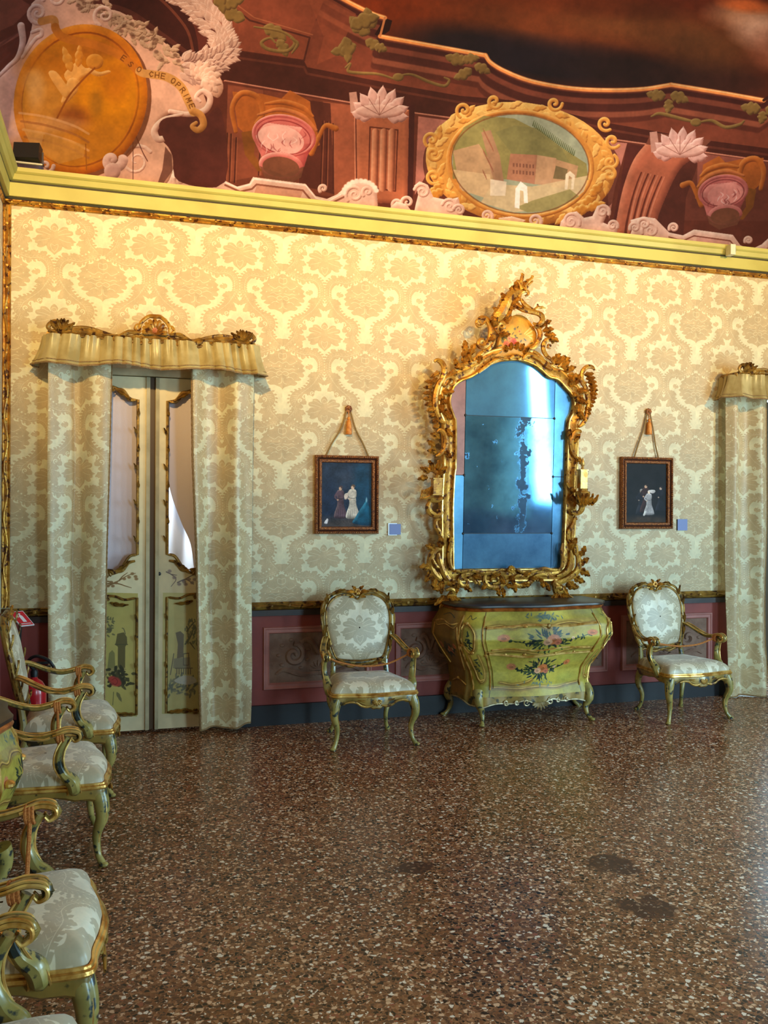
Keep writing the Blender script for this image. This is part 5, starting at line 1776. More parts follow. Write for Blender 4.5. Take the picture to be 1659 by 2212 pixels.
for x, y, a, cu in ((1360, 970, 1.0, .6), (1340, 990, 2.0, -.6), (1380, 1010, -.4, .6), (1350, 1030, -1.4, .5), (1390, 1070, -1.0, .6), (1380, 1120, -1.5, -.5), (1400, 1180, -1.4, .4), (260, 1060, -1.2, .4), (280, 1030, -.3, .5), (280, 1120, -1.6, -.4), (310, 1180, -1.4, .5)):
    L5(x, y, a, .09, .03, cu, -.04)
# scrolls down the sides
for pts in ([(232, 1365), (262, 1350), (295, 1380), (310, 1440), (296, 1500), (262, 1545), (228, 1562)], [(1408, 1362), (1396, 1348), (1360, 1360), (1335, 1400), (1328, 1450), (1345, 1520), (1375, 1570), (1395, 1595)]):
    S5(pts, [.010, .018, .022, .024, .022, .016, .008], -.05)
for x, y, a, cu in ((240, 1540, 2.6, .6), (300, 1500, -1.2, .4), (260, 1420, 2.4, .6), (1370, 1560, -.6, -.6), (1340, 1440, .6, .6), (310, 1330, -1.2, .5), (1320, 1330, -1.6, -.4), (230, 1480, 2.9, -.5)):
    L5(x, y, a, .09, .030, cu, -.04)
sideL.build('ear_carving', M_GILT, mir)
sideR.build('ear_carving', M_GILT, mir)
sideL, sideR = MB(), MB()


def S6(pts, r, y=-.04, lift=.0): scroll(pick(pts[0][0]), c6(pts), r, y, lift=lift)


def L6(x, y, a, ln, wd, cu=.6, yy=-.04, lo=3): leaf3(pick(x), *c6([(x, y)])[0], a, ln, wd, yy, .03, cu, lo)


S6([(268, 598), (236, 615), (235, 660), (262, 710), (278, 760), (262, 800), (245, 795)], [.009, .016, .019, .02, .018, .014, .008], -.045)
S6([(1385, 600), (1370, 580), (1360, 620), (1335, 670), (1312, 710), (1318, 760), (1345, 795)], [.006, .012, .016, .018, .018, .014, .008], -.045)
S6([(345, 790), (365, 760), (355, 830), (345, 900), (352, 970), (378, 1020)], [.010, .014, .02, .022, .018, .010], -.05)
S6([(1268, 790), (1260, 850), (1270, 920), (1262, 980), (1235, 1015)], [.010, .018, .02, .018, .010], -.05)
# corner cartouches below
S6([(282, 850), (240, 852), (205, 890), (190, 950), (200, 1010), (232, 1060), (272, 1090), (262, 1050), (240, 1040)], [.012, .022, .028, .03, .03, .026, .02, .014, .008], -.05)
S6([(250, 880), (262, 940), (280, 1000), (310, 1060), (345, 1105), (385, 1130)], [.014, .024, .028, .028, .026, .016], -.055)
S6([(200, 930), (225, 980), (250, 1000)], [.010, .016, .010], -.08)
S6([(1335, 770), (1368, 810), (1378, 870), (1405, 880), (1412, 860)], [.012, .022, .024, .016, .008], -.05)
S6([(1378, 870), (1398, 930), (1390, 1000), (1355, 1050), (1300, 1085), (1240, 1110), (1190, 1120)], [.016, .026, .028, .028, .026, .022, .012], -.055)
S6([(1330, 850), (1340, 920), (1325, 990), (1280, 1040), (1220, 1060)], [.012, .022, .024, .02, .012], -.05)
for x, y, a, cu in ((210, 1040, 3.6, .6), (190, 1000, 2.8, .5), (240, 1080, -2.2, .6), (290, 1110, -2.0, .5), (300, 1140, -2.6, -.5), (230, 860, 2.4, .6), (270, 840, 1.4, .5), (320, 1100, -.6, .5), (1400, 1010, -.2, -.6), (1390, 960, .3, .5), (1360, 1060, -.8, .6), (1310, 1100, -.9, .5), (1300, 1130, -.4, .5), (1340, 840, 1.5, -.4), (1400, 900, .9, .5), (1250, 1130, -1.2, .5)):
    L6(x, y, a, .10, .036, cu, -.05)
sideL.build('corner_carving', M_GILT, mir)
sideR.build('corner_carving', M_GILT, mir)
cr_ = MB()
pick = lambda x: cr_
# bottom rail: long scrolls either side of a shell, pierced apron
for pts in ([(395, 1022), (450, 1030), (520, 1022), (580, 1030), (650, 1040), (720, 1030), (780, 1008)], [(890, 1005), (940, 1030), (1000, 1030), (1060, 1015), (1120, 1000), (1180, 1012), (1225, 1010)]):
    S6(pts, [.010, .016, .014, .016, .018, .016, .009], -.055)
for k in range(9):
    a = 2 * PI * k / 9
    x, z = c6([(838, 1008)])[0]
    cr_.ball((x + .022 * math.cos(a), -.075, z + .022 * math.sin(a)), .014, 4)
cr_.ball((x, -.08, z), .016, 5)
S6([(640, 1050), (632, 1100), (660, 1145), (710, 1158), (765, 1148), (800, 1115), (860, 1085)], [.012, .020, .022, .022, .022, .020, .010], -.05)
S6([(700, 1130), (740, 1120), (750, 1095), (720, 1080), (690, 1090), (690, 1110)], [.010, .014, .016, .014, .012, .007], -.055)
S6([(640, 1060), (590, 1050), (560, 1080), (590, 1120), (600, 1140)], [.014, .018, .018, .014, .008], -.04)
S6([(860, 1100), (900, 1140), (960, 1140), (1010, 1105), (1050, 1065), (1100, 1048), (1150, 1060)], [.012, .020, .022, .022, .018, .016, .010], -.05)
S6([(870, 1080), (910, 1060), (960, 1070), (1000, 1060)], [.010, .016, .016, .008], -.05)
S6([(480, 1050), (440, 1070), (425, 1110), (450, 1145), (490, 1140), (495, 1100), (465, 1095)], [.012, .018, .02, .02, .018, .014, .008], -.05)
S6([(500, 1080), (540, 1090), (570, 1130)], [.012, .016, .010], -.045)
for x, y, a, cu in ((740, 1150, -1.8, .6), (780, 1160, -1.4, -.5), (810, 1130, -.6, .6), (760, 1060, -1.4, .5), (850, 1060, -1.2, -.5), (880, 1120, -1.9, .5), (930, 1130, -.3, .6), (660, 1130, 3.4, .6), (1000, 1080, -.2, .6), (1100, 1080, -1.9, .6), (1130, 1110, -1.5, .5), (470, 1140, -1.0, .5), (420, 1130, -2.2, .5), (540, 1060, -.6, .6), (940, 1060, .3, .5), (690, 1070, .2, .6)):
    L6(x, y, a, .075, .028, cu, -.05)
cr_.build('apron_carving', M_GILT, mir)
# feet
for pts, sh in (([(300, 1120), (345, 1110), (385, 1135), (390, 1180), (372, 1220), (340, 1250), (310, 1250)], (338, 1285)), ([(1190, 1110), (1215, 1130), (1225, 1180), (1245, 1220), (1275, 1240), (1300, 1230)], (1255, 1262))):
    ft = MB()
    scroll(ft, c6(pts), [.026, .036, .036, .034, .034, .03, .016], -.045)
    s = 1 if sh[0] < 700 else -1
    for k in range(6):
        leaf3(ft, *c6([(sh[0] - 40 + 16 * k, sh[1] - 60)])[0], -2.3 + .27 * k, .11, .028, -.06, .03, .25 * (k - 2.5) / 2.5, 2)
    scroll(ft, c6([(310, 1180), (350, 1170), (380, 1190), (350, 1205)] if s > 0 else [(1200, 1150), (1240, 1150), (1260, 1180), (1220, 1190)]), [.012, .018, .016, .008], -.075)
    ft.build('foot', M_GILT, mir)
# painted crest panel
pn = MB()
po = spl(c5([(700, 745), (728, 700), (735, 620), (770, 520), (815, 440), (870, 405), (940, 420), (1000, 480), (1040, 560), (1030, 640), (985, 690), (930, 745), (880, 735), (800, 740)], .03), 4, True)
cxp = (sum(p[0] for p in po) / len(po), sum(p[1] for p in po) / len(po))
pc = Canvas(1050, 670, 1165, 775, 4, (206, 146, 52))
pc.noise(.25, (5, 14, 40), 9)
q5 = lambda x, y: (880 + x / 3.77, 570 + y / 3.77)
for i in range(60):
    x, y = rnd.gauss(820, 70), rnd.gauss(590, 55)
    pc.fill([q5(*p) for p in leaf(x, y, rnd.uniform(0, 6.3), rnd.uniform(16, 34), 8, 2)], (84, 82, 50) if i % 3 else (70, 84, 84), .8)
for x, y, r, c in ((795, 640, 7, (214, 84, 60)), (850, 620, 7.5, (206, 66, 50)), (820, 600, 5, (226, 120, 84)), (900, 540, 4.5, (226, 150, 70)), (835, 655, 5, (190, 60, 50))):
    for k in range(5):
        pc.blob(q5(x, y)[0] + r * .4 * math.cos(k * 1.26), q5(x, y)[1] + r * .4 * math.sin(k * 1.26), r * .6, r * .55, c, .9, .6)
    pc.blob(*q5(x, y), r * .35, r * .35, (150, 36, 34), .7, .8)
for k in range(5):
    pc.line([q5(940 + 14 * k, 560 + 8 * k), q5(1000 + 4 * k, 500 + 34 * k)], 2.5, (246, 214, 130), .7)
IM_CREST = pc.image('crest_painting')
U = lambda p: None
rows, uv = [], []
for k in (1.0, .85, .6, .3, .02):
    r = [(cxp[0] + (p[0] - cxp[0]) * k, -.03 - .03 * (1 - k * k), cxp[1] + (p[1] - cxp[1]) * k) for p in po]
    rows.append(r)
    uu = []
    for p in r:
        wv = MO + Vector((p[0], 0, 0)) + MUP * p[2] - MN * p[1]
        a = pix((wv.x, wv.y, wv.z))
        uu.append(((a[0] - 1050) / 115, 1 - (a[1] - 670) / 105))
    uv.append(uu)
pn.grid([[(p[0], .01, p[2]) for p in rows[0]]] + rows, 0, [uv[0]] + uv, closed_u=True)
pn.build('painted_panel', imat('painted_crest', IM_CREST, .4, 'EXTEND'), mir)
# candle arms
for s, cx6 in ((-1, 190), (1, 1400)):
    a = MB()
    if s < 0:
        scroll(a, c6([(180, 465), (168, 510), (190, 555), (235, 572), (272, 555), (262, 530), (240, 535)], .08), [.016, .024, .026, .024, .02, .014, .008], -.08)
        scroll(a, c6([(300, 430), (250, 450), (200, 450), (170, 470)], .08), [.012, .02, .024, .018], -.07)
        for k in range(8):
            scroll(a, c6([(112 + 14 * k, 432 - 3 * k), (122 + 13 * k, 375 - 5 * k)], .14), .006, -.13)
            scroll(a, c6([(112 + 14 * k, 425 - 4 * k), (135 + 13 * k, 365 - 5 * k)], .14), .005, -.135)
        scroll(a, c6([(105, 440), (160, 430), (215, 400), (250, 370)], .14), [.010, .014, .014, .010], -.13)
        scroll(a, c6([(118, 378), (160, 370), (200, 345), (212, 335)], .14), [.008, .010, .010, .008], -.13)
        x, z = c6([(230, 342)], .14)[0]
        a.box(x - .034, x + .034, -.185, -.12, z - .055, z + .06).box(x - .042, x + .042, -.193, -.112, z + .06, z + .068).box(x - .042, x + .042, -.193, -.112, z - .062, z - .055)
        scroll(a, c6([(230, 285), (245, 240), (220, 205), (180, 200), (150, 225)], .1), [.012, .022, .026, .022, .010], -.10)
        for an, (px_, py_) in ((2.4, (170, 230)), (1.8, (200, 210)), (1.2, (230, 215)), (3.0, (160, 270)), (.5, (240, 240))):
            leaf3(a, *c6([(px_, py_)], .1)[0], an, .09, .03, -.11, .03, .5, 2)
    else:
        scroll(a, c6([(1330, 400), (1370, 440), (1415, 470), (1420, 510), (1400, 540), (1360, 548), (1340, 525), (1365, 515)], .08), [.016, .024, .026, .026, .022, .018, .012, .008], -.08)
        x, z = c6([(1422, 400)], .14)[0]
        a.lathe([(0, -.10), (.03, -.09), (.055, -.05), (.062, .0), (.058, .03), (.04, .035), (.04, .055), (0, .055)], (x, -.15, z), 8)
        for k in range(5): leaf3(a, x - .05 + .025 * k, z - .08, PI / 2 + .5 - .25 * k, .10, .022, -.205, .02, 0, 2)
        scroll(a, c6([(1300, 300), (1330, 340), (1370, 370)], .08), [.012, .02, .014], -.07)
    ao = a.build('candle_arm', M_GILT, mir)
    if s > 0:
        cb = MB()
        x, z = c6([(1417, 270)], .14)[0]
        zt = c6([(1417, 200)], .14)[1 - 1][1]
        zb = c6([(1417, 345)], .14)[0][1]
        cb.box(x - .030, x + .030, -.18, -.12, zb, zt).box(x - .036, x + .036, -.186, -.114, zt, zt + .010)
        cb.lathe([(.010, 0), (.014, .012), (.008, .02), (.016, .034), (.018, .046), (.012, .066), (.004, .09), (0, .10)], (x, -.15, zt + .010), 10)
        cb.build('candle_holder', M_GILT_L, ao)

# ------------------------------------------------------------------ two small paintings on cords
M_FRAME = mat('carved_walnut_gilt_frame', (150, 86, 40), .4, .3, c2=(96, 48, 24), nscale=60, c3=(206, 138, 66), n3=150, bump=.5, bscale=220)
M_FRAME_IN = mat('dark_frame_groove', (66, 32, 20), .5, .1)
M_CORD = mat('twisted_gold_cord', (166, 132, 76), .8, c2=(120, 90, 46), nscale=300)
M_TASSEL = mat('orange_silk_tassel', (232, 152, 66), .6, c2=(204, 116, 40), nscale=60)


def figure(cv, x, y, h, gown, light, skin, hair, lean=0):
    """a small standing figure in a long gown"""
    w = h * .19
    cv.relief(spl([(x - w * .45, y - h * .62), (x + w * .45, y - h * .62), (x + w * .6, y - h * .4), (x + w * 1.1, y - h * .1), (x + w * .9, y), (x - w * .9, y), (x - w * 1.0, y - h * .15), (x - w * .55, y - h * .4)], 4, True), gown, light, tuple(int(k * .45) for k in gown), h * .10)
    cv.relief(spl([(x - w * .55, y - h * .84), (x + w * .5, y - h * .84), (x + w * .5, y - h * .6), (x - w * .5, y - h * .6)], 4, True), gown, light, tuple(int(k * .5) for k in gown), h * .05)
    for k in range(5):
        cv.line([(x - w * .3 + w * .18 * k, y - h * .55), (x - w * .8 + w * .4 * k, y - h * .02)], h * .012, tuple(int(k_ * .6) for k_ in gown), .6)
    cv.blob(x, y - h * .92, h * .052, h * .066, skin, 1, .2)
    cv.blob(x + h * .014, y - h * .955, h * .06, h * .05, hair, .95, .3)
    cv.blob(x - h * .012, y - h * .905, h * .035, h * .05, skin, 1, .3)
    cv.line(spl([(x - w * .45, y - h * .8), (x - w * .9, y - h * .66), (x - w * .5, y - h * .56)], 4), [h * .07, h * .055, h * .04], gown)
    cv.blob(x - w * .45, y - h * .56, h * .03, h * .026, skin, 1, .3)


p1 = Canvas(0, 0, 400, 500, 1.2, (40, 54, 76))
for a in ((100, 160, 140, 160, (46, 58, 78), .8), (330, 200, 80, 220, (24, 66, 92), .8), (60, 330, 60, 200, (32, 46, 72), .7), (200, 480, 260, 60, (74, 66, 66), 1), (200, 120, 60, 40, (56, 64, 80), .5)): p1.blob(*a[:4], a[4], a[5], 1.0)
figure(p1, 150, 430, 250, (96, 74, 86), (140, 116, 116), (196, 156, 130), (70, 60, 66))
figure(p1, 246, 432, 262, (214, 200, 186), (244, 234, 216), (224, 186, 160), (90, 72, 62))
p1.relief(spl([(180, 250), (200, 236), (216, 250), (206, 280), (184, 286)], 4, True), (210, 190, 176), (236, 220, 206), (110, 96, 100), 10)
p1.relief(spl([(250, 470), (270, 420), (300, 370), (335, 320), (355, 290), (372, 330), (396, 380), (398, 480)], 4, True), (24, 84, 112), (60, 130, 156), (14, 46, 70), 30)
p1.blob(356, 288, 7, 20, (120, 160, 176), .8, .6)
p1.relief(spl([(24, 470), (30, 452), (40, 440), (46, 432), (56, 440), (52, 462), (46, 474)], 4, True), (206, 200, 204), (236, 232, 232), (110, 106, 116), 6)
p1.noise(.35, (8, 40, 140), 21)
IM_P1 = p1.image('genre_scene')
p2 = Canvas(0, 0, 400, 580, 1.1, (20, 20, 24))
p2.blob(200, 560, 240, 50, (58, 44, 34), 1, .8)
p2.blob(220, 330, 150, 150, (30, 26, 28), .8, 1)
figure(p2, 150, 500, 250, (34, 34, 44), (58, 56, 62), (150, 130, 116), (150, 144, 140))
figure(p2, 196, 480, 280, (52, 34, 34), (80, 52, 50), (186, 146, 120), (36, 28, 28))
figure(p2, 340, 470, 250, (30, 30, 38), (54, 54, 62), (190, 160, 142), (40, 32, 34))
figure(p2, 226, 500, 240, (170, 164, 166), (216, 210, 206), (222, 194, 172), (196, 186, 180))
p2.relief(spl([(236, 260), (276, 258), (290, 274), (270, 292), (244, 288)], 4, True), (190, 182, 180), (230, 224, 220), (90, 84, 88), 8)
p2.relief(spl([(170, 500), (184, 470), (200, 470), (192, 500), (178, 512)], 4, True), (200, 192, 186), (232, 226, 220), (110, 104, 104), 6)
p2.noise(.35, (8, 40, 140), 22)
IM_P2 = p2.image('interior_scene')


def painting(p0, p1_, im, hook, ends, label):
    (x0, z1_), (x1, z0) = on_wall(*p0, -.03), on_wall(*p1_, -.03)
    cx, cz, hw, hh = (x0 + x1) / 2, (z0 + z1_) / 2, (x1 - x0) / 2, (z1_ - z0) / 2
    root = empty('framed_painting', (cx, -.003, cz), 0, label, 'painting', 'small framed paintings hung on cords')
    R = lambda i, y: [(-hw + i, y, -hh + i), (hw - i, y, -hh + i), (hw - i, y, hh - i), (-hw + i, y, hh - i)]
    f = MB()
    pr = [(0, 0), (0, -.034), (.006, -.042), (.016, -.042), (.020, -.034)]
    f.grid([R(i, y) for i, y in pr], 0, closed_u=True)
    f.grid([R(i, y) for i, y in ((.020, -.034), (.026, -.026), (.030, -.028))], 1, closed_u=True)
    f.grid([R(i, y) for i, y in ((.030, -.028), (.034, -.036), (.050, -.032), (.055, -.018), (.055, 0))], 0, closed_u=True)
    for e in range(4):
        a, b = Vector(R(.011, -.043)[e]), Vector(R(.011, -.043)[(e + 1) % 4])
        n = int((b - a).length / .016)
        for k in range(n): f.ball(a + (b - a) * (k + .5) / n, .0058, 3)
    f.build('picture_frame', [M_FRAME, M_FRAME_IN], root, smooth=False)
    c = MB()
    c.add(R(.05, -.014), [(0, 1, 2, 3)], 0, [(0, 0), (1, 0), (1, 1), (0, 1)])
    c.build('canvas', imat('oil_on_canvas', im, .5, 'EXTEND', spec=.15), root, smooth=False)
    hx, hz = on_wall(*hook)
    hx, hz = hx - cx, hz - cz
    cd = MB()
    for ex in ends:
        x, z = on_wall(*ex, -.02)
        x, z = x - cx, hh - .002
        s = 1 if x > hx else -1
        cd.tube(spl([(hx + s * .012, -.012, hz), (hx + s * .036 + (x - hx) * .12, -.012, hz - (hz - z) * .4), (x - (x - hx) * .28, -.014, z + (hz - z) * .28), (x, -.018, z)], 8), .0065, 6)
    cd.build('hanging_cord', M_CORD, root)
    tz = MB()
    tz.lathe([(0, .0), (.010, -.004), (.014, -.016), (.009, -.026), (.015, -.032), (.020, -.06), (.023, -.105), (.024, -.135), (.018, -.137), (0, -.137)], (hx, -.022, hz - .055), 16)
    tz.tube([(hx, -.016, hz), (hx, -.02, hz - .055)], .004, 5)
    tz.build('tassel', M_TASSEL, root)
    rs = MB()
    flower3(rs, hx, hz + .005, .028, -.008, 7)
    rs.build('hook_rosette', M_FRAME, root)
    return root


painting((680, 984), (818, 1153), IM_P1, (750, 886), ((703, 984), (795, 984)), 'framed painting of a couple on dark blue ground, left of the mirror')
painting((1341, 982), (1453, 1137), IM_P2, (1397, 886), ((1369, 982), (1421, 982)), 'framed near-black painting with a pale lady, right of the mirror')
M_LAB = mat('blue_grey_label_card', (124, 138, 190), .5)
M_ACR = mat('white_label_edge', (226, 234, 244), .25)
for (a, b, lab, full) in (((838, 1130), (865, 1156), 'blue label card with white edge beside the couple painting', True), ((1462, 1116), (1483, 1140), 'small plain blue label card beside the near-black painting', False)):
    (x0, z1_), (x1, z0) = on_wall(*a), on_wall(*b)
    r = empty('wall_label', ((x0 + x1) / 2, 0, (z0 + z1_) / 2), 0, lab, 'label')
    hw, hh = (x1 - x0) / 2, (z1_ - z0) / 2
    MB().box(-hw + (.01 if full else 0), hw, -.014, -.004, -hh + (.006 if full else 0), hh - (.006 if full else 0)).build('label_card', M_LAB, r, smooth=False)
    MB().box(-hw, hw - (.03 if full else .001), -.011, -.001, -hh, hh).build('label_backing', M_ACR if full else M_NAVY, r, smooth=False)
# fittings on the cornice
sx, sz = on_wall(1573, 534, -.12)
r = empty('motion_sensor', (sx, -.10, sz - .045), 0, 'small white detector fixed to the yellow cornice at the right', 'sensor')
MB().box(-.024, .026, -.055, .012, 0, .088).build('housing', mat('cream_plastic', (226, 216, 186), .45), r, smooth=False)
MB().grid([[(.026 + .010 * math.sin(PI * i / 6), -.05 + .055 * j, .004 + .08 * i / 6) for j in (0, 1)] for i in range(7)]).build('lens', M_WHITEP, r)
fl = empty('floodlight', (-.635, -.125, 3.944), 0, 'black floodlight standing on the cornice in the left corner', 'floodlight')
b = MB()
b.box(-.085, .085, -.045, .03, .035, .15)
ho = b.build('lamp_housing', M_BLACK, fl, smooth=False)
ho.rotation_euler = (math.radians(-14), 0, math.radians(-12))
b = MB()
b.tube([(-.10, -.02, .012), (-.10, 0, .10)], .007, 6).tube([(.10, -.02, .012), (.10, 0, .10)], .007, 6).tube([(-.10, -.02, .012), (.10, -.02, .012)], .009, 6)
b.build('bracket', mat('grey_steel', (130, 130, 132), .35, .8), fl)
# ------------------------------------------------------------------ lacquer finishes
M_LACQ = mat('green_lacquer', (164, 132, 62), .32, .15, c2=(124, 102, 46), nscale=9, c3=(60, 56, 34), n3=17, coat=.35)
M_LACQ_P = mat('pale_green_lacquer', (172, 152, 84), .32, c2=(134, 122, 62), nscale=12, c3=(44, 54, 50), n3=26, coat=.3)
M_ROPE = mat('orange_barrier_rope', (206, 128, 60), .85, c2=(168, 94, 38), nscale=200, bump=.4, bscale=300)
M_TOPW = mat('dark_faux_marble_top', (62, 46, 36), .38, c2=(42, 31, 27), nscale=6)
M_COPPER = mat('reddish_gilt_moulding', (196, 112, 48), .3, .5, c2=(146, 74, 30), nscale=20)


def flower_spray(cv, x, y, w, big, seed, lk=None):
    """painted spray: central blooms, trailing stems with leaves and a bloom at either end"""
    r = random.Random(seed)
    G = ((26, 46, 34), (20, 38, 42), (56, 70, 40))
    stem = [(x - w, y - 6), (x - w * .7, y + 4), (x - w * .45, y + 12), (x - w * .2, y + 14), (x, y + 12), (x + w * .25, y + 12), (x + w * .5, y + 2), (x + w * .75, y - 4), (x + w, y - 16)]
    S = spl(stem, 8)
    cv.line(S, 2.2, G[0])
    for i in range(70):
        px, py = S[r.randrange(len(S))]
        cv.fill(leaf(px, py, r.uniform(0, 6.3), r.uniform(6, 15), 3.4, 2), G[r.randrange(3)], .9)
    for i in range(70):
        a, d = r.uniform(0, 6.3), r.uniform(2, 24) * big
        cv.fill(leaf(x + d * 1.5 * math.cos(a), y + d * math.sin(a), a + r.uniform(-.7, .7), r.uniform(9, 19) * big, 4, 2), G[r.randrange(3)], .9)

    def rose(px, py, q, c):
        for k in range(7): cv.blob(px + q * .55 * math.cos(k * .9), py + q * .45 * math.sin(k * .9), q * .5, q * .42, c, .95, .5)
        cv.blob(px, py, q * .5, q * .42, tuple(int(v * .72) for v in c), .8, .6)
        for k in range(4): cv.line(spl([(px - q * .6 + k * 3, py), (px + k * 2 - 2, py - q * .4), (px + q * .5, py)], 3), 1, tuple(min(255, int(v * 1.2)) for v in c), .7)
    rose(x + 8, y - 2, 14 * big, (200, 112, 62))
    rose(x - 10, y + 6, 9 * big, (214, 156, 118))
    rose(x + 24, y + 8, 8 * big, (190, 104, 74))
    rose(x - w, y - 10, 15, (206, 128, 84))
    rose(x + w, y - 18, 12, (206, 116, 66))
    rose(x + w * .55, y - 4, 6, (214, 170, 130))
    for i in range(16):
        cv.blob(x + r.gauss(0, w * .4), y - 16 + r.gauss(0, 10), 1.8, 1.8, (196, 120, 80), .8, .5)


def gilt_lines(cv, paths, w=2.6):
    for p in paths:
        q = spl(p, 6)
        cv.line([(a, b + 2) for a, b in q], w * 5, (132, 88, 34), .45, soft=6)
        cv.line([(a, b + 1.5) for a, b in q], w * 1.6, (96, 60, 24), .7)
        cv.line(q, w, (214, 170, 84))


# front painted in its own coordinates: x 0..1000 along the body's sweep, y 0 (top) .. 300 (bottom)
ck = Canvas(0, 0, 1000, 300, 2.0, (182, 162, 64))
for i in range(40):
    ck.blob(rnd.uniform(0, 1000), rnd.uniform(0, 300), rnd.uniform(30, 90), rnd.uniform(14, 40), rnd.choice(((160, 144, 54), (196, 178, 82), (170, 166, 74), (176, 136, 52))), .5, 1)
for s in (0, 1):
    X = (lambda a: a) if not s else (lambda a: 1000 - a)
    # sides
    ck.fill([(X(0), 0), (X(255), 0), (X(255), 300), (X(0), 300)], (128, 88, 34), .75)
    gilt_lines(ck, [[(X(30), 34), (X(60), 60), (X(130), 50), (X(200), 58), (X(228), 40)], [(X(40), 70), (X(28), 120), (X(60), 190), (X(100), 250)], [(X(222), 60), (X(236), 120), (X(214), 190), (X(190), 260)], [(X(60), 262), (X(130), 250), (X(190), 262)]])
    flower_spray(ck, X(130), 140, 60, .9, 5 + s)
    ck.line(spl([(X(80), 24), (X(130), 14), (X(180), 26)], 5), 3, (58, 56, 40))
    # corner stiles
    gilt_lines(ck, [[(X(266), 60), (X(276), 44), (X(296), 46), (X(312), 60), (X(318), 90), (X(310), 126), (X(290), 140), (X(276), 130), (X(266), 100), (X(266), 60)], [(X(280), 150), (X(286), 200), (X(300), 246), (X(318), 240), (X(320), 190), (X(316), 150)]], 3)
    for k in range(14):
        ck.fill(leaf(X(292 + rnd.uniform(-9, 9)), 100 + rnd.uniform(-22, 26), rnd.uniform(0, 6.3), rnd.uniform(10, 22), 4.5, 2), (40, 60, 54), .95)
    for k in range(12):
        ck.fill(leaf(X(300 + rnd.uniform(-8, 8)), 190 + rnd.uniform(-22, 26), rnd.uniform(0, 6.3), rnd.uniform(8, 16), 3.5, 2), (60, 72, 56), .9)
    ck.line(spl([(X(278), 26), (X(290), 14), (X(300), 26), (X(312), 20)], 5), 2.4, (60, 66, 50))
    for xx in (258, 334): ck.line([(X(xx), 0), (X(xx), 300)], 2.5, (96, 70, 34), .8)
ck.fill([(336, 30), (664, 30), (664, 46), (336, 46)], (176, 140, 70), .5)
gilt_lines(ck, [[(340, 52), (370, 46), (400, 54), (440, 42), (480, 46), (500, 56), (540, 44), (590, 40), (630, 48), (660, 44)], [(340, 140), (380, 134), (420, 136), (470, 146), (520, 150), (570, 140), (620, 132), (660, 136)], [(360, 250), (400, 258), (450, 250), (470, 240)], [(340, 268), (420, 274), (500, 266), (580, 274), (660, 262)]], 3)
ck.blob(500, 20, 30, 7, (74, 96, 104), .7, .8)
for k in range(24):
    ck.fill(leaf(500 + rnd.gauss(0, 28), 20 + rnd.gauss(0, 5), rnd.uniform(0, 6.3), 14, 3, 2), (80, 98, 100), .8)
flower_spray(ck, 512, 98, 132, 1.55, 1)
flower_spray(ck, 500, 204, 104, 1.4, 2)
for k in range(20):
    ck.fill(leaf(510 + rnd.gauss(0, 34), 256 + rnd.gauss(0, 4), rnd.uniform(0, 6.3), 13, 3, 2), (104, 120, 112), .7)
for x in (412, 500, 588): ck.line([(x, 46), (x, 62)], 1.2, (120, 100, 50), .6)
ck.noise(.30, (10, 40, 120, 300), 31)
IM_COM = ck.image('commode_painting')
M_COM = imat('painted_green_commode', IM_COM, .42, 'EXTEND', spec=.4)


def bombe(root, Wr, Wf, dc_, dm, z0, z1, bel, cant=.085, front=True, sc=1.0, label_top=M_TOPW):
    """swelling chest: returns surface(u, v) with u along left side - front - right side, v up"""

    def prof(v):
        """swell with height: full belly above the middle, drawn in at the waist below"""
        return float(np.interp(v, [0, .12, .3, .5, .68, .82, .93, 1.0], [.16, .04, .14, .60, 1.0, .94, .66, .52]))

    def outline(v):
        b = prof(v) * bel
        wr, wf, d, m = Wr + b, Wf + b * .9, dc_ + b * .8, dm + b * .9
        half = [(-wr, 0), (-wr - .006, -.25 * d), (-wr - .003, -.5 * d), (-wr * .985, -.74 * d), (-wf - cant, -d + cant), (-wf - .012, -d + .004)]
        mid = [(-wf * .62, -d - .30 * (m - d)), (-wf * .3, -m + .006), (0, -m - .012)]
        L = half + mid
        return spl(L + [(-x, y) for x, y in L[:-1][::-1]], 8)

    def surf(nv=44, out=0.0, u0=0.0, u1=1.0, v0=0.0, v1=1.0, nu=None):
        rows, uv = [], []
        for i in range(nv + 1):
            v = v0 + (v1 - v0) * i / nv
            o = np.array(outline(v))
            n = len(o)
            ii = np.linspace(u0 * (n - 1), u1 * (n - 1), (nu or int((n - 1) * (u1 - u0) * 2)) + 1)
            x, y = np.interp(ii, np.arange(n), o[:, 0]), np.interp(ii, np.arange(n), o[:, 1])
            if out:
                tx, ty = np.gradient(x), np.gradient(y)
                l = np.hypot(tx, ty) + 1e-9
                x, y = x + out * ty / l, y - out * tx / l
            z = z0 + (z1 - z0) * v
            rows.append([(a, b, z) for a, b in zip(x, y)])
            uv.append([(k / (n - 1), v) for k in ii])
        return rows, uv

    def at(u, v, out=0.0):
        r, _ = surf(1, 0, max(0, u - .004), min(1, u + .004), v, v + .0001, 2)
        a, b, c = (Vector(p) for p in r[0])
        t = c - a
        n = Vector((t.y, -t.x, 0)).normalized()
        return b + n * out, n
    return surf, at, outline


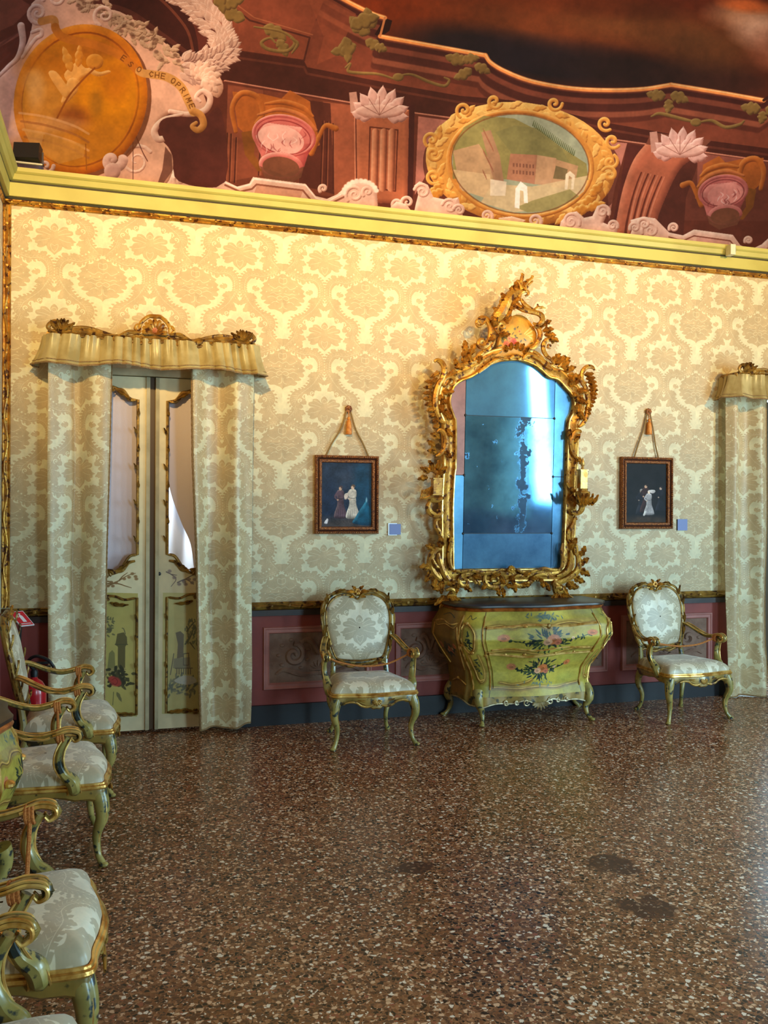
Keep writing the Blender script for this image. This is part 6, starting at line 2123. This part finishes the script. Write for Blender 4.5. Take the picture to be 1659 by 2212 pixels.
com = empty('commode', (3.02, -.03, 0), 0, 'green lacquer bombe commode with painted flowers and dark top under the mirror', 'chest of drawers')
Z0, Z1 = .215, .865
surf, at, outl = bombe(com, .525, .405, .42, .47, Z0, Z1, .165)
rw, uv = surf()
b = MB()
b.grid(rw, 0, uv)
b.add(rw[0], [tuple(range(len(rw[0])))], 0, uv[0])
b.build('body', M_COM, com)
for v0, v1 in ((.535, .845), (.10, .52)):
    d = MB()
    r1, u1 = surf(26, .008, .342, .658, v0, v1)
    r0, _ = surf(26, -.01, .342, .658, v0, v1)
    d.grid(r1, 0, u1)
    for a_, b_ in ((r1[0], r0[0]), (r1[-1], r0[-1])): d.grid([a_, b_], 0, [u1[0], u1[0]])
    for k in (0, -1): d.grid([[r[k] for r in r1], [r[k] for r in r0]], 0, [[u[k] for u in u1]] * 2)
    dr = d.build('drawer', M_COM, com)
    g = MB()
    vt = v1 - .012
    pts = [at(.342 + .316 * t, vt + .012 * math.sin(t * 9 + v0 * 20) - .022 * math.sin(PI * t) * (1 if v0 < .3 else -.3), .012)[0] for t in np.linspace(0, 1, 40)]
    g.tube(pts, .0095, 6)
    if v0 > .5:
        pts = [at(.35 + .30 * t, v0 + .03 + .012 * math.sin(t * 11), .012)[0] for t in np.linspace(0, 1, 40)]
        g.tube(pts, .007, 6)
    for t in (.12, .3, .62, .85):
        p, n_ = at(.342 + .316 * t, vt, .012)
        g.ball(p, .012, 4, 1.3, .8, .8)
    g.build('gilt_moulding', M_GILT_L, dr)
kh = MB()
p, n_ = at(.505, .835, .012)
kh.ball(p, .02, 6, 1, .5, 1.1)
kh.build('lock_plate', M_GILT_D, com)
for s in (0, 1):
    g = MB()
    U_ = (lambda u: u) if not s else (lambda u: 1 - u)
    for path, r in (([(.262, .80), (.272, .86), (.292, .86), (.312, .80), (.318, .70), (.308, .58), (.288, .53), (.272, .58), (.264, .70)], .0055), ([(.275, .50), (.284, .34), (.298, .2), (.316, .2)], .005),
                    ([(.258, .95), (.250, .78), (.246, .6), (.254, .4), (.268, .2), (.276, .05)], .007), ([(.335, .95), (.336, .5), (.334, .08)], .0055),
                    ([(.04, .82), (.03, .66), (.045, .48), (.075, .34)], .006), ([(.04, .84), (.1, .87), (.17, .84), (.225, .86)], .006), ([(.232, .82), (.24, .66), (.225, .5), (.2, .3)], .006), ([(.06, .12), (.13, .17), (.2, .12)], .006)):
        q = spl(path, 6)
        g.tube([at(U_(u), v, .004)[0] for u, v in q], r, 6, closed=False)
    for u, v in ((.285, .87), (.3, .53), (.26, .62), (.335, .5), (.13, .18)):
        p, n_ = at(U_(u), v, .006)
        g.ball(p, .013, 4)
    g.build('gilt_scrollwork', M_GILT_L, com)
# top: gilt moulding under a dark slab
def ring_out(v, out):
    r, _ = surf(1, out, 0, 1, v, v + 1e-4)
    return r[0]


tm = MB()
lev = [(0.0, Z1 - .004), (.012, Z1), (.020, Z1 + .010), (.012, Z1 + .020), (.022, Z1 + .024)]
tm.grid([[(p[0], p[1], z) for p in ring_out(.995, o)] for o, z in lev])
tm.build('gilt_edge', M_COPPER, com)
tp = MB()
lev = [(-.02, Z1 + .0235), (.026, Z1 + .024), (.032, Z1 + .030), (.030, Z1 + .042), (.022, Z1 + .046)]
R_ = [[(p[0], p[1], z) for p in ring_out(.995, o)] for o, z in lev]
tp.grid(R_)
tp.add(R_[-1], [tuple(range(len(R_[-1])))])
tp.build('top', M_TOPW, com)
# skirt with pierced shell
sk = MB()
rs_, us = surf(1, 0, 0, 1, 0, .02)
n = len(rs_[0])
low = []
for k, p in enumerate(rs_[0]):
    u = k / (n - 1)
    t = (u - .30) / .40
    if 0 <= t <= 1: dz = .03 + .05 * (1 - math.sin(PI * t)) + .030 * math.exp(-((t - .5) / .10) ** 2) + .008 * math.cos(t * 25)
    else:
        t2 = (u if u < .5 else 1 - u) / .26
        dz = .03 + .04 * (1 - math.sin(PI * min(1, t2)))
    low.append((p[0], p[1], p[2] - dz))
sk.grid([rs_[0], low], 0)
sk.grid([[(p[0] * .97, p[1] * .96, p[2]) for p in r] for r in (low, rs_[0])], 0)
so = sk.build('skirt', M_LACQ, com)
sg = MB()
sg.tube([(p[0], p[1] - .003, p[2]) for p in low], .006, 6)
c = Vector(rs_[0][n // 2])
for k in range(7):
    leaf3(sg, c.x + .012 * (k - 3), c.z - .045, -PI / 2 + .32 * (k - 3), .058 - .006 * abs(k - 3), .014, c.y - .012, .012, .3 * (k - 3) / 3, 2)
for s in (1, -1):
    for u_, r_ in ((.05, .020), (.085, .014), (.12, .017)):
        pc_ = Vector(rs_[0][int((n - 1) * (.5 + s * u_))])
        scroll(sg, [(pc_.x + a, pc_.z - .045 + b) for a, b in spiral(0, 0, r_ * 1.4, 1.2, .5 + s, s, n=10)], [.005, .007, .004], pc_.y - .008, n=2)
sg.build('pierced_shell', mat('silvered_gilding', (206, 194, 160), .35, .35, c2=(160, 140, 96), nscale=30), so)


def cabriole(mb, top, foot, out, r0, r1, toe=1.0, n=14, knee=.05, bend=.03):
    """S-shaped leg from top to foot; out = horizontal direction it bows towards"""
    T, F, O = Vector(top), Vector(foot), Vector(out).normalized()
    pts, rad = [], []
    for i in range(n + 1):
        t = i / n
        p = T.lerp(F, t)
        off = knee * math.sin(PI * min(1, t * 1.7)) * (1 - t) - bend * math.sin(PI * max(0, (t - .35) / .65)) * 1.0
        if t > .9: off += .010 * toe
        pts.append(p + O * off)
        rad.append(float(np.interp(t, [0, .12, .3, .6, .85, .93, 1.0], [r0 * 1.05, r0, r0 * .82, r0 * .55, r1 * .9, r1 * 1.05, r1 * 1.25])))
    mb.tube(pts, rad, 10)
    mb.ball(F + O * .014 * toe + Vector((0, 0, r1 * .8)), r1 * 1.25, 6, 1.1, 1.1, .62)
    return pts, rad


for (tx, ty), (fx, fy) in (((-.452, -.392), (-.424, -.425)), ((.452, -.392), (.424, -.47)), ((-.52, -.04), (-.56, -.03)), ((.52, -.04), (.57, -.03))):
    l = MB()
    pts, rad = cabriole(l, (tx, ty, Z0 + .035), (fx * 1.04, fy * (1.06 if fy < -.1 else 1), 0), (fx, fy * 1.2 if fy < -.1 else -.05, 0), .042, .0165, knee=.03, bend=.026)
    lo_ = l.build('leg', M_LACQ_P, com)

# ------------------------------------------------------------------ the armchairs
def make_chair(label):
    root = empty('armchair', (0, 0, 0), 0, label, 'armchair', 'green and gilt armchairs with damask upholstery')
    # seat outline (front is -y), serpentine front
    def seat_out(s=1.0, d=0.0):
        h = [(0, -.285), (.10, -.275), (.20, -.255), (.27, -.250), (.295, -.225), (.290, -.12), (.262, .05), (.235, .20), (.20, .225), (0, .230)]
        L = spl(h, 4)
        L = L + [(-x, y) for x, y in L[1:-1][::-1]]
        return [((x) * s * (1 + d), (y) * s * (1 + d)) for x, y in L]
    SO = seat_out()
    zr0, zr1 = .295, .362
    rail = MB()
    rows = []
    nS = len(SO)
    for k, (o, z) in enumerate(((-.03, zr0 + .012), (-.012, zr0 + .004), (.004, zr0 + .015), (.006, zr1 - .012), (0.0, zr1))):
        r = []
        for i, (x, y) in enumerate(SO):
            a = math.atan2(y, x)
            zz = z
            if k <= 2:
                fr_ = math.exp(-((x) / .07) ** 2) if y < -.2 else 0
                arch = .022 * math.exp(-((abs(x) - .16) / .06) ** 2) if y < -.2 else (.02 * math.exp(-((y + .02) / .1) ** 2) if abs(x) > .2 else 0)
                zz = z - .030 * fr_ + arch - .004 * math.cos(a * 30)
            L_ = math.hypot(x, y)
            r.append((x * (1 + o / L_), y * (1 + o / L_), zz))
        rows.append(r)
    rail.grid(rows, 0, closed_u=True)
    ro = rail.build('seat_rail', M_LACQ, root)
    gm = MB()
    for o, z, r in ((.006, zr1 + .0, .0095), (.000, zr1 + .014, .0065)):
        gm.tube([(x * (1 + o / math.hypot(x, y)), y * (1 + o / math.hypot(x, y)), z) for x, y in SO], r, 6, closed=True)
    gm.build('gilt_moulding', M_GILT_L, ro)
    sh = MB()
    shell3(sh, 0, .340, -PI / 2, .045, 7, -.284, 2.3, lift=.008)
    for s in (1, -1):
        scroll(sh, [(s * .03, .30), (s * .07, .292), (s * .11, .302), (s * .14, .322), (s * .18, .328), (s * .22, .322)], [.007, .009, .008, .008, .007, .005], -.285)
        leaf3(sh, s * .04, .335, (0 if s > 0 else PI) - .2 * s, .09, .014, -.277, .006, .4 * s, 2, tip=-.006)
    sh.build('carved_apron', M_GILT_D, ro)
    cu = MB()
    rows, uv = [], []
    for k in range(9):
        t = k / 8
        s = math.cos(t * PI / 2) ** .48 * .985 if k < 8 else .02
        z = zr1 + .008 + .090 * math.sin(t * PI / 2) ** .8
        r = [(x * s, y * s, z - .02 * (abs(x) / .3) ** 2 * 0) for x, y in SO]
        rows.append(r)
        uv.append([(x / DW * 1.0 + .5, (y + .0) / DH * 1.0 + .5) for x, y, _ in r])
    cu.grid(rows, 0, uv, closed_u=True)
    cu.build('seat_cushion', M_SEAT, root)
    # backrest, tilted: local plane coords (x, h) -> y = .235 + tilt*(h)
    tl = .20
    B3 = lambda x, h, d=0.0: (x, .225 + tl * (h - .45) - d, h)
    bo = [(0, .955), (.06, .985), (.13, .985), (.19, .955), (.228, .90), (.240, .82), (.232, .73), (.212, .64), (.192, .575), (.165, .535), (.09, .522), (0, .515)]
    L = spl(bo, 5)
    BO = L + [(-x, z) for x, z in L[1:-1][::-1]]
    bf = MB()
    bf.tube([B3(x * 1.06, .755 + (z - .755) * 1.05) for x, z in BO], .024, 9, 1.0, .8, up=(0, -1, 0), closed=True)
    bfo = bf.build('back_frame', M_LACQ, root)
    g = MB()
    g.tube([B3(x * 1.0, .755 + (z - .755) * 1.0, .018) for x, z in BO], .008, 6, closed=True)
    lob = [B3(x * 1.13, .755 + (z - .755) * 1.11, .004) for x, z in BO]
    g.tube(lob, [.008 + .006 * abs(math.sin(k * .55)) for k in range(len(lob))], 6, closed=True)
    for s in (1, -1):
        for x, z, a, cu_ in ((.235, .92, 1.9, -.6), (.262, .84, 1.5, .4), (.255, .70, 1.5, .5), (.225, .60, 1.3, .5), (.17, 1.0, 2.5, .5), (.10, .50, .2, .5)):
            aa = a if s > 0 else PI - a
            leaf3(g, s * x, z, aa, .085, .016, .225 + tl * (z - .45) - .015, .012, cu_ * s, 2)
        scroll(g, [(s * .02, .485), (s * .07, .475), (s * .12, .49), (s * .17, .50), (s * .20, .48)], [.007, .010, .009, .009, .006], .225 - .005)
        scroll(g, [(s * .01, .965), (s * .05, 1.0), (s * .11, 1.012), (s * .16, .995)], [.007, .010, .009, .005], .225 + tl * .5 - .02)
    g.build('gilt_carving', M_GILT_D, bfo)
    cre = MB()
    yb = .225 + tl * .55 - .02
    flower3(cre, 0, 1.012, .026, yb, 6)
    for s in (1, -1):
        leaf3(cre, s * .012, 1.005, (.35 if s > 0 else PI - .35), .075, .02, yb, .014, -.5 * s, 2)
        leaf3(cre, s * .01, 1.02, (1.0 if s > 0 else PI - 1.0), .05, .016, yb, .012, -.4 * s, 2)
        leaf3(cre, s * .012, .99, (-.6 if s > 0 else PI + .6), .055, .016, yb, .012, .4 * s, 2)
    cre.build('crest', M_GILT, root)
    pd = MB()
    rows, uv = [], []
    for k in range(8):
        t = k / 7
        s = 1 - t ** 1.6 * .98
        r = [B3(x * s, .755 + (z - .755) * s, .006 + .040 * math.sin(t * PI / 2) ** .7) for x, z in BO]
        rows.append(r)
        uv.append([(p[0] / DW + .5, (p[2] - .765) / DH + .5) for p in r])
    back = [[B3(x * s, .755 + (z - .755) * s, -.012) for x, z in BO] for s in (1, .02)]
    pd.grid(back[::-1] + rows, 0, [uv[-1], uv[0]] + uv, closed_u=True)
    pd.build('backrest', M_SEAT, root)
    for s in (1, -1):
        st = MB()
        st.tube([(s * .205, .225, .33), (s * .20, .222, .42), (s * .195, B3(0, .50)[1], .50), (s * .20, B3(0, .57)[1], .57)], [.026, .020, .018, .018], 8)
        st.build('stile', M_LACQ_P, root)
        # arm: from the back, sweeping out and forward to a scroll
        a = MB()
        ya = B3(0, .69)[1]
        path = spl([(s * .238, ya + .005, .690), (s * .262, ya - .06, .674), (s * .292, ya - .15, .630), (s * .305, ya - .23, .608), (s * .312, ya - .30, .616), (s * .318, ya - .36, .632), (s * .318, ya - .405, .622), (s * .316, ya - .412, .597), (s * .312, ya - .392, .584), (s * .312, ya - .378, .598)], 6)
        m_n = len(path)
        a.tube(path, [.013, .016, .0175, .017, .016, .017, .018, .015, .012, .008], 9, 1.15, .85, up=(0, 0, 1))
        ao = a.build('arm', M_LACQ, root)
        g = MB()
        for off in (.018, -.018):
            g.tube([(p[0] + off, p[1], p[2] + .012) for p in path[3:-14]], .0045, 5)
        g.tube([(p[0] + .019 * s, p[1], p[2]) for p in path[24:]], [.006, .007, .006, .004], 6)
        g.tube([(p[0] - .019 * s, p[1], p[2]) for p in path[24:]], [.006, .007, .006, .004], 6)
        g.tube([(p[0] + .018 * s, p[1], p[2] - .004 + .004 * math.sin(k * .9)) for k, p in enumerate(path[2:24])], .006, 6)
        g.build('gilt_edge', M_GILT_L, ao)
        sp = MB()
        q = spl([(s * .313, ya - .362, .604), (s * .318, ya - .332, .548), (s * .316, ya - .326, .492), (s * .307, ya - .346, .440), (s * .299, ya - .380, .402), (s * .291, ya - .392, .362), (s * .274, ya - .392, .338)], 6)
        sp.tube(q, [.017, .0175, .020, .026, .034, .031, .012], 9, .95, 1.0, up=(1, 0, 0))
        spo = sp.build('arm_support', M_LACQ_P, root)
        g = MB()
        for o in (.020, -.020):
            g.tube([(p[0] + s * .014, p[1] + o * (.9 + .5 * k / len(q)), p[2]) for k, p in enumerate(q)], .0045, 5)
        g.build('gilt_edge', M_GILT_L, spo)
    for x, y, tx, ty in ((-.27, -.225, -.262, -.222), (.27, -.225, .262, -.222), (-.20, .235, -.205, .205), (.20, .235, .205, .205)):
        l = MB()
        fwd = -1 if y < 0 else 1
        pts, rad = cabriole(l, (tx, ty, .335), (x * 1.05, y + .01 * fwd, 0), (x * 1.1, .25 * fwd, 0), .036 if y < 0 else .03, .0155, 1.0, 16, .028, .024)
        lo_ = l.build('leg', M_LACQ_P, root)
        if y < 0:
            g = MB()
            for sd in (.8, -.8):
                g.tube([p + Vector((sd * r * (1 if x < 0 else -1) * .9, -r * .5, 0)) for p, r in zip(pts[1:12], rad[1:12])], .004, 5)
            g.build('gilt_edge', M_GILT_L, lo_)
    return root


A1 = make_chair('green gilt armchair against the wall left of the green commode')
A1.location = (1.652, -.592, 0)
A1.rotation_euler = (0, 0, math.radians(-2))


def another(x, y, deg, label):
    c = copy_tree(A1)
    c.location = (x, y, 0)
    c.rotation_euler = (0, 0, math.radians(deg))
    c['label'] = label
    return c


another(4.236, -.552, 3, 'green gilt armchair right of the commode, under the near-black painting')
another(-.305, -1.12, 92, 'armchair in the left row nearest the painted door, by the fire extinguisher')
another(-.345, -2.12, 95, 'armchair in the left row just beyond the small bedside commode')
another(-.335, -3.75, 92, 'near armchair at the left edge with its whole damask seat in view')
another(-.34, -4.60, 90, 'nearest armchair, only arm and seat corner showing at the bottom left')

# barrier ropes tied to the arms
def rope(pts, label, r=.0065, coil=None, n=8):
    mb = MB()
    q = spl(pts, n)
    mb.tube(q, [r * (1 + .12 * (k % 2)) for k in range(len(q))], 6)
    for c, ax, R in (coil or []):
        for k in range(3):
            cc = Vector(c)
            A = Vector(ax).normalized()
            e1 = A.orthogonal().normalized()
            e2 = A.cross(e1)
            mb.tube([cc + A * (.011 * (k - 1) + .004 * math.sin(t)) + e1 * R * math.cos(t) + e2 * R * math.sin(t) for t in np.linspace(0, 2 * PI, 14, endpoint=False)], r, 6, closed=True)
    return tag(mb.build('barrier_rope', M_ROPE), label, 'rope', 'orange cords across the armchairs')


def chair_pt(loc, deg, p):
    a = math.radians(deg)
    return (loc[0] + p[0] * math.cos(a) - p[1] * math.sin(a), loc[1] + p[0] * math.sin(a) + p[1] * math.cos(a), p[2])


def chair_rope(loc, deg, label, sag=.06, tails=False, y=-.06):
    P = lambda x, yy, z: chair_pt(loc, deg, (x, yy, z))
    a = math.radians(deg)
    ax = (-math.sin(a), math.cos(a), 0)
    return rope([P(-.305, y, .606), P(-.22, y, .598 - sag * .6), P(-.05, y, .586 - sag), P(.12, y, .588 - sag * .9), P(.24, y, .602 - sag * .4), P(.305, y, .608)], label,
                coil=[(P(-.306, y, .607), ax, .027), (P(.306, y, .607), ax, .027)])


chair_rope((1.652, -.592), -2, 'orange cord strung across the arms of the chair left of the commode')
chair_rope((4.236, -.552), 3, 'orange cord across the arms of the chair right of the commode', .03)
chair_rope((-.305, -1.12), 92, 'orange cord across the arms of the chair by the fire extinguisher', .10)
chair_rope((-.345, -2.12), 95, 'orange cord across the arms of the chair beyond the bedside commode', .10)
chair_rope((-.335, -3.75), 92, 'orange cord across the arms of the near chair at the left edge', .16)

# ------------------------------------------------------------------ small bedside commode on the left wall
n_ = empty('bedside_commode', (XL + .03, -2.86, 0), math.radians(90), 'small green bombe commode half hidden at the left edge, between two armchairs', 'chest')
nz0, nz1 = .20, .765
surf2, at2, _o2 = bombe(n_, .24, .19, .25, .28, nz0, nz1, .125, .05)
rw, uv = surf2()
b = MB()
b.grid(rw, 0, uv)
b.build('body', M_COM, n_)
surf = surf2
tm = MB()
tm.grid([[(p[0], p[1], z) for p in ring_out(.995, o)] for o, z in ((0, nz1 - .004), (.012, nz1), (.018, nz1 + .014), (.008, nz1 + .026))])
tm.build('gilt_edge', M_COPPER, n_)
tp = MB()
R_ = [[(p[0], p[1], z) for p in ring_out(.995, o)] for o, z in ((-.02, nz1 + .0255), (.014, nz1 + .026), (.016, nz1 + .04), (0, nz1 + .048))]
tp.grid(R_)
tp.add(R_[-1], [tuple(range(len(R_[-1])))])
tp.build('top', M_TOPW, n_)
for s in (0, 1):
    g = MB()
    U_ = (lambda u: u) if not s else (lambda u: 1 - u)
    for path in ([(.27, .8), (.28, .88), (.3, .86), (.315, .7), (.3, .5), (.28, .3)], [(.34, .9), (.336, .5), (.34, .1)], [(.06, .8), (.13, .86), (.2, .8)]):
        g.tube([at2(U_(u), v, .004)[0] for u, v in spl(path, 6)], .0055, 6)
    p, nn = at2(U_(.38), .7, .012)
    g.ball(p, .022, 5, 1.3, 1, .7)
    g.build('gilt_scrollwork', M_GILT_L, n_)
for x, y in ((-.20, -.30), (.20, -.30), (-.23, -.03), (.23, -.03)):
    l = MB()
    cabriole(l, (x, y, nz0 + .03), (x * 1.08, y * 1.05, 0), (x, y, 0), .04, .016, knee=.015, bend=.018)
    l.build('leg', M_LACQ_P, n_)

# ------------------------------------------------------------------ fire extinguisher on its stand in the corner
M_RED = mat('red_extinguisher_paint', (196, 20, 34), .3, coat=.4)
M_SIGNRED = mat('red_sign', (212, 26, 48), .45)
M_SIGNW = mat('white_sign_print', (236, 226, 226), .5)
ex0 = (-.545, -.46)
TL, TR, BL_, BR = [Vector((*on_wall(px, py, y)[:1], y, on_wall(px, py, y)[1])) for px, py, y in ((21, 1329, -.50), (51, 1326, -.43), (47, 1359.5, -.574), (77, 1355, -.504))]
ctr = (TL + TR + BL_ + BR) / 4
sx_, sy_ = (TR - TL), (TL - BL_)
nrm = sx_.cross(sy_).normalized()
if nrm.y > 0: nrm = -nrm
st = empty('extinguisher_stand', (ex0[0], ex0[1], 0), 0, 'dark stand holding a tilted red extinguisher sign in the left corner', 'stand')
o3 = Vector((ex0[0], ex0[1], 0))
b = MB()
top_ = ctr - o3 - nrm * .012
b.tube([(-.10, .06, .012), (-.10, .06, .5), (top_.x - .01, top_.y + .02, top_.z - .10), tuple(top_)], .011, 8)
b.lathe([(0, 0), (.14, 0), (.14, .010), (.03, .014), (0, .014)], (0, 0, 0), 28)
b.build('pole', M_BLACK, st)
F = lambda a, c, d=0.0: tuple(BL_ + sx_ * a + sy_ * c + nrm * d - o3)
sg = MB()
for k, (m0, d) in enumerate(((0, .0), (0, -.006))): pass
sg.add([F(0, 0), F(1, 0), F(1, 1), F(0, 1), F(0, 0, -.006), F(1, 0, -.006), F(1, 1, -.006), F(0, 1, -.006)], [(0, 1, 2, 3), (7, 6, 5, 4), (0, 1, 5, 4), (1, 2, 6, 5), (2, 3, 7, 6), (3, 0, 4, 7)])
so = sg.build('sign_plate', M_SIGNW, st, smooth=False)
sg = MB()
sg.add([F(.05, .04, .001), F(.95, .04, .001), F(.95, .96, .001), F(.05, .96, .001)], [(0, 1, 2, 3)])
sg.build('red_field', M_SIGNRED, so, smooth=False)
sg = MB()
sil = [(.40, .24), (.66, .24), (.66, .62), (.62, .69), (.57, .72), (.57, .77), (.63, .79), (.63, .83), (.46, .83), (.36, .78), (.31, .68), (.29, .56), (.33, .55), (.36, .66), (.42, .75), (.50, .77), (.50, .72), (.44, .69), (.40, .62)]
sg.add([F(a, c, .002) for a, c in sil], [tuple(range(len(sil)))])
for k in range(10): sg.add([F(.16 + .07 * k, .10, .002), F(.205 + .07 * k, .10, .002), F(.205 + .07 * k, .16, .002), F(.16 + .07 * k, .16, .002)], [(0, 1, 2, 3)])
sg.build('pictogram', M_SIGNW, so, smooth=False)
ex = empty('fire_extinguisher', (ex0[0], ex0[1], .014), 0, 'red fire extinguisher with black hose behind the far left armchairs', 'fire extinguisher')
b = MB().lathe([(0, 0), (.066, 0), (.074, .012), (.075, .40), (.070, .445), (.05, .48), (.022, .50), (.018, .515), (0, .515)], seg=28)
b.build('cylinder', M_RED, ex)
b = MB().lathe([(.0756, .12), (.0756, .30)], seg=28)
b.build('paper_label', M_SIGNW, ex)
b = MB().lathe([(0, .51), (.022, .512), (.024, .545), (.016, .56), (0, .56)], seg=14).box(-.012, .10, -.010, .010, .565, .580).box(-.012, .09, -.010, .010, .592, .606)
b.build('valve', M_BLACK, ex)
b = MB().tube(spl([(0, 0, .55), (-.03, -.05, .62), (.02, -.10, .66), (.09, -.11, .635), (.125, -.11, .59)], 8), .010, 8)
ho_ = b.build('hose', M_BLACK, ex)
MB().tube([(.125, -.11, .59), (.137, -.11, .560)], [.011, .008], 8).build('nozzle_tip', mat('chrome', (220, 220, 224), .12, 1.0), ho_)
